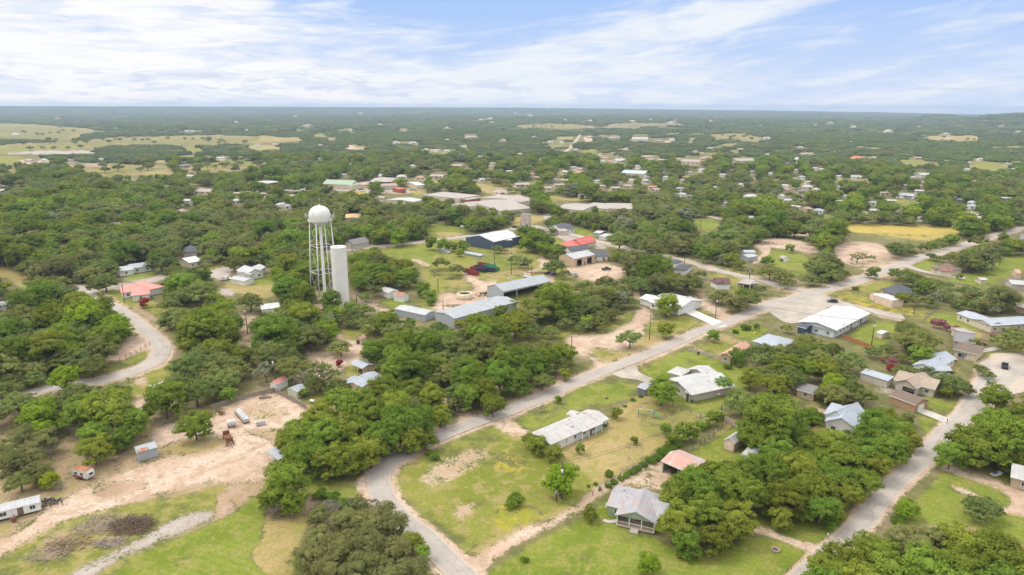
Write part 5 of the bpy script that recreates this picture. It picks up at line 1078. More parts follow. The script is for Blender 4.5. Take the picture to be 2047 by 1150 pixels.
FOOT.append((sc_[:2], np.array([1., 0]), np.array([0, 1.]), rs+2, rs+2)); FOOT.append((bc[:2], np.array([1., 0]), np.array([0, 1.]), 9, 8))
X, Y = PR(np.array([[sc_[0]-rs, sc_[1], 4], [sc_[0]+rs, sc_[1], 4], [sc_[0]+rs, sc_[1], hz], [sc_[0]-rs, sc_[1], hz]])); clear_poly(np.stack([X, Y], 1))
# small far water tower and radio mast
g0 = UN(1591, 336); ft = empty('distant_water_tower', (g0[0], g0[1], 0), 0, 'tiny white water tower on thin column far right in town', 'water tower')
k_ = slant(g0)/F; hz2 = hgt(g0, 317)
MB().lathe([(.3, hz2-4.5*k_), (3.6*k_, hz2-2*k_), (3.4*k_, hz2), (.2, hz2+2.6*k_)], 20).build('tank', MTW, ft, True); MB().lathe([(.9*k_, 0), (.9*k_, hz2-2*k_)], 12).build('column', MTW, ft, True)
g0 = UN(1011, 242); g0[2] = float(terrain(g0[0], g0[1])); mo = MB().tube((0, 0, 0), (0, 0, 100), 1.6, .5, 6).box(-2.2, 2.2, -2.2, 2.2, 60, 63).build('radio_mast', plain('mast_grey', (.25, .25, .27)), None, loc=tuple(g0)); tag(mo, 'thin dark radio mast on the horizon above town', 'radio mast')

# ---------------------------------------------------------------- utility poles and wires
MPOLE = plain('pole_wood', (.105, .075, .055), .9, .3, 1.5); MCAN = plain('transformer_grey', (.55, .57, .58), .5, .1); MINS = plain('insulator', (.45, .42, .38), .4); MWIRE = plain('wire', (.10, .10, .10), .6)
POLES = {}
def pole(px, py, top, label, kind='arm', key=None, mat_=None, lean=0):
    b = UN(px, py); h = hgt(b, top); ro = empty('utility_pole', (b[0], b[1], 0), R(random.uniform(-40, 40)), label, 'utility pole', 'utility poles')
    MB().tube((0, 0, -.3), (lean, 0, h), .19, .13, 8).build('pole', mat_ or MPOLE, ro, True)
    if 'arm' in kind:
        MB().box(lean-1.2, lean+1.2, -.09, -.2+.3, h-.75, h-.6).build('crossarm', MPOLE, ro)
        for x_ in (-1.1, -.4, .4, 1.1): MB().tube((lean+x_, 0, h-.6), (lean+x_, 0, h-.38), .05, n=5).build('insulator', MINS, ro)
    if 'can' in kind:
        MB().lathe([(.02, h-2.7), (.28, h-2.65), (.28, h-1.75), (.02, h-1.65)], 12, (lean, -.42, 0)).build('transformer', MCAN, ro, True)
    if 'lamp' in kind:
        MB().tube((lean, 0, h-.5), (lean+1.5, -.4, h-.1), .05, n=5).box(lean+1.4, lean+1.95, -.55, -.25, h-.22, h-.02).build('lamp_arm', MCAN, ro)
    if key: POLES[key] = (b[0], b[1], h-.4)
    return ro
pole(1123, 997, 924, 'tall dark pole in front of the lime green tree', 'bare can', 'a'); pole(1112, 1003, 965, 'short grey service pole left of tall pole by lime green tree', 'bare can')
pole(1142, 718, 672, 'dark bare pole where the pale lot meets the road', 'bare', 'b'); pole(1298, 680, 629, 'dark bare pole left of the white driveway house', 'bare', 'c'); pole(1430, 638, 592, 'pole with transformer by the white driveway end', 'arm can', 'd')
pole(1077, 700, 672, 'dark pole in the trees left of the pale lot', 'bare', 'e'); pole(1441, 829, 810, 'low pole with white transformer by the hedge end', 'bare can', 'f'); pole(1350, 882, 852, 'grey pole with transformer rising from the hedge', 'bare can', 'g'); pole(1521, 775, 760, 'pole with white transformer hidden in the grove', 'bare can')
pole(1742, 690, 641, 'tall leaning dark pole on the mown lot', 'bare can', 'h'); pole(1827, 630, 596, 'slim dark pole in the flowering lot', 'bare', 'i'); pole(552, 776, 712, 'tall pole beside the red roofed shed', 'arm can', 'j'); pole(495, 668, 612, 'dark pole at the brown clearing left of tower', 'bare can', 'k')
pole(249, 604, 557, 'dark pole in front of the coral roofed house', 'arm lamp', 'l'); pole(1022, 549, 504, 'pole with two crossarms beside the oak in the works yard', 'arm can', 'm'); pole(876, 584, 546, 'pole with transformer left of the dirt yard', 'bare can', 'n')
pole(886, 620, 596, 'short pole at the corner of the front warehouse', 'bare'); pole(1063, 552, 524, 'dark pole behind the equipment building', 'bare', 'o'); pole(896, 643, 622, 'dark stub pole left of the front warehouse', 'bare'); pole(922, 626, 616, 'second dark stub pole before the front warehouse', 'bare')
pole(1040, 458, 440, 'dark pole in front of the concrete block tower', 'bare', 'p'); pole(1113, 470, 449, 'street light pole beside the bright green tree', 'lamp bare', 'q'); pole(989, 528, 502, 'pole behind the green skip in the works yard', 'bare', 'r'); pole(1498, 558, 534, 'pole with white transformer beside the carport street', 'bare can', 's')
pole(1340, 519, 492, 'slim pole beside the street above the charcoal roofs', 'bare', 't'); pole(1368, 527, 515, 'short pole beside the street near charcoal roofs', 'bare'); pole(704, 504, 484, 'dark pole beside the street right of the standpipe', 'bare', 'u'); pole(713, 607, 585, 'dark pole right of the standpipe', 'bare', 'v'); pole(1445, 465, 441, 'pole at the edge of the square lawn', 'bare', 'w')
pole(1400, 462, 436, 'pole on the square lawn', 'bare'); pole(1488, 443, 422, 'grey pole in the oaks right of the square lawn', 'bare'); pole(433, 660, 640, 'pole with white transformer in the left oaks', 'bare can'); pole(920, 466, 450, 'slim pole before the lawn behind the yard', 'bare'); pole(1998, 530, 512, 'slim pole on the far right lawn', 'bare')
wr = 0
for a, b, lb in (('a', 'g', 'between the lime green tree and the hedge'), ('g', 'f', 'along the hedge'), ('b', 'c', 'above the pale lot'), ('c', 'd', 'along the main road'), ('d', 'h', 'across the junction'), ('h', 'i', 'over the flowering lot'), ('e', 'b', 'out of the roadside trees'), ('j', 'k', 'left of the gravel yard'), ('m', 'o', 'behind the equipment building'), ('n', 'm', 'over the works yard'), ('s', 't', 'along the cross street'), ('k', 'l', 'towards the coral roofed house'), ('j', 'e', 'over the oaks in the middle')):
    p, q = Vector(POLES[a]), Vector(POLES[b]); ro = empty('power_line', (0, 0, 0), 0, f'thin dark power line {lb}', 'power line', 'power lines')
    sd_ = (q-p).cross(Vector((0, 0, 1))).normalized()
    for k, o_ in enumerate((-.5, .5)):
        mb = MB(); N = 10
        pts = [p.lerp(q, t_/N)+sd_*o_+Vector((0, 0, -4*(t_/N)*(1-t_/N)*(p-q).length*.018)) for t_ in range(N+1)]
        for i in range(N): mb.tube(pts[i], pts[i+1], .032, n=4, cap=False)
        mb.build('wire', MWIRE, ro)

# ---------------------------------------------------------------- vehicles
TY = plain('tyre', (.02, .02, .02), .9); RIM = plain('wheel_rim', (.35, .35, .36), .4); LIGHT = plain('headlight', (.7, .7, .66), .2); TAIL = plain('taillight', (.35, .02, .02), .3)
def paintm(n, c): return plain('car_paint_'+n, c, .3, .05, .5, spec=.55)
def vehicle(px, py, rz, color, typ, label, cname):
    g = UN(px, py); L, Wd = {'car': (4.6, 1.8), 'suv': (4.8, 1.9), 'pickup': (5.6, 1.95), 'van': (5.4, 2.0)}[typ]
    ro = empty({'car': 'parked_car', 'suv': 'parked_car', 'pickup': 'pickup_truck', 'van': 'van'}[typ], (g[0], g[1], .06), R(rz), label, 'pickup' if typ == 'pickup' else ('van' if typ == 'van' else 'car'))
    h1 = {'car': .85, 'suv': 1.0, 'pickup': 1.0, 'van': 1.1}[typ]; h2 = {'car': 1.42, 'suv': 1.75, 'pickup': 1.8, 'van': 2.2}[typ]; l = L/2; w = Wd/2
    if typ == 'pickup':
        prof = [(-l, .45), (l, .45), (l, .85), (l-.15, h1), (l-1.5, h1+.05), (l-2.05, h2-.05), (-.35, h2), (-.45, h1+.1), (-l+.05, h1+.1), (-l, .9)]
        gl = [(l-1.6, h1+.1), (l-2.1, h2-.12), (-.3, h2-.1), (-.3, h1+.12)]
    elif typ == 'van':
        prof = [(-l, .4), (l, .4), (l, .95), (l-.9, h1+.1), (l-1.6, h2-.1), (l-2, h2), (-l+.1, h2), (-l, h2-.2)]; gl = [(l-1.0, h1+.15), (l-1.6, h2-.2), (l-2.8, h2-.2), (l-2.8, h1+.15)]
    else:
        prof = [(-l, .4), (l, .4), (l, .75), (l-1.1, h1), (l-1.9, h2-.03), (-l+1.0, h2), (-l+.2, h1+.08), (-l, .8)]; gl = [(l-1.25, h1+.03), (l-1.9, h2-.1), (-l+1.05, h2-.1), (-l+.4, h1+.08)]
    mb = MB(); pm = paintm(cname, color)
    def pr(poly, y0, y1, mi): mb.prism([(p[0], p[1]) for p in poly], 'y', y0, y1, mi)
    pr(prof, -w, w, 0); bo = mb.build('body', pm, ro)
    bv = bo.modifiers.new('edge', 'BEVEL'); bv.width = .07; bv.segments = 2
    mb = MB(); mb.prism(gl, 'y', -w-.012, w+.012); mb.build('side_window', M_GLASS, ro)
    mb = MB(); a, b_ = gl[0], gl[1]; dx = .03; mb.prism([(a[0]+.1+dx, a[1]-.02), (b_[0]+.1+dx, b_[1]), (b_[0]+dx, b_[1]), (a[0]+dx, a[1]-.02)], 'y', -w+.12, w-.12); mb.build('windscreen', M_GLASS, ro)
    if typ == 'pickup': MB().box(-l+.15, -.6, -w+.15, w-.15, h1+.08, h1+.115).build('truck_bed', TY, ro)
    for sx in (-1, 1):
        for sy in (-1, 1):
            x_ = sx*(l-.85); y_ = sy*(w-.1); wh = MB().tube((x_, y_-.12, .36), (x_, y_+.12, .36), .36, n=16).build('wheel', TY, ro); MB().tube((x_, y_+sy*.125, .36), (x_, y_+sy*.14, .36), .2, n=12).build('rim', RIM, wh)
        for k in (-1, 1):
            if sx > 0: MB().box(l-.02, l+.02, k*(w-.35)-.16, k*(w-.35)+.16, .62, .78).build('headlight', LIGHT, ro)
            else: MB().box(-l-.02, -l+.02, k*(w-.25)-.12, k*(w-.25)+.12, .68, .86).build('taillight', TAIL, ro)
    X, Y = PR(np.array([[g[0]-2, g[1], .5], [g[0]+2, g[1], .5], [g[0]+2, g[1], 1.6], [g[0]-2, g[1], 1.6]])); clear_poly(np.stack([X, Y], 1)); return ro
vh = vehicle
vh(2008, 735, 55, (.02, .022, .025), 'pickup', 'black pickup parked on the gravel turning area', 'black')
vh(1664, 605, 165, (.025, .03, .04), 'suv', 'black car parked at the corner of the white commercial building', 'black')
vh(962, 723, 20, (.42, .47, .53), 'suv', 'silver blue car parked under the oaks in the middle', 'silver'); vh(975, 720, 100, (.33, .10, .05), 'car', 'rust red car beside the silver car under the oaks', 'rust')
vh(1483, 568, 20, (.03, .03, .035), 'suv', 'dark car under the pale carport, left one', 'black'); vh(1492, 569, 20, (.10, .11, .13), 'suv', 'grey car under the pale carport, right one', 'grey')
vh(1048, 531, 175, (.02, .02, .022), 'pickup', 'black truck parked under the oak in the works yard', 'black'); vh(1098, 548, 30, (.03, .03, .03), 'pickup', 'dark truck behind the equipment building end', 'black'); vh(1108, 550, 10, (.05, .05, .055), 'car', 'dark car right of the truck behind the equipment building', 'grey')
vh(928, 457, 5, (.70, .70, .69), 'van', 'white van parked on the lawn behind the hedge trees', 'white'); vh(334, 629, 5, (.60, .60, .60), 'car', 'small white car beside the red bed on the left', 'white')
vh(1998, 393+240, 0, (.5, .5, .5), 'car', 'silver car near the long angled building', 'silver2') if False else None
vh(884, 440, 10, (.04, .04, .05), 'suv', 'black car under the oaks near the school', 'black'); vh(1921, 712, -15, (.03, .04, .06), 'suv', 'dark blue car behind the cream house', 'darkblue'); vh(1935, 716, -15, (.03, .03, .03), 'suv', 'black car right of the dark blue car behind cream house', 'black')
vh(790, 371, 5, (.6, .6, .6), 'car', 'pale car before the hip roofed pavilion', 'white'); vh(776, 362, 5, (.05, .05, .06), 'car', 'dark car under the pavilion edge', 'black'); vh(1960, 768, 40, (.05, .05, .05), 'car', 'small dark car at the turning area mouth', 'black') if False else None
for k, (x, y, c, cn) in enumerate([(1000, 388, (.55,.55,.55), 'silver'), (1006, 389, (.04,.04,.05), 'black'), (992, 387, (.30,.05,.04), 'red'), (574, 379, (.05,.05,.06), 'black'), (584, 380, (.5,.5,.5), 'silver'), (594, 380, (.05,.07,.12), 'darkblue'), (604, 381, (.55,.55,.55), 'white'), (614, 380, (.04,.04,.05), 'black'), (838, 376, (.6,.6,.6), 'white'), (830, 381, (.5,.5,.5), 'silver'), (822, 380, (.08,.08,.1), 'grey'), (845, 380, (.6,.6,.6), 'white')]):
    nm_ = {'silver': 'silver', 'black': 'black', 'red': 'dark red', 'darkblue': 'dark blue', 'white': 'white', 'grey': 'grey'}[cn]
    where = 'in the school lot' if 980 < x < 1010 else ('on the pale lot left of the green hall' if x < 620 else 'by the red store')
    vh(x, y, random.uniform(-20, 20)+ (0 if k % 2 else 90), c, 'suv' if k % 2 else 'car', f'{nm_} car parked {where}, ' + (f'{ordn([574,584,594,604,614].index(x))} from left' if x < 620 else (f'{ordn([992,1000,1006].index(x))} from left' if 980 < x < 1010 else f'{ordn([822,830,838,845].index(x))} from the left')), cn)

# ---------------------------------------------------------------- works-yard things
def skip_bin(px, py, rz, c, label, nm, L=6.5, H=1.8, W=2.4):
    g = UN(px, py); ro = empty('skip_container', (g[0], g[1], .05), R(rz), label, 'skip', 'open skips parked in the works yard'); mm_ = plain('skip_'+nm, c, .55, .2, .8)
    l, w = L/2, W/2; mb = MB(); t_ = .08
    mb.box(-l, l, -w, w, .25, .33)
    for sy in (-1, 1): e = sorted((sy*w, sy*(w-t_))); mb.box(-l, l, e[0], e[1], .33, H)
    mb.box(-l, -l+t_, -w+t_, w-t_, .33, H); mb.box(l-t_, l, -w+t_, w-t_, .33, H)
    for k in range(8):
        x_ = -l+.4+k*(L-.8)/7
        for sy in (-1, 1): e = sorted((sy*w, sy*(w+.07))); mb.box(x_-.05, x_+.05, e[0], e[1], .3, H-.05)
    mb.build('body', mm_, ro)
    mb = MB()
    for sy in (-1, 1): e = sorted((sy*(w-.02), sy*(w+.1))); mb.box(-l-.05, l+.05, e[0], e[1], H, H+.09)
    mb.build('rim', mm_, ro); MB().box(-l+t_, l-t_, -w+t_, w-t_, .33, H*.62).build('load', plain('pale_rubble', (.45, .43, .40), .9, .3, 1.2, bump=.5), ro)
    for sx in (-1, 1):
        MB().tube((sx*(l-.6), -w, .15), (sx*(l-.6), w, .15), .15, n=10).build('roller', TY, ro)
for x, y, c, nm, lb in [(938,545,(.24,.04,.04),'maroon','nearest maroon skip'),(946,549,(.24,.04,.04),'maroon','second maroon skip, right of the nearest'),(951,541,(.34,.05,.05),'maroon','maroon skip behind the white filled ones'),(958,538,(.03,.05,.07),'teal','dark teal skip in the middle row'),
                        (962,543,(.035,.05,.07),'teal','dark teal skip, front of the middle row'),(972,541,(.03,.05,.08),'teal','dark teal skip right of the middle row'),(979,543,(.03,.05,.07),'teal','dark teal skip at the right end'),(966,532,(.36,.05,.05),'maroon','farthest maroon skip'),(987,540,(.05,.24,.12),'green','bright green skip at the right end'),(980,535,(.06,.30,.15),'green','bright green skip behind the dark teal ones')]:
    skip_bin(x, y, -28, c, lb+' in the works yard', nm)
MPIPE = plain('pipe_grey', (.50, .53, .53), .6, .15)
k = 0
for row, (x0_, y0_, x1_, y1_, n_) in enumerate([(878,501,899,506,9),(922,505,962,513,14)]):
    for i in range(n_):
        x = x0_+(x1_-x0_)*i/(n_-1); y = y0_+(y1_-y0_)*i/(n_-1); g = UN(x, y)
        prof = [(.42, -3), (.5, -3), (.5, 3), (.42, 3), (.42, -3)]
        o = MB().lathe(prof, 14).build('concrete_pipe', MPIPE, None, True); o.rotation_euler = (R(90), 0, R(-20)); o.location = (g[0], g[1], .55)
        tag(o, f"pale grey pipe lying on the grass {'in the rear group' if row == 0 else 'in the front row'}, {ordn(i)} from the left", 'pipe', 'pale pipes laid out in the works yard')
# big cream barrel tank; a black disc paints the shade in its open mouth
g = UN(929, 596); ro = empty('round_tank', (g[0], g[1], 0), R(20), 'cream round tank lying with its dark open mouth up in the yard', 'tank')
MB().lathe([(3.6, 0), (3.8, .4), (3.7, 2.2), (3.3, 2.6), (2.9, 2.6), (2.9, 2.0)], 28).build('shell', plain('cream_paint', (.60, .52, .36), .5, .12), ro, True); MB().lathe([(.01, 2.05), (2.9, 2.05)], 28).build('inside', plain('tank_mouth_shade', (.012, .012, .014)), ro)
def rdir0(rg): v_ = rg.normal(size=3); return v_/np.linalg.norm(v_)
def heap(name, px, py, rx, ry, h, mat_, label, cat, n=40, seed=1, stick=None):
    g = UN(px, py); rg = np.random.default_rng(seed); mb = MB()
    for i in range(n):
        a, r_ = rg.random()*6.28, math.sqrt(rg.random()); x, y = rx*r_*math.cos(a), ry*r_*math.sin(a); zz_ = h*(1-r_)*rg.random()+.15
        if stick:
            d = rg.normal(size=3); d[2] *= .25; d /= np.linalg.norm(d); l = rg.uniform(*stick); mb.tube((x-d[0]*l/2, y-d[1]*l/2, max(.05, zz_-d[2]*l/2)), (x+d[0]*l/2, y+d[1]*l/2, max(.08, zz_+d[2]*l/2)), rg.uniform(.03, .10), .02, n=4)
        else:
            s_ = rg.uniform(.12, .42); q3 = rdir0(rg); a3 = np.cross(q3, rdir0(rg)); a3 /= np.linalg.norm(a3)+1e-6; b3 = np.cross(q3, a3); l3 = s_*rg.uniform(1, 4); w3 = s_*rg.uniform(.3, 1)
            vs3 = [np.array([x, y, max(.2, zz_)])+q3*i3*l3*.5*np.array([1, 1, .35])+a3*j3*s_*.5+b3*k3*w3*.5 for i3 in (-1, 1) for j3 in (-1, 1) for k3 in (-1, 1)]
            mb.add(vs3, [(0,1,3,2),(4,6,7,5),(0,4,5,1),(2,3,7,6),(0,2,6,4),(1,5,7,3)])
    o = mb.build(name, mat_, None); o.location = (g[0], g[1], 0); o['kind'] = 'stuff' if n > 60 else 'thing'; tag(o, label, cat); 
    if n > 60: del o['category']
    return o
MBR = plain('dead_brush', (.17, .12, .085), .95, .35, 1.0); MBR2 = plain('pale_brush', (.33, .27, .22), .95, .3, 1.0); MJUNK = plain('dark_scrap', (.06, .06, .065), .7, .6, 1.2); MRUSTY = plain('rusty_iron', (.20, .085, .045), .9, .4, 1.5)
heap('brush_pile', 264, 1052, 4.8, 3.6, 1.8, MBR, 'big round heap of cut branches on the grass strip', 'brush', 420, 1, (1, 4)); heap('brush_pile', 192, 1060, 5.5, 2.2, .6, MBR2, 'flat scatter of dry branches left of the big heap', 'brush', 80, 2, (1.5, 5)); heap('brush_pile', 140, 1090, 5.0, 3.0, .6, MBR, 'brown brush scatter lowest on the left', 'brush', 80, 3, (1, 4)); heap('brush_pile', 218, 1087, 3.3, 1.6, .6, MBR2, 'small pale brush heap below the big heap', 'brush', 140, 4, (1, 3)); heap('brush_pile', 90, 1110, 4.0, 2.5, .4, MBR2, 'thin brush scatter at the lot edge', 'brush', 61, 5, (1, 3)); heap('brush_pile', 205, 1040, 4, 2, .4, MBR2, 'thin twigs behind the big heap', 'brush', 61, 6, (1, 4))
heap('scrap_pile', 973, 590, 7, 3.5, 2.0, MJUNK, 'dark scrap heap at the gable of the equipment building', 'scrap', 120, 7); heap('scrap_pile', 908, 612, 5, 2, .8, plain('tan_scrap', (.30, .21, .14)), 'brown scrap by the round tank', 'scrap', 80, 8); heap('scrap_pile', 1082, 574, 6, 3, 1.2, MJUNK, 'dark machinery in front of the open bays', 'scrap', 80, 9); heap('scrap_pile', 90, 1005, 4, 1.6, .8, MJUNK, 'scrap heap behind the white trailer', 'scrap', 80, 10); heap('scrap_pile', 905, 558, 5, 2, 1, MBR, 'brush heap under the yard oaks', 'brush', 90, 11, (1, 4)); heap('scrap_pile', 1075, 546, 6, 2.2, .9, plain('red_scrap', (.28, .12, .08)), 'reddish scrap behind the equipment building', 'scrap', 80, 12)

heap('tank_scrap', 585, 872, 3.5, 2.4, .8, plain('pale_junk', (.36, .36, .32), .8, .5, 1.0), 'pale tangled junk beside the paddock grove', 'scrap', 90, 15); heap('scrap_pile', 468, 622, .1, .1, .1, MBR, 'x', 'x', 61) if False else None

# paddock equipment
def thing1(name, px, py, rz, label, cat, parts, group=None):
    g = UN(px, py); ro = empty(name, (g[0], g[1], .03), R(rz), label, cat, group)
    for nm, mb, mm_ in parts: mb.build(nm, mm_, ro, False)
    return ro
MGALV = plain('galvanised', (.42, .44, .46), .45, .2, .9, dirt=((.25, .22, .2), .5))
def trough(px, py, rz, L, W, H, label, mm_=MGALV):
    mb = MB(); l, w = L/2, W/2; mb.box(-l, l, -w, w, .12, .2); mb.box(-l, l, -w, -w+.06, .2, H); mb.box(-l, l, w-.06, w, .2, H); mb.box(-l, -l+.06, -w+.06, w-.06, .2, H); mb.box(l-.06, l, -w+.06, w-.06, .2, H)
    lg = MB()
    for x_ in (-l+.3, l-.3): lg.box(x_-.06, x_+.06, -w-.03, w+.03, 0, .12)
    return thing1('feed_trough', px, py, rz, label, 'trough', [('basin', mb, mm_), ('foot', lg, MRUSTY)])
trough(530, 796, 18, 3.6, .7, .5, 'long shallow feed trough in the upper paddock', MBR2); trough(522, 850, 22, 2.6, 1.0, .8, 'short grey water trough below the long grey tank')
def cyl(px, py, rz, r_, L, label, name='fuel_tank', mm_=MGALV, cat='tank'):
    mb = MB().tube((-L/2, 0, r_+.25), (L/2, 0, r_+.25), r_, n=18); ft_ = MB()
    for x_ in (-L/3, L/3): ft_.box(x_-.1, x_+.1, -r_*.8, r_*.8, 0, .4)
    en = MB().tube((L/2, 0, r_+.25), (L/2+.02, 0, r_+.25), r_*.9, n=18)
    return thing1(name, px, py, rz, label, cat, [('shell', mb, mm_), ('cradle', ft_, MRUSTY), ('end_cap', en, plain('tank_end', (.3,.31,.32)))])
cyl(463, 853, 25, .95, 2.4, 'white and grey round tank beside the brown track in the lot', mm_=plain('scuffed_white', (.55,.55,.53), .5, .15, 1, dirt=((.2,.18,.16), .6))); cyl(477, 826, -10, .5, 1.3, 'small white drum beside the upper paddock gate'); cyl(625, 806, -20, .45, 1.5, 'white propane tank on the grass behind the paddock', 'propane_tank', plain('propane_white', (.68,.68,.66), .4), 'propane tank'); cyl(718, 656, 10, .55, 1.6, 'small white tank on the grass above tiny cream shed', mm_=plain('propane_white', (.68,.68,.66)))
mb = MB(); mb.box(-4.4, 4.4, -.75, .75, .35, 1.35); thing1('long_tank', 484, 836, -52, 'long grey steel box tank lying across the paddock lot', 'tank', [('body', mb, MGALV), ('skid', MB().box(-4.5, 4.5, -.85, -.7, 0, .35).box(-4.5, 4.5, .7, .85, 0, .35), MRUSTY), ('lid', MB().box(-3.8, -1, -.5, .5, 1.36, 1.42).box(1, 3.8, -.5, .5, 1.36, 1.42), MGALV)])
# rusty old machine
fr = MB(); fr.box(-3.2, 3.2, -.7, -.55, .6, .8).box(-3.2, 3.2, .55, .7, .6, .8)
for x_ in (-3, -1.5, 0, 1.5, 3): fr.box(x_-.07, x_+.07, -.55, .55, .62, .78)
for x_ in (-3, 2.0): fr.box(x_-.05, x_+.05, -.9, .9, .8, 2.0)
whs = [('wheel', MB().tube((x_, y_-.08, .55), (x_, y_+.08, .55), .55, n=14), MRUSTY) for x_ in (-2.2, 2.4) for y_ in (-.95, .95)]
thing1('farm_implement', 457, 883, -58, 'rusty red-brown farm machine standing alone in the lot', 'farm machine', [('frame', fr, MRUSTY), ('hopper', MB().prism([(-1.2, 1.6), (1.2, 1.6), (.5, .8), (-.5, .8)], 'y', -.5, .5), MRUSTY), ('drawbar', MB().tube((3.2, 0, .6), (5.0, .2, .3), .08), MRUSTY)]+whs)
thing1('farm_implement', 443, 828, 30, 'small rusty implement at the paddock corner', 'farm machine', [('frame', MB().box(-1, 1, -.5, .5, .4, .6).box(-.8, -.7, -.5, .5, .6, 1.4), MRUSTY), ('wheel', MB().tube((0, -.6, .4), (0, -.5, .4), .4), MRUSTY), ('wheel', MB().tube((0, .5, .4), (0, .6, .4), .4), MRUSTY)])
# derelict caravan
g = UN(168, 955); ro = empty('derelict_caravan', (g[0], g[1], 0), R(-16), 'derelict white caravan with rusted orange roof in the dirt', 'caravan')
pf = [(-2.4, .5), (2.3, .5), (2.5, .9), (2.45, 2.0), (2.1, 2.45), (-2.0, 2.5), (-2.4, 2.1)]
MB().prism(pf, 'y', -1.05, 1.05).build('body', plain('scuffed_white2', (.60, .59, .56), .6, .2, 1.2, dirt=((.30, .14, .08), .55)), ro)
MB().prism([(2.12, 2.44), (2.14, 2.5), (-2.0, 2.56), (-2.0, 2.5)], 'y', -1.0, 1.0).build('roof', plain('rust_orange', (.34, .13, .06), .85, .5, 1.3, dirt=((.55, .5, .45), .9)), ro)
MB().box(2.44, 2.52, -.5, .5, 1.3, 1.8).build('window', M_GLASS, ro)
for x_ in (-1.2, .6): MB().box(x_-.4, x_+.4, -1.07, -1.04, 1.3, 1.9).build('window', M_GLASS, ro)
MB().box(-2.2, 1.0, -1.12, -1.04, .5, 1.1).build('side_skirt', MRUSTY, ro)
for y_ in (-.95, .95): MB().tube((0, y_-.1, .35), (0, y_+.1, .35), .35, n=12).build('wheel', TY, ro)
MB().tube((2.4, 0, .5), (3.5, 0, .4), .06).build('drawbar', MRUSTY, ro)
# rusty barrel and wire pen beside the trailer
thing1('barrel', 28, 1043, 0, 'rusty brown barrel in front of the white trailer', 'barrel', [('drum', MB().lathe([(.01, .02), (.45, .02), (.45, 1.1), (.01, 1.1)], 14), MRUSTY), ('hoop', MB().lathe([(.46, .4), (.5, .4), (.5, .46), (.46, .46), (.46, .4)], 14), MRUSTY)])
# swing set
sw = MB(); MSW = plain('swing_blue', (.06, .14, .20)); MSW2 = plain('slide_teal', (.05, .28, .30), .4)
for x_ in (-2.2, 2.2): sw.tube((x_, -1.1, 0), (x_, 0, 2.3), .06).tube((x_, 1.1, 0), (x_, 0, 2.3), .06)
thing1('swing_set', 1291, 833, -15, 'blue and green swing set with slide on the dry lawn', 'swing set', [('frame', sw, MSW), ('top_bar', MB().tube((-2.3, 0, 2.3), (2.3, 0, 2.3), .06), plain('bar_white', (.6,.6,.6))), ('swing', MB().box(-1.4, -.9, -.15, .15, .5, .55).tube((-1.4, 0, .5), (-1.4, 0, 2.3), .02, n=4).tube((-.9, 0, .5), (-.9, 0, 2.3), .02, n=4), MSW), ('swing', MB().box(-.3, .2, -.15, .15, .5, .55).tube((-.3, 0, .5), (-.3, 0, 2.3), .02, n=4).tube((.2, 0, .5), (.2, 0, 2.3), .02, n=4), MSW),
    ('slide', MB().prism([(1.9, 1.5), (2.0, 1.6), (4.2, .3), (4.1, .2)], 'y', -.35, .35).box(1.5, 2.1, -.5, .5, 1.45, 1.52), MSW2)])
# mailboxes, bins, playset, garden things
def mailbox(px, py, rz, label, c=(.6, .6, .58)):
    return thing1('mailbox', px, py, rz, label, 'mailbox', [('post', MB().box(-.05, .05, -.05, .05, 0, 1.1), MPOLE), ('box', MB().prism([(-.14, 1.1), (.14, 1.1), (.14, 1.3), (.08, 1.42), (-.08, 1.42), (-.14, 1.3)], 'x', -.28, .28), plain('box_%d' % int(c[0]*99), c))])
mailbox(1654, 1079, 70, 'white mailbox at the drive mouth on the right road'); mailbox(1893, 847, 60, 'black mailbox where the brick garage drive meets the road', (.05, .05, .05)); mailbox(257, 765, 20, 'dark mailbox beside the curved left road', (.06, .06, .06))
def bin_(px, py, rz, label, c): return thing1('wheelie_bin', px, py, rz, label, 'bin', [('body', MB().prism([(-.28, .1), (.28, .1), (.34, 1.0), (-.34, 1.0)], 'y', -.3, .3), plain('bin_%s' % label.split()[0], c)), ('lid', MB().box(-.37, .37, -.34, .34, 1.0, 1.08), plain('bin_%s' % label.split()[0], c)), ('wheel', MB().tube((-.28, -.3, .1), (-.28, .3, .1), .1), TY)])
bin_(1975, 767, 10, 'green wheelie bin at the turning area kerb', (.03, .10, .07)); bin_(1817, 779, 10, 'teal bin inside the tan garage mouth', (.04, .22, .20)); bin_(1396, 709, 10, 'dark blue bin by the bright green lawn edge', (.04, .06, .10))
thing1('play_slide', 1506+3, 668, 20, 'small yellow slide on the lawn beside the blue-grey roof', 'slide', [('chute', MB().prism([(-.2, .9), (0, 1.0), (1.5, .2), (1.4, .1)], 'y', -.3, .3), plain('yellow_plastic', (.65, .50, .04))), ('ladder', MB().box(-.25, -.15, -.3, .3, 0, .95), plain('yellow_plastic', (.65, .50, .04)))])
thing1('garden_table', 1434, 792, 10, 'round white garden table behind the broad white house', 'table', [('top', MB().lathe([(.01, .75), (.9, .75), (.9, .8), (.01, .8)], 18), M_TRIM), ('pedestal', MB().tube((0, 0, 0), (0, 0, .75), .07), M_TRIM), ('base', MB().lathe([(.01, .0), (.4, .0), (.4, .05), (.01, .05)], 12), M_TRIM)])
thing1('garden_chair', 1414, 796, 40, 'white garden chair left of the round garden table', 'chair', [('seat', MB().box(-.25, .25, -.25, .25, .42, .46), M_TRIM), ('backrest', MB().box(-.25, -.2, -.25, .25, .46, .95), M_TRIM)]+[('leg', MB().box(a-.02, a+.02, b_-.02, b_+.02, 0, .42), M_TRIM) for a in (-.22, .22) for b_ in (-.22, .22)])
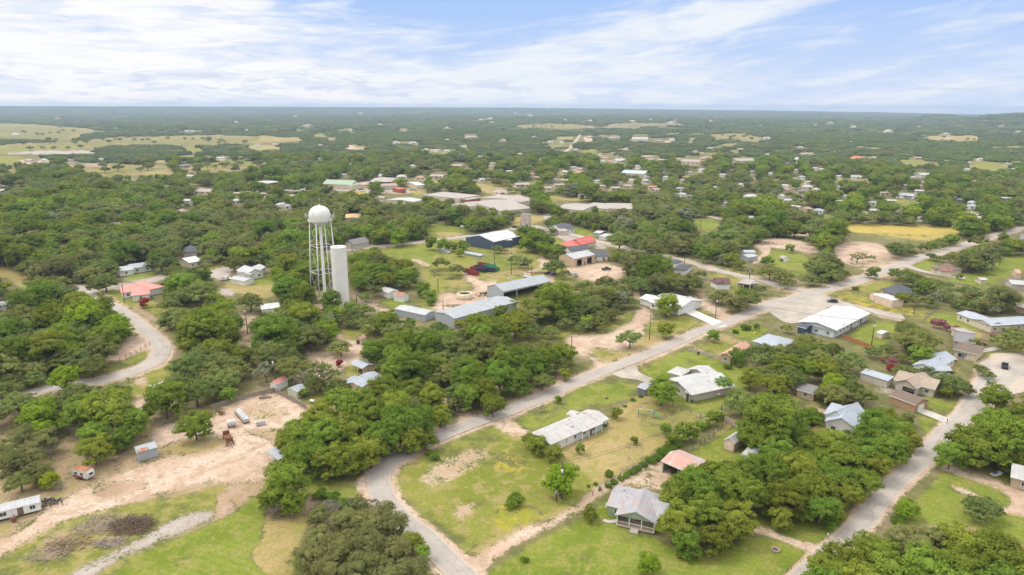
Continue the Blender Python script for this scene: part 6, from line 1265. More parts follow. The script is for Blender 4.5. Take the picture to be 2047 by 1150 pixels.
thing1('fire_ring', 1550, 1100, 0, 'ring of stones with ashes on the lower lawn', 'fire pit', [('stone_ring', MB().lathe([(.65, 0), (.95, 0), (.9, .25), (.7, .25), (.65, 0)], 11), plain('ring_stone', (.36, .29, .23), .9, .3, 2)), ('ash_bed', MB().lathe([(.01, .06), (.65, .06)], 14), plain('ash', (.10, .085, .075)))])
thing1('jet_ski', 1991, 950, 20, 'small white and blue boat on the grass at lower right', 'boat', [('hull', MB().prism([(-1.5, .5), (-1.4, .15), (1.0, .15), (1.8, .6)], 'y', -.55, .55), plain('boat_white', (.7,.7,.68))), ('seat', MB().box(-1.0, .3, -.25, .25, .5, .8), plain('boat_blue', (.06,.12,.3))), ('trolley', MB().box(-1.3, 1.4, -.6, .6, .03, .14), MGALV)])
thing1('trampoline', 1893+12, 722, 0, 'small orange and white play table by the cream house', 'table', [('top', MB().box(-1.5, 1.5, -.7, .7, .7, .8), plain('orange_top', (.5,.25,.1)))]+[('leg', MB().box(a-.05, a+.05, b_-.05, b_+.05, 0, .7), M_TRIM) for a in (-1.3, 1.3) for b_ in (-.6, .6)])
thing1('stump', 1213, 797, 0, 'dark tree stump on the roadside lawn', 'stump', [('wood', MB().lathe([(.6, 0), (.4, .2), (.35, .4), (.01, .42)], 10), MPOLE)])
# excavator-yellow and green machines by the hall
thing1('construction_machine', 650, 374, 0, 'yellow machine parked by the pale lot left of the hall', 'machine', [('body', MB().box(-4, 4, -1.6, 1.6, 1, 3.2), plain('machine_yellow', (.62,.45,.03))), ('cab', MB().box(-1, 1.2, -1.2, 1.2, 3.2, 4.6), M_GLASS), ('track', MB().box(-4.2, 4.2, -2, 2, 0, 1), TY)])
thing1('green_trailer', 636, 376, 0, 'green trailer left of the yellow machine', 'trailer', [('body', MB().box(-4.5, 4.5, -1.4, 1.4, .9, 3.8), plain('trailer_green', (.05,.22,.14))), ('wheel', MB().box(-3, 3, -1.3, 1.3, 0, .9), TY)])
thing1('blossom_bin', 465, 590-2, 0, 'x', 'x', []) if False else None
def acunit(px, py, rz, label): return thing1('air_conditioner', px, py, rz, label, 'air conditioner', [('casing', MB().box(-.45, .45, -.45, .45, .05, .85), plain('ac_grey', (.42, .43, .43), .6)), ('fan_grille', MB().lathe([(.01, .88), (.38, .88), (.38, .86)], 14), M_GLASS), ('pad', MB().box(-.6, .6, -.6, .6, 0, .05), M_CONC)])
acunit(1215, 1014, 10, 'air conditioner at the left wall of the farmhouse'); acunit(1176, 863, 20, 'air conditioner beside the long white metal roof'); acunit(703, 775, 10, 'air conditioner below the pink house windows')
rk = [('frame', MB().box(-2.5, 2.5, -.08, .08, 0, 3).box(-2.5, 2.5, 1.2, 1.36, 0, 3), MFR_)] if False else [('frame', MB().box(-2.6, -2.5, -.7, .7, 0, 2.6).box(2.5, 2.6, -.7, .7, 0, 2.6), plain('rack_red', (.30, .04, .04), .6))]+[('shelf', MB().box(-2.5, 2.5, -.7, .7, z_, z_+.25), plain('rack_red', (.30, .04, .04), .6)) for z_ in (.5, 1.4, 2.3)]
thing1('storage_rack', 605, 596, 0, 'dark red steel rack in the trees left of the water tower', 'rack', rk)
thing1('flat_trailer', 1058, 556, -20, 'flat grey trailer parked behind the equipment building', 'trailer', [('deck', MB().box(-3.5, 3.5, -1.1, 1.1, .7, .85), MGALV), ('drawbar', MB().box(3.5, 5, -.08, .08, .6, .7), MRUSTY)]+[('wheel', MB().tube((x_, y_-.12, .38), (x_, y_+.12, .38), .38, n=12), TY) for x_ in (-.6, .4) for y_ in (-1.15, 1.15)])
vh(452, 560, 60, (.6, .6, .6), 'pickup', 'white pickup on the pale lane left of the white farmhouse', 'white')
vh(1700, 634, 20, (.5, .5, .5), 'suv', 'silver car beside the porch of the white commercial building', 'silver'); vh(1236, 806, 0, (.3, .3, .3), 'car', 'grey car', 'grey') if False else None
vh(1150, 552, 100, (.5, .5, .52), 'pickup', 'silver pickup on the pale yard before the tan workshop', 'silver'); vh(1212, 540, 20, (.06, .07, .09), 'pickup', 'dark pickup at the right of the tan workshop yard', 'black')
vh(1960, 690, 10, (.3, .05, .04), 'car', 'dark red car under the oaks by the brown roofed house', 'red'); vh(1098, 470, 20, (.55, .55, .55), 'car', 'pale car on the cross street near the block tower', 'white'); vh(1030, 456, 5, (.04, .04, .05), 'suv', 'dark car on the street before the block tower', 'black')
# mural on the block tower: blue shapes and a dark figure, as loose painted patches
mt = [o for o in S.objects if o.name.startswith('concrete_tower')][0]
wd_ = [c for c in mt.children if c.name.startswith('roof')][0]
xs = [v_[0] for v_ in wd_.bound_box]; ys = [v_[1] for v_ in wd_.bound_box]; x1_, y1_ = max(xs), max(ys)
sgn = -1 if (mt.matrix_basis @ Vector((0, -1, 0)) - mt.location).dot(Vector((-mt.location.x, -mt.location.y, 0))) > 0 else 1
for (u0, u1, z0m, z1m, c, nmm) in [(-.9, .1, .6, 3.2, (.20, .33, .50), 'blue'), (.25, .8, 1.2, 4.4, (.03, .035, .06), 'dark'), (-.5, -.1, 3.4, 4.6, (.55, .62, .68), 'pale'), (-.95, -.2, .2, .6, (.25, .38, .36), 'teal'), (.1, .9, .3, 1.0, (.42, .36, .45), 'lilac')]:
    mb = MB(); yy_ = sorted((sgn*(y1_-.06+.004), sgn*(y1_-.06+.03))); w2 = x1_*.9; zc_ = (z0m+z1m)/2
    pl = [(w2*(u0+u1)/2+w2*(u1-u0)/2*math.cos(a)*(1+.2*math.sin(3*a)), zc_+(z1m-z0m)/2*math.sin(a)*(1+.15*math.cos(2*a))) for a in np.linspace(0, 6.28, 13)[:-1]]
    mb.prism(pl, 'y', yy_[0], yy_[1]); o = mb.build('mural', plain('mural_'+nmm, c, .8, .3, 1.0), mt); o.location = wd_.location; o.rotation_euler = wd_.rotation_euler

# ---------------------------------------------------------------- fences
def fence(pix, label, kind='wood', h=1.6, mm_=None, cat='fence', step=2.6):
    pts = catmull([UN(*p) for p in pix], step) if len(pix) > 2 else np.array([UN(*p)[:2] for p in pix])
    if len(pix) == 2:
        n_ = max(2, int(np.linalg.norm(pts[1]-pts[0])/step)); pts = np.array([pts[0]+(pts[1]-pts[0])*k/n_ for k in range(n_+1)])
    ro = empty('fence', (pts[0][0], pts[0][1], 0), 0, label, cat); o_ = pts[0]
    mm_ = mm_ or {'wood': MFW, 'pale': MFP, 'wire': MFM, 'red': MFR}[kind]
    mb = MB()
    for i in range(len(pts)-1):
        a, b_ = pts[i]-o_, pts[i+1]-o_; d = b_-a; l = np.linalg.norm(d); d = d/l; n_ = np.array([-d[1], d[0]])*.02
        if kind == 'wire':
            for z_ in (.3, .7, 1.1): mb.tube((a[0], a[1], z_), (b_[0], b_[1], z_), .022, n=4, cap=False)
        else:
            nb_ = max(2, int(l/.28))
            for k in range(nb_):
                p, q = a+d*l*(k+.05)/nb_, a+d*l*(k+.95)/nb_; hh = h+random.uniform(-.05, .05)
                vs = [(p[0]+n_[0], p[1]+n_[1], .05), (q[0]+n_[0], q[1]+n_[1], .05), (q[0]-n_[0], q[1]-n_[1], .05), (p[0]-n_[0], p[1]-n_[1], .05)]; mb.add(vs+[(v_[0], v_[1], hh) for v_ in vs], [(0,3,2,1),(4,5,6,7),(0,1,5,4),(1,2,6,5),(2,3,7,6),(3,0,4,7)])
    mb.build('wire_panel' if kind == 'wire' else 'board_panel', mm_, ro)
    for p in pts[:99]:
        q = p-o_; MB().box(q[0]-.07, q[0]+.07, q[1]-.07, q[1]+.07, 0, (h+.12) if kind != 'wire' else 1.35).build('post', MPOLE if kind == 'wire' else mm_, ro)
    return ro
MFW = plain('weathered_boards', (.26, .22, .19), .9, .3, 2.0); MFP = plain('pale_boards', (.42, .36, .29), .9, .2, 2.0); MFM = plain('fence_wire', (.30, .30, .29), .6); MFR = plain('cedar_boards', (.36, .15, .07), .85, .25, 2.0)
fence([(424,818),(470,803),(548,784)], 'grey board fence along the top of the paddock', 'wood', 1.5); fence([(548,784),(575,798),(612,818)], 'grey board fence down the right side of the paddock', 'wood', 1.5)
fence([(1448,842),(1474,856)], 'pale board fence corner behind the great dark oak', 'pale', 1.8); fence([(1590,752),(1640,776)], 'dark board fence by the small stone shed', 'wood', 1.8) if False else None
fence([(1660,788),(1702,806)], 'weathered board fence behind the white gabled house', 'wood', 1.8); fence([(1685,676),(1720,690),(1745,700)], 'cedar red fence at the edge of mown lot', 'red', 1.7); fence([(1108,500),(1135,508),(1140,505)], 'brown board fence behind the tan workshop', 'red', 1.7); fence([(1190,518),(1212,524)], 'brown board fence right of the tan workshop', 'red', 1.7)
fence([(1345,812),(1400,835)], 'wire fence across the lawn behind the broad white house', 'wire'); fence([(75,770),(150,748),(240,722),(300,690)], 'wire fence along the outside of the curved left road', 'wire'); fence([(1345,918),(1400,890),(1460,840)], 'low rail fence along the hedge line', 'wire'); fence([(1185,990),(1240,955),(1330,905)], 'post and wire fence beside the dirt track', 'wire')
fence([(30,1040),(80,1018),(125,1010)], 'rusty wire pen beside the white trailer', 'wire', 1.4, MRUSTY); fence([(1375,700),(1420,712),(1455,722)], 'low pale fence above the bright lawn', 'pale', .9); fence([(1848,640),(1870,622)], 'wire fence at the end of the flowering lot', 'wire'); fence([(1690,672),(1740,640)], 'wire fence along the back of white commercial building', 'wire'); fence([(1520,485),(1580,492),(1640,506)], 'rail fence beside the pale arena', 'wire')
fence([(1412,955),(1470,990)], 'wire fence behind the open barn', 'wire')
# ---------------------------------------------------------------- tree shapes
def leaf_mat(name, c1, c2, hue=.02, val=.25, rand=.35):
    mm = bpy.data.materials.new(name); mm.use_nodes = True; tt = NT(mm.node_tree); tt.n.remove(tt.n['Principled BSDF'])
    tcn = tt.n.new('ShaderNodeTexCoord').outputs['Object']; oi = tt.n.new('ShaderNodeObjectInfo')
    n = tt.noise(tcn, 2.6, 3, .6); n2 = tt.noise(tcn, 14, 2, .6)
    f = tt.math('ADD', tt.math('MULTIPLY', tt.ramp(n, .32, .68), .6), tt.math('MULTIPLY', tt.ramp(n2, .3, .7), .4))
    f = tt.math('ADD', tt.math('MULTIPLY', f, 1-rand), tt.math('MULTIPLY', oi.outputs['Random'], rand))
    colr = tt.mix(f, C4(c1), C4(c2))
    rv = tt.math('FRACT', tt.math('MULTIPLY', oi.outputs['Random'], 7.31))
    hs_ = tt.n.new('ShaderNodeHueSaturation'); tt.l.new(colr, hs_.inputs['Color'])
    tt.l.new(tt.math('ADD', .5-hue, tt.math('MULTIPLY', rv, 2*hue)), hs_.inputs['Hue'])
    tt.l.new(tt.math('ADD', 1-val*.5, tt.math('MULTIPLY', tt.math('FRACT', tt.math('MULTIPLY', oi.outputs['Random'], 13.7)), val)), hs_.inputs['Value'])
    hs_.inputs['Saturation'].default_value = 1.0
    df = tt.n.new('ShaderNodeBsdfDiffuse'); tr = tt.n.new('ShaderNodeBsdfTranslucent'); ms = tt.n.new('ShaderNodeMixShader'); ms.inputs[0].default_value = .35
    tt.l.new(hs_.outputs[0], df.inputs[0]); tt.l.new(hs_.outputs[0], tr.inputs[0]); tt.l.new(df.outputs[0], ms.inputs[1]); tt.l.new(tr.outputs[0], ms.inputs[2]); tt.l.new(ms.outputs[0], tt.n['Material Output'].inputs[0])
    return mm
LM = dict(
    oak=leaf_mat('leaf_oak', (.135, .168, .044), (.280, .320, .095), .022, .45), green=leaf_mat('leaf_green', (.128, .188, .024), (.265, .335, .050), .028, .45),
    lime=leaf_mat('leaf_lime', (.18, .26, .020), (.33, .42, .040), .015, .2), cedar=leaf_mat('leaf_cedar', (.145, .165, .052), (.30, .30, .11), .012, .25),
    bush=leaf_mat('leaf_bush', (.09, .165, .020), (.18, .27, .035), .015, .2), pink=leaf_mat('blossom_pink', (.25, .09, .11), (.44, .20, .23), .015, .2), red=leaf_mat('leaf_dark_red', (.22, .03, .03), (.42, .07, .06), .01, .2), pale=leaf_mat('leaf_silver', (.19, .21, .12), (.34, .35, .23), .01, .2),
    far_oak=leaf_mat('leaf_far_oak', (.078, .112, .048), (.185, .225, .092), .015, .4), far_green=leaf_mat('leaf_far_green', (.085, .135, .042), (.195, .250, .078), .015, .4))
MBARK = plain('bark', (.13, .105, .085), .95, .3, 3.0); MTWIG = plain('grey_twigs', (.24, .205, .175), .95, .3, 3.0)
def rdir(rg, n): v_ = rg.normal(size=(n, 3)); return v_/np.linalg.norm(v_, axis=1)[:, None]
def make_crown(kind, seed, nl, npf, nlf, ls, mat_, core=True, flat=.62, sparse=0.0):
    """unit-radius crown; lobes carry puffs, puffs carry leaf clusters"""
    rg = np.random.default_rng(seed); lob = []
    if kind == 'cone':
        for k in range(nl):
            zf = (k+.5)/nl; r_ = .62*(1-zf)**.7; a = k*2.4+rg.random(); lob.append((np.array([r_*.55*math.cos(a), r_*.55*math.sin(a), .35+zf*1.25]), .46*(1-zf*.62)))
    elif kind == 'round':
        lob.append((np.array([0, 0, 1.0]), .55))
        for k in range(nl-1):
            a = k*2.4+rg.random(); u = rg.uniform(.25, .55); lob.append((np.array([u*math.cos(a), u*math.sin(a), rg.uniform(.34, 1.25)]), rg.uniform(.24, .40)))
    elif kind == 'bush':
        for k in range(nl):
            a = k*2.4+rg.random(); u = rg.uniform(.1, .6); lob.append((np.array([u*math.cos(a), u*math.sin(a), rg.uniform(.28, .6)]), rg.uniform(.30, .44)))
    else:
        lob.append((np.array([0, 0, .84]), .45))
        for k in range(nl-1):
            a = k*6.283/(nl-1)*1.618+rg.random()*.8; u = rg.uniform(.34, .70); lob.append((np.array([u*math.cos(a), u*math.sin(a), .52+(.75-u)*.65+rg.uniform(-.10, .14)]), rg.uniform(.20, .34)))
    V_ = []; mb = MB()
    for ci, (c, lr) in enumerate(lob):
        sq = np.array([1, 1, flat+.2 if kind in ('oak', 'bush') else 1.0])
        if core: 
            v, f = ICO[1 if nlf < 16 else 2]; mb.add(v*lr*.50*sq*(1+.1*rg.normal(size=(len(v), 1)))+c, f)
        npl = max(6, int(npf*(lr/.31)**1.7)); d = rdir(rg, npl*2); d = d[d[:, 2] > -.45][:npl]
        pc = c+d*lr*.86*sq
        for p, dd in zip(pc, d):
            if any(np.linalg.norm((p-c2)/sq) < l2*.78 for j, (c2, l2) in enumerate(lob) if j != ci): continue
            if rg.random() < sparse: continue
            pr = rg.uniform(.10, .17)*(lr/.38)**.6; n = nlf
            ld = rdir(rg, n); ld[:, 2] = np.where(ld[:, 2] < -.3, -ld[:, 2], ld[:, 2])
            pos = p+ld*pr*rg.uniform(.55, 1.12, (n, 1))*np.array([1, 1, .8]); nr_ = ld*.8+dd*.45+rdir(rg, n)*.55+np.array([0, 0, .25]); nr_ /= np.linalg.norm(nr_, axis=1)[:, None]
            t1 = np.cross(nr_, rdir(rg, n)); t1 /= np.linalg.norm(t1, axis=1)[:, None]; t2 = np.cross(nr_, t1); s_ = ls*rg.uniform(.6, 1.25, (n, 1))
            q = np.stack([pos-t1*s_, pos-t2*s_*.75, pos+t1*s_, pos+t2*s_*.75], 1); V_.append(q.reshape(-1, 3))
    lv = np.concatenate(V_); q_ = float(np.clip(1/np.percentile(np.hypot(lv[:, 0], lv[:, 1]), 97), 1, 1.4)); sc_ = np.array([q_, q_, q_**.5]); lv = lv*sc_; mb.v = [tuple(np.array(p)*sc_) for p in mb.v]
    nc = len(mb.v); me = bpy.data.meshes.new('crown'); nq = len(lv)//4
    allv = np.concatenate([np.array(mb.v).reshape(-1, 3), lv]) if nc else lv
    fs = [list(f) for f in mb.f]; tri = np.array(fs, np.int32).reshape(-1, 3) if fs else np.zeros((0, 3), np.int32)
    me.vertices.add(len(allv)); me.vertices.foreach_set('co', allv.astype(np.float32).ravel())
    qi = np.arange(nq*4, dtype=np.int32)+nc; li = np.concatenate([tri.ravel(), qi]); me.loops.add(len(li)); me.loops.foreach_set('vertex_index', li)
    me.polygons.add(len(tri)+nq); st_ = np.concatenate([np.arange(len(tri))*3, len(tri)*3+np.arange(nq)*4]).astype(np.int32); me.polygons.foreach_set('loop_start', st_)
    me.update(calc_edges=True); me.materials.append(mat_); return me
def make_trunk(seed, h=.75, r=.07, spread=.5, n=6, mat_=None, twig=0):
    rg = np.random.default_rng(seed); mb = MB(); top = (rg.uniform(-.05, .05), rg.uniform(-.05, .05), h*.42); mb.tube((0, 0, -.05), top, r, r*.75, 8)
    for k in range(n):
        a = k*6.283/n+rg.random()*.6; e = (top[0]+spread*.5*math.cos(a), top[1]+spread*.5*math.sin(a), h*rg.uniform(.62, .85)); mb.tube(top, e, r*.55, r*.32, 6)
        for j in range(2):
            a2 = a+rg.uniform(-.7, .7); e2 = (e[0]+spread*.45*math.cos(a2), e[1]+spread*.45*math.sin(a2), e[2]+h*rg.uniform(.1, .3)); mb.tube(e, e2, r*.3, r*.12, 5)
            for t_ in range(twig):
                d = rdir(rg, 1)[0]; d[2] = abs(d[2])*.8+.1; e3 = (e2[0]+d[0]*.3, e2[1]+d[1]*.3, e2[2]+d[2]*.3)
                p = lerp(e, e2, rg.random()); mb.tube(p, e3, r*.10, r*.03, 3, cap=False)
                for u_ in range(4):
                    d2 = d+rdir(rg, 1)[0]*.7; p2 = lerp(p, e3, rg.uniform(.3, 1)); mb.tube(p2, (p2[0]+d2[0]*.2, p2[1]+d2[1]*.2, p2[2]+d2[2]*.2), r*.055, r*.02, 3, cap=False)
    me_o = mb.build('trunk', mat_ or MBARK); me = me_o.data; bpy.data.objects.remove(me_o); return me
PROTO = {}
def protos(key, n, crown_args, trunk_args):
    PROTO[key] = [(make_crown(seed=100*len(PROTO)+k, **crown_args), make_trunk(seed=300+k, **trunk_args)) for k in range(n)]
protos('oak', 5, dict(kind='oak', nl=15, npf=14, nlf=46, ls=.031, mat_=LM['oak']), dict(h=.9, r=.06, spread=.75))
protos('open', 1, dict(kind='oak', nl=11, npf=12, nlf=26, ls=.040, mat_=LM['oak'], core=False, sparse=.35), dict(h=1.0, r=.06, spread=.9, n=8, twig=2))
protos('green', 4, dict(kind='round', nl=14, npf=15, nlf=46, ls=.032, mat_=LM['green']), dict(h=1.0, r=.055, spread=.5))
protos('lime', 2, dict(kind='round', nl=9, npf=14, nlf=34, ls=.042, mat_=LM['lime']), dict(h=1.0, r=.05, spread=.5))
protos('cedar', 3, dict(kind='round', nl=17, npf=15, nlf=34, ls=.030, mat_=LM['cedar'], core=True, sparse=.08), dict(h=1.0, r=.05, spread=.35))
protos('bush', 2, dict(kind='bush', nl=6, npf=13, nlf=30, ls=.06, mat_=LM['bush']), dict(h=.4, r=.05, spread=.4, n=4))
protos('pink', 1, dict(kind='round', nl=9, npf=14, nlf=34, ls=.05, mat_=LM['pink'], core=True), dict(h=.9, r=.05, spread=.5))
protos('red', 1, dict(kind='round', nl=9, npf=14, nlf=34, ls=.05, mat_=LM['red'], core=True), dict(h=.9, r=.05, spread=.5))
protos('pale', 1, dict(kind='round', nl=7, npf=12, nlf=26, ls=.05, mat_=LM['pale'], core=False, sparse=.2), dict(h=.9, r=.05, spread=.5, twig=1))
protos('sapling', 1, dict(kind='round', nl=5, npf=12, nlf=26, ls=.08, mat_=LM['green']), dict(h=1.0, r=.05, spread=.3, n=3))
protos('column', 1, dict(kind='cone', nl=8, npf=9, nlf=18, ls=.07, mat_=LM['green']), dict(h=1.4, r=.05, spread=.2, n=3))
DEADM = [make_trunk(900+k, h=1.25, r=.05, spread=.62, n=9, mat_=MTWIG, twig=9) for k in range(2)]
KNAME = dict(oak=('oak_tree', 'oak'), open=('oak_tree', 'oak'), green=('green_tree', 'tree'), lime=('green_tree', 'tree'), cedar=('cedar_tree', 'cedar'), bush=('bush', 'bush'), pink=('flowering_tree', 'tree'), red=('red_tree', 'tree'), pale=('pale_tree', 'tree'), sapling=('young_tree', 'tree'), column=('slim_tree', 'tree'), dead=('bare_tree', 'tree'))
KADJ = dict(oak='dark green broad oak', open='spreading open oak', green='bright green leafy tree', lime='yellow-green tree', cedar='olive dark cedar', bush='round green bush', pink='pink blossoming tree', red='dark red tree', pale='silvery pale tree', sapling='young round tree', column='slim upright tree', dead='bare grey twiggy tree')
TREES = []   # dicts
def add_tree(kind, x, y, Rm, label=None, zs=1.0, seen=True):
    TREES.append(dict(k=kind, x=float(x), y=float(y), R=float(Rm), label=label, zs=zs, seen=seen))
def ht(px, py, rpx, kind='oak', label=None, zs=1.0):
    """a traced tree: crown centre and half width in photo pixels"""
    Rm = 5.0
    for _ in range(4):
        g = UN(px, py, .85*Rm*zs); Rm = rpx*slant(g)/F*.88
    add_tree(kind, g[0], g[1], Rm, label, zs)
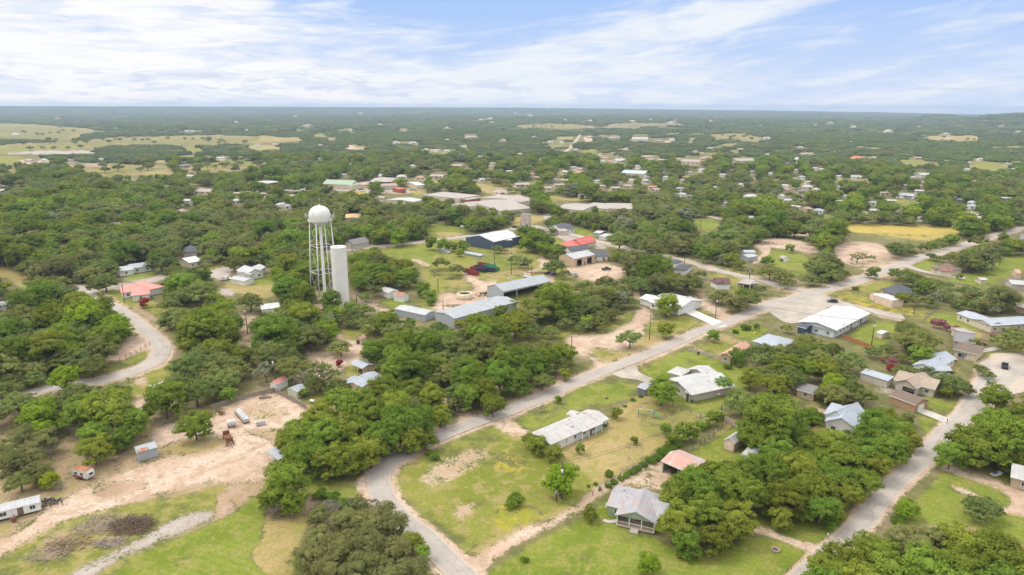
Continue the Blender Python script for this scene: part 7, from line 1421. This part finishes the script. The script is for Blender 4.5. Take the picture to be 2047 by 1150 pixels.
hand = """
127,760,27,lime 156,794,45,oak 230,782,30,oak 222,830,50,green 262,848,34,green 190,866,34,green 188,903,34,green 247,880,26,green 79,838,36,lime 82,862,26,lime 150,862,18,dead 232,893,14,lime 40,880,30,cedar 62,912,32,cedar 90,885,26,cedar 22,930,30,cedar 78,945,26,cedar 40,960,26,oak 98,960,20,lime 20,900,26,cedar 100,905,18,dead
330,803,44,green 390,850,38,green 386,728,52,oak 440,755,44,oak 360,760,36,oak 425,715,36,oak 420,690,40,oak 475,735,30,oak 454,790,19,green 556,708,46,oak 531,746,26,pale 540,700,40,oak 585,715,30,oak 637,748,50,open 605,745,34,open 672,768,30,oak 610,786,12,green 630,768,26,oak
690,815,52,green 640,845,46,green 600,872,40,green 655,880,48,green 705,870,50,green 745,835,50,green 790,820,50,green 765,880,46,green 835,840,48,green 865,800,38,green 800,860,50,green 625,918,44,green 690,922,44,green 740,905,44,green 590,905,36,green 660,930,40,green 880,835,28,green 815,885,34,green 850,880,28,green 575,890,28,green 720,830,40,oak 770,790,40,green 820,790,40,green
792,745,36,green 752,708,34,green 800,700,44,green 830,740,44,green 850,700,44,green 790,660,38,oak 840,665,38,oak 885,690,44,oak 930,715,46,oak 890,740,40,oak 860,760,30,oak 930,760,44,green 965,785,40,green 1000,760,44,green 935,800,32,green 985,815,28,green 1040,735,38,green 1035,765,34,green 1010,725,36,green 1070,745,26,green 905,812,20,cedar 960,690,40,oak 1000,680,30,green 1050,695,30,oak 1090,690,26,oak 1115,700,26,oak 1125,725,28,oak 1085,728,32,green 1128,748,18,green 1060,655,30,oak 1100,660,26,oak
1028,990,26,bush 870,908,14,bush 858,901,9,bush 1120,962,42,lime 1075,888,26,green 1105,904,24,green 1060,880,20,green 1160,900,12,sapling 1181,1028,20,green 1200,978,5,column 1268,881,10,sapling 1219,943,9,bush 1190,965,6,bush 1177,970,5,bush 1115,800,9,sapling 1085,815,11,pale 1206,845,14,bush 1232,828,14,green
1322,783,38,green 1443,768,22,green 1378,796,9,bush 1412,782,9,bush 1475,715,22,green 1456,728,12,bush 1265,797,7,bush 1280,790,6,bush 1250,810,5,bush 1425,672,16,green 1260,674,31,oak 1330,660,22,green 1307,596,1,bush 1332,608,33,green 1471,660,8,bush 1490,650,12,bush 1512,655,8,sapling
1366,866,24,green 1330,860,16,green 1345,880,20,green 1385,870,18,green 1425,838,18,green 1440,830,12,green 1400,850,14,green 1330,895,14,bush 1315,907,12,bush 1300,916,10,bush 1288,924,9,bush 1276,932,9,bush 1264,939,8,bush 1252,946,8,bush 1240,953,7,bush 1228,960,7,bush 1216,968,6,bush 1340,888,12,bush 1355,882,14,bush 1412,846,12,bush
1485,800,40,oak 1500,760,26,green 1470,785,22,oak 1530,745,30,oak 1545,780,36,green 1525,700,36,oak 1565,700,34,oak 1600,705,34,oak 1635,715,34,oak 1575,735,34,green 1615,740,30,green 1545,850,62,green 1520,880,40,green 1590,870,40,green 1580,820,36,oak 1620,850,30,green 1560,900,36,green 1500,870,30,green 1650,745,30,green 1668,768,28,lime 1700,775,30,oak 1728,790,28,oak 1700,720,32,oak 1665,700,26,oak 1745,700,20,oak 1740,745,16,oak 1640,790,16,oak 1625,820,22,bush 1650,700,20,green 1588,835,30,oak
1358,988,42,green 1400,985,48,green 1345,1000,36,green 1388,962,34,green 1440,960,46,green 1480,990,50,green 1420,1035,46,green 1355,1050,44,green 1375,1085,34,green 1370,1100,20,bush 1470,1045,48,green 1430,1080,40,green 1500,940,44,green 1540,955,48,green 1590,950,46,green 1520,1000,40,green 1580,1005,46,green 1620,985,48,green 1640,1020,40,green 1560,1040,26,green 1660,960,46,green 1692,988,38,green 1728,965,38,green 1685,920,44,green 1730,910,44,green 1748,930,36,green 1780,900,34,green 1745,865,42,green 1700,888,32,green 1795,862,34,green 1822,885,22,green 1655,895,36,green 1640,930,36,green 1615,900,36,green 1550,915,36,green 1775,840,24,green 1800,905,24,green 1658,1020,30,green 1605,930,34,green
1934,895,38,green 1960,905,44,green 2000,890,50,green 2045,895,46,green 1985,860,40,green 2030,855,40,green 2095,880,44,green 1995,800,32,green 2005,830,30,oak 1978,785,20,oak 1900,915,28,green 2025,925,24,green 1970,1010,36,oak 1945,1000,16,oak 1815,1015,26,lime 1795,1035,16,bush
1690,1120,44,green 1740,1105,44,green 1650,1140,34,green 1800,1085,34,cedar 1845,1095,40,cedar 1890,1090,36,green 1930,1105,44,green 1975,1090,30,green 2010,1130,50,green 1780,1145,50,green 1850,1145,50,green 1920,1150,48,green 1710,1165,44,green 1980,1160,40,green 2060,1150,46,green 1770,1100,26,dead 1640,1180,40,green 1800,1190,50,green 1900,1200,50,green 2000,1200,50,green 1700,1210,50,green
1120,1158,28,bush 1297,1128,26,lime 1050,1115,10,bush 566,975,50,green 545,1000,30,green 590,1000,34,green 640,980,18,bush 665,985,18,bush 690,1000,20,bush 722,1010,22,cedar 640,1035,28,cedar 668,1022,24,dead 690,1042,30,cedar 740,1045,40,cedar 785,1050,34,cedar 640,1080,34,cedar 680,1095,40,cedar 735,1095,40,cedar 790,1100,36,cedar 620,1120,36,cedar 660,1140,40,cedar 720,1145,44,cedar 780,1150,44,cedar 825,1085,24,green 845,1110,20,green 830,1140,34,cedar 600,1150,24,cedar 700,1190,50,cedar 780,1200,50,cedar 620,1200,44,cedar 850,1180,30,cedar 768,1022,24,cedar 545,1020,22,dead 705,1010,20,dead
678,727,9,red 287,606,11,red 402,594,10,red 1785,722,11,pink 1766,720,6,pink 1868,646,11,pink 1880,648,11,pink 1892,654,9,pink 1912,658,10,pink 1984,672,6,pink 1778,736,8,red 1990,622,12,pale 1868,598,14,pale 1880,590,12,pale 560,660,1,bush 637,694,8,pale 1893,785,14,green 1888,762,26,oak 1912,765,28,oak 1930,775,18,oak 1890,740,16,oak 1960,735,16,oak 1975,745,14,oak 1840,712,24,green 1858,738,20,oak 1808,738,20,oak 1830,745,18,oak 1805,712,16,oak 1775,700,20,oak 1950,685,16,oak 2000,680,22,oak 2025,670,24,oak 2040,690,18,oak
350,625,38,oak 335,610,24,oak 400,575,44,oak 365,560,36,oak 345,540,22,oak 360,590,30,oak 430,600,20,green 210,562,26,oak 190,570,20,oak 332,645,18,oak 325,520,16,dead 480,700,1,bush 450,630,30,oak 500,600,30,oak 520,650,30,oak 470,650,20,green 590,650,44,oak 620,670,44,oak 560,640,40,oak 640,640,36,oak 700,630,30,oak 680,690,30,oak 575,690,36,oak 655,665,30,lime 725,615,26,oak 750,640,30,oak 780,640,26,oak 730,590,20,oak 757,600,1,bush
880,522,24,oak 868,540,14,open 912,534,22,oak 1045,520,24,oak 1028,516,16,oak 1110,530,28,oak 1130,545,18,oak 995,495,15,oak 1008,500,10,oak 885,490,18,green 905,492,16,green 925,490,14,green 862,488,16,green 930,495,12,green 920,505,11,lime 1070,480,26,green 1050,490,20,green 1090,485,24,green 1085,500,20,green 1040,475,16,green 1060,465,14,green 1098,498,14,green 1110,450,14,green 1098,446,10,green 1105,462,10,green 1177,488,7,green 1150,495,6,green 1160,498,7,green 860,590,18,green 845,580,20,green 862,602,12,green
1715,510,20,open 1743,515,9,oak 1747,544,16,green 1790,546,17,oak 1812,556,18,oak 1822,560,14,green 1790,497,24,oak 1825,503,11,oak 1862,510,12,oak 1905,515,17,oak 1940,518,30,oak 1965,530,20,oak 1920,530,14,oak 1880,515,10,oak 1980,500,18,oak 2000,490,20,oak 1955,478,20,oak 1920,553,7,sapling 1711,574,7,bush 1806,598,17,green 1825,590,14,oak 1712,555,1,bush 1530,524,12,green 1543,522,8,green 1580,497,11,green 1540,540,26,oak 1563,548,26,oak 1575,560,20,oak 1590,545,1,bush 1500,540,9,oak 1460,520,18,green 1480,530,14,green 1430,505,22,green 1410,512,20,green 1400,500,20,green
655,1015,20,pale 700,1060,16,pale 665,1050,22,dead 720,1120,20,dead 745,1010,18,pale 985,420,12,oak 1010,428,12,green 1035,425,10,oak 960,420,12,green 900,402,12,oak 875,402,12,oak 1075,410,10,oak 1150,425,10,oak 1190,423,10,green 1235,424,10,oak 925,408,10,oak 862,399,8,green 1005,401,8,oak 1130,420,9,oak 1250,421,8,oak 800,408,9,green 750,375,7,oak 722,378,7,oak 1150,622,30,oak 1192,602,32,oak 1130,592,26,oak 1222,622,28,oak 1170,572,26,oak 1240,582,28,oak 1262,560,26,oak 1212,562,28,oak 1195,642,26,oak 1102,602,24,oak 1132,642,24,oak 1062,622,28,green 1082,592,20,green 1165,648,24,oak 1260,600,20,oak 1030,640,26,green 35,802,38,oak 92,806,24,oak 0,782,36,oak 62,836,30,oak 118,806,24,green -30,830,36,oak 660,632,20,green 692,640,22,oak 640,628,14,oak 746,578,22,oak 772,566,24,green 735,560,22,oak 800,566,20,oak 712,560,16,green 760,540,22,green 790,535,22,oak 725,530,20,oak 620,640,18,green 540,640,18,green 575,644,18,oak 530,630,15,oak 560,624,13,green 603,626,14,oak 575,634,16,oak 925,652,20,green 950,646,22,green 975,636,20,oak 1000,628,20,green 1022,612,14,lime 545,630,13,oak 592,627,12,green 655,640,1,bush 700,612,16,green 720,640,24,oak 740,655,24,oak 610,640,24,green 665,622,16,green
"""
for tkn in hand.split():
    x, y, r_, k = tkn.split(',')
    if float(r_) > 1: ht(float(x), float(y), float(r_)*(1.35 if k == 'bush' and 1210 < float(x) < 1345 and 880 < float(y) < 975 else 1), k)
N_HAND = len(TREES)

# ---------------------------------------------------------------- fill the woods
hx = np.array([t_['x'] for t_ in TREES]); hy = np.array([t_['y'] for t_ in TREES]); hR = np.array([t_['R'] for t_ in TREES])
def look(px, py):
    ix = np.clip(px-GX0, 0, GX1-GX0-1).astype(int); iy = np.clip(py-GY0, 0, GY1-GY0-1).astype(int); return CLR[iy, ix]
def blocked(X, Y, Rr, zs=1.0, tight=1.0):
    Z0 = terrain(X, Y)*1.0; bad = np.zeros(len(X), bool)
    for dx, dz in ((0, 1.35), (0, .8), (-.6, .75), (.6, .75), (-.35, 1.15), (.35, 1.15), (0, .1)):
        px, py = PR(np.stack([X+dx*Rr*tight, Y, Z0+dz*Rr*zs], -1)); bad |= look(px, py)
    for c, ax, nr_, a, b_ in FOOT:
        near = (np.abs(X-c[0]) < a+b_+8) & (np.abs(Y-c[1]) < a+b_+8)
        if near.any():
            u = np.abs((X-c[0])*ax[0]+(Y-c[1])*ax[1]); v = np.abs((X-c[0])*nr_[0]+(Y-c[1])*nr_[1]); bad |= near & (u < a+Rr*.35) & (v < b_+Rr*.35)
    return bad
def vnoise(X, Y, s, seed):
    rg = np.random.default_rng(seed); k = rg.normal(size=(8, 2))/s; ph = rg.random(8)*6.28
    return np.sin(X[:, None]*k[:, 0]+Y[:, None]*k[:, 1]+ph).sum(1)/2.8
def grid(r0, r1, cell, amax=48):
    n = int(r1/cell)+1; gx, gy = np.meshgrid(np.arange(-n, n+1), np.arange(0, n+1)); X = (gx+RNG.uniform(-.42, .42, gx.shape)+.5*(gy % 2)).ravel()*cell; Y = (gy+RNG.uniform(-.42, .42, gx.shape)).ravel()*cell
    r = np.hypot(X, Y); a = np.degrees(np.abs(np.arctan2(X, Y))); k = (r > r0) & (r < r1) & (a < amax); return X[k], Y[k]
X, Y = grid(112, 1250, 6.7); Rr = np.clip(RNG.lognormal(1.70, .30, len(X)), 2.8, 9.5)
k = ~blocked(X, Y, Rr)
dens = vnoise(X, Y, 55, 5); k &= ~((dens < -1.9) & (RNG.random(len(X)) < .8)); k &= RNG.random(len(X)) < .97
px, py = PR(np.stack([X, Y, Rr], -1))
# close to the camera only fill where nothing was traced, so the open ground stays open
r = np.hypot(X, Y)
for i in range(N_HAND):
    d2 = (X-hx[i])**2+(Y-hy[i])**2; k &= d2 > (hR[i]*.6+Rr*.38)**2
X, Y, Rr = X[k], Y[k], Rr[k]; px, py = px[k], py[k]
tn = vnoise(X, Y, 38, 11); tn2 = RNG.random(len(X)); far_side = (px < 420) & (py > 560)
for x, y, rr_, a, b_, p_, q_ in zip(X, Y, Rr, tn, tn2, px, py):
    if a > .9: kd = 'lime' if b_ < .22 else 'green'
    elif a > -.1: kd = 'green' if b_ < .45 else 'oak'
    else: kd = 'oak' if b_ < .82 else ('cedar' if b_ < .93 else 'green')
    if b_ > .992: kd = 'pale'
    TREES.append(dict(k=kd, x=x, y=y, R=rr_*(.85 if kd in ('cedar', 'pale') else 1), label=None, zs=1.0, auto=True))
# rank by apparent size inside the frame
for t_ in TREES:
    px, py = PR(np.array([[t_['x'], t_['y'], t_['R']*.9]])); t_['px'], t_['py'] = float(px[0]), float(py[0]); d = slant((t_['x'], t_['y'], t_['R'])); t_['rp'] = t_['R']*F/d
    ov = 1.0 if (-.5*t_['rp'] < t_['px'] < 2047+.5*t_['rp'] and t_['py'] < 1150+.55*t_['rp']) else 0
    t_['score'] = t_['rp']*ov
order = sorted(range(len(TREES)), key=lambda i: -TREES[i]['score'])
NI = 298; per = {}
ind = set()
for i in order:
    t_ = TREES[i]
    if t_['score'] <= 0: break
    nm = KNAME[t_['k']][0]; lim = 299 if nm in ('oak_tree', 'green_tree') else 120
    if per.get(nm, 0) < lim and (len(ind) < 560): ind.add(i); per[nm] = per.get(nm, 0)+1
for i in range(N_HAND):
    if TREES[i]['k'] not in ('oak', 'green', 'cedar') and TREES[i]['score'] > 0: ind.add(i)
ZONES = [('in the left wood behind the curved road', (90, 680)), ('in the left wood beside the wire fence', (60, 800)), ('around the corrugated shed in the dirt lot', (190, 860)), ('left of the paddock', (360, 830)), ('behind the trailer near the tall pole', (440, 730)), ('around the red roofed shed', (570, 730)), ('in the dense grove beside the paddock', (690, 860)), ('behind the pink house', (800, 760)),
         ('in front of the water tower', (620, 660)), ('in the roadside wood at the middle', (970, 760)), ('beside the pale lot and bare pole', (1110, 710)), ('on the meadow inside the bend', (1000, 960)), ('beside the dirt track', (1150, 990)), ('along the hedge row', (1340, 890)), ('beside the long white metal roof', (1150, 870)), ('beside the broad white roofed house', (1370, 770)),
         ('behind the hedge near the great dark oak', (1500, 790)), ('around the great dark oak', (1550, 870)), ('in the grove beside the farmhouse', (1400, 1010)), ('in the grove left of the right road', (1650, 960)), ('in the block above the white gabled house', (1640, 740)), ('beside the brick garage', (1740, 840)), ('in the grove right of the right road', (1970, 890)), ('at the bottom right corner', (1850, 1120)),
         ('in the cedar clump at the bottom', (720, 1090)), ('on the lower right lawn', (1950, 1010)), ('on the front lawn', (1220, 1110)), ('at the edge of the dirt lot', (560, 980)), ('around the tan shingled house', (1880, 760)), ('around the pink crape myrtles', (1850, 670)), ('around the new white house', (1340, 610)), ('in the oaks behind the new white house', (1340, 560)), ('in the oaks before the equipment building', (1180, 610)),
         ('in the works yard', (960, 530)), ('around the tan workshop', (1100, 500)), ('around the coral roofed house', (340, 590)), ('left of the coral roofed house', (130, 560)), ('at the road junction', (1530, 640)), ('behind the flowering lot', (1900, 610)), ('around the pale arena', (1720, 520)), ('beyond the far right junction', (1930, 510)), ('around the hoop shelter lot', (1540, 540)), ('behind the standpipe', (760, 560)), ('between the warehouse and the oaks', (960, 660)), ('at the brown clearing', (480, 640)), ('in the left woods near the dry patch', (60, 530)), ('along the cross street', (1440, 510))]
# every tree type of a zone is told apart by its order from the left
GRP = {}
for i in ind:
    t_ = TREES[i]; z_ = min(ZONES, key=lambda q: math.hypot(q[1][0]-t_['px'], (q[1][1]-t_['py'])*1.4))[0]; t_['zone'] = z_; GRP.setdefault((z_, t_['k'] if t_['k'] != 'dead' else 'dead'), []).append(i)
for (z_, kd), li in GRP.items():
    li.sort(key=lambda i: TREES[i]['px'])
    for n_, i in enumerate(li):
        TREES[i]['label'] = f"{KADJ[kd]} {z_}" + (f", {ordn(n_)} from the left" if len(li) > 1 else ''); TREES[i]['group'] = f"{KNAME[kd][1]}s {z_}"
trg = random.Random(5)
for i in sorted(ind, key=lambda i: -TREES[i]['score']):
    t_ = TREES[i]; kd = t_['k']; nm, cat = KNAME[kd]
    ro = empty(nm, (t_['x'], t_['y'], float(terrain(t_['x'], t_['y']))), trg.uniform(0, 6.28), t_['label'], cat, t_['group'])
    s_ = t_['R']; zs = trg.uniform(.88, 1.12); ro.scale = (s_*trg.uniform(.94, 1.06), s_*trg.uniform(.94, 1.06), s_*zs)
    if kd == 'dead':
        o = bpy.data.objects.new('trunk', DEADM[i % 2]); link(o, ro); continue
    cm, tm = PROTO[kd][trg.randrange(len(PROTO[kd]))]
    if kd in ('open', 'oak') : ro.rotation_euler.z = trg.uniform(0, 6.28)
    link(bpy.data.objects.new('trunk', tm), ro); link(bpy.data.objects.new('crown', cm), ro)

# ---------------------------------------------------------------- the rest of the woods: one mass, drawn by a node tree from points
def instancer(name, label, pts, scl, rot, idx, meshes, tilt=None):
    cc = bpy.data.collections.new(name+'_shapes')
    for k, me in enumerate(meshes):
        o = bpy.data.objects.new(f'{name}_shape_{k:02d}', me); cc.objects.link(o)
    me = bpy.data.meshes.new(name); n = len(pts); me.vertices.add(n); me.vertices.foreach_set('co', np.asarray(pts, np.float32).ravel())
    for nm, tp, dat in (('scl', 'FLOAT_VECTOR', scl), ('rot', 'FLOAT', rot), ('idx', 'INT', idx)):
        at = me.attributes.new(nm, tp, 'POINT')
        at.data.foreach_set('vector' if tp == 'FLOAT_VECTOR' else 'value', np.asarray(dat, np.int32 if tp == 'INT' else np.float32).ravel())
    o = bpy.data.objects.new(name, me); link(o); tag(o, label, None, None, 'stuff')
    ng = bpy.data.node_groups.new(name+'_nodes', 'GeometryNodeTree'); ng.interface.new_socket('Geometry', in_out='INPUT', socket_type='NodeSocketGeometry'); ng.interface.new_socket('Geometry', in_out='OUTPUT', socket_type='NodeSocketGeometry')
    N = ng.nodes; L_ = ng.links; gi = N.new('NodeGroupInput'); go = N.new('NodeGroupOutput'); ci = N.new('GeometryNodeCollectionInfo'); ci.inputs['Collection'].default_value = cc; ci.inputs['Separate Children'].default_value = True; ci.inputs['Reset Children'].default_value = True
    ip = N.new('GeometryNodeInstanceOnPoints'); ip.inputs['Pick Instance'].default_value = True
    def na(nm, tp): q = N.new('GeometryNodeInputNamedAttribute'); q.data_type = tp; q.inputs['Name'].default_value = nm; return q.outputs['Attribute']
    cx = N.new('ShaderNodeCombineXYZ'); L_.new(na('rot', 'FLOAT'), cx.inputs[2])
    L_.new(gi.outputs[0], ip.inputs['Points']); L_.new(ci.outputs[0], ip.inputs['Instance']); L_.new(na('idx', 'INT'), ip.inputs['Instance Index']); L_.new(cx.outputs[0], ip.inputs['Rotation']); L_.new(na('scl', 'FLOAT_VECTOR'), ip.inputs['Scale']); L_.new(ip.outputs[0], go.inputs[0])
    md = o.modifiers.new('scatter', 'NODES'); md.node_group = ng; return o
MID = []; MIDX = {}
for kd, n_, kk, fl in (('oak', 4, 'oak', .62), ('green', 3, 'round', 1), ('lime', 1, 'round', 1), ('cedar', 2, 'round', 1), ('pale', 1, 'round', 1)):
    MIDX[kd] = list(range(len(MID), len(MID)+n_))
    for k in range(n_): MID.append(make_crown(kk, 700+k+len(MID), 12, 11, 17, .055, LM[kd], True))
rest = [t_ for i, t_ in enumerate(TREES) if i not in ind and t_['k'] in MIDX]
pts = [(t_['x'], t_['y'], float(terrain(t_['x'], t_['y']))) for t_ in rest]; sc3 = [(t_['R']*trg.uniform(.92, 1.08), t_['R']*trg.uniform(.92, 1.08), t_['R']*trg.uniform(.85, 1.1)) for t_ in rest]
instancer('woodland', 'unbroken oak woodland filling the town between its clearings', pts, sc3, [trg.uniform(0, 6.28) for _ in rest], [trg.choice(MIDX[t_['k']]) for t_ in rest], MID)
# far woods: wide clumps of canopy
def make_clump(seed, mat_, n=15):
    rg = np.random.default_rng(seed); mb = MB(); Vq = []
    for i in range(n):
        a, u = i*2.4, math.sqrt((i+.5)/n)*.95; c = np.array([u*math.cos(a), u*math.sin(a), 0])+rg.normal(size=3)*[.06, .06, 0]; r_ = rg.uniform(.20, .33)
        hh = rg.uniform(.26, .42); v, f = ICO[1]; mb.add(v*np.array([r_, r_, hh*.6])*(1+.12*rg.normal(size=(len(v), 1)))+c+[0, 0, hh*.45], f)
        d = rdir(rg, 46); d[:, 2] = np.abs(d[:, 2])*.9; pos = c+[0, 0, hh*.45]+d*np.array([r_, r_, hh*.6])*rg.uniform(.9, 1.12, (46, 1)); nr_ = d+rdir(rg, 46)*.5; nr_ /= np.linalg.norm(nr_, axis=1)[:, None]
        t1 = np.cross(nr_, rdir(rg, 46)); t1 /= np.linalg.norm(t1, axis=1)[:, None]; t2 = np.cross(nr_, t1); s_ = .055; Vq.append(np.stack([pos-t1*s_, pos-t2*s_, pos+t1*s_, pos+t2*s_], 1).reshape(-1, 3))
    lv = np.concatenate(Vq); b = len(mb.v); mb.v += [tuple(p) for p in lv]; mb.f += [(b+4*i, b+4*i+1, b+4*i+2, b+4*i+3) for i in range(len(lv)//4)]; mb.m += [0]*(len(lv)//4)
    me = bpy.data.meshes.new('clump'); me.from_pydata(mb.v, [], mb.f); me.materials.append(mat_); return me
CL = [make_clump(40+k, LM[m_]) for k, m_ in enumerate(['far_oak', 'far_oak', 'far_oak', 'far_green', 'far_green', 'cedar', 'far_oak'])]
PT, SC, RO, ID = [], [], [], []
for r0_, r1_, cell, sc in ((1235, 2600, 17, 12.5), (2600, 5200, 36, 25), (5200, 11600, 80, 56)):
    X, Y = grid(r0_, r1_, cell); Rr = np.full(len(X), sc)*RNG.uniform(.85, 1.15, len(X))
    Z = terrain(X, Y); bad = np.zeros(len(X), bool)
    for dx, dz in ((0, .4), (-.8, .2), (.8, .2), (0, 0)):
        px, py = PR(np.stack([X+dx*Rr, Y, Z+dz*min(sc, 20)], -1)); bad |= look(px, py)
    dens = vnoise(X, Y, 90+cell*2, 21+int(cell)); bad |= (dens < -1.15) & (RNG.random(len(X)) < .7); Rr = Rr*(1+.28*vnoise(X, Y, 60+cell, 5))
    Rr = np.clip(Rr, sc*.55, sc*1.5)
    k = ~bad; X, Y, Z, Rr = X[k], Y[k], Z[k], Rr[k]
    zsc = np.minimum(Rr, 9.0*RNG.uniform(1.2, 2.4, len(Rr)))
    PT.append(np.stack([X, Y, Z-.3], 1)); SC.append(np.stack([Rr, Rr, zsc], 1)); RO.append(RNG.random(len(X))*6.28); tn_ = vnoise(X, Y, 160, 77); ID.append(np.where(tn_ > .45, RNG.integers(3, 5, len(X)), RNG.choice([0, 1, 2, 3, 5, 6], len(X))))
instancer('distant_woodland', 'dark woodland stretching over the plain to the horizon ridge', np.concatenate(PT), np.concatenate(SC), np.concatenate(RO), np.concatenate(ID), CL)
# lone trees on the far fields
LF = [(75,270),(85,270),(100,267),(118,267),(98,280),(112,280),(150,281),(165,281),(180,281),(205,280),(230,280),(240,281),(270,281),(285,281),(296,280),(336,278),(370,279),(385,278),(405,279),(418,279),(108,296),(105,297),(85,297),(135,297),(160,295),(60,299),(45,264),(120,256),(205,334),(281,342),(210,343),(480,329),(430,335),(445,332),(455,330),(415,333),(520,328),(1870,291),(1905,285),(1925,290),(1960,285),(1980,280),(1945,300),(1990,292),(2005,288),(2030,283),(2040,292),(1890,297),(2015,275),(1975,275)]
lr = random.Random(4)
for _ in range(26): LF.append((lr.uniform(5, 520), lr.choice([lr.uniform(262, 268), lr.uniform(280, 288)]) if _ < 14 else lr.uniform(284, 288)))
for _ in range(16): LF.append((lr.uniform(60, 330) if _ < 8 else lr.uniform(390, 525), lr.uniform(330, 342)))
for _ in range(18): LF.append((lr.uniform(1850, 2047), lr.uniform(275, 297)))
for _ in range(14): LF.append((lr.uniform(1035, 1180) if _ < 7 else lr.uniform(1425, 1515), lr.uniform(250, 256) if _ < 7 else lr.uniform(269, 281)))
PTl = [UN(x, y, 2) for x, y in LF]
gl = {}
for n_, (p, (x, y)) in enumerate(zip(PTl, LF)): gl.setdefault('on the left far fields' if x < 600 and y < 310 else ('on the small left paddocks' if x < 600 else ('on the far central field' if x < 1300 else ('on the pale far slope' if x < 1600 else 'on the far right field'))), []).append((x, p))
for z_, li in gl.items():
    li.sort(key=lambda q: q[0])
    for n_, (x, p) in enumerate(li):
        r_ = trg.uniform(5, 8.5); ro = empty('oak_tree' if False else 'field_tree', (p[0], p[1], float(terrain(p[0], p[1]))), trg.uniform(0, 6), f'lone dark tree {z_}, {ordn(n_)} from the left', 'tree', f'lone trees {z_}'); ro.scale = (r_, r_, r_*.95)
        cm = MID[trg.choice(MIDX['oak'])]; link(bpy.data.objects.new('crown', cm), ro); link(bpy.data.objects.new('trunk', PROTO['oak'][0][1]), ro)
make_ground()
# ---------------------------------------------------------------- haze
hb = MB().box(-12600, 12600, -12600, 12600, -6, 114).build('haze', bpy.data.materials.new('haze_air')); tag(hb, 'thin pale summer haze over the whole plain', None, None, 'stuff')
hm = hb.data.materials[0]; hm.use_nodes = True; tt = NT(hm.node_tree); tt.n.remove(tt.n['Principled BSDF']); pv = tt.n.new('ShaderNodeVolumePrincipled'); pv.inputs['Color'].default_value = (.58, .73, .95, 1); pv.inputs['Density'].default_value = HAZE; pv.inputs['Anisotropy'].default_value = .2
tt.l.new(pv.outputs[0], tt.n['Material Output'].inputs['Volume'])
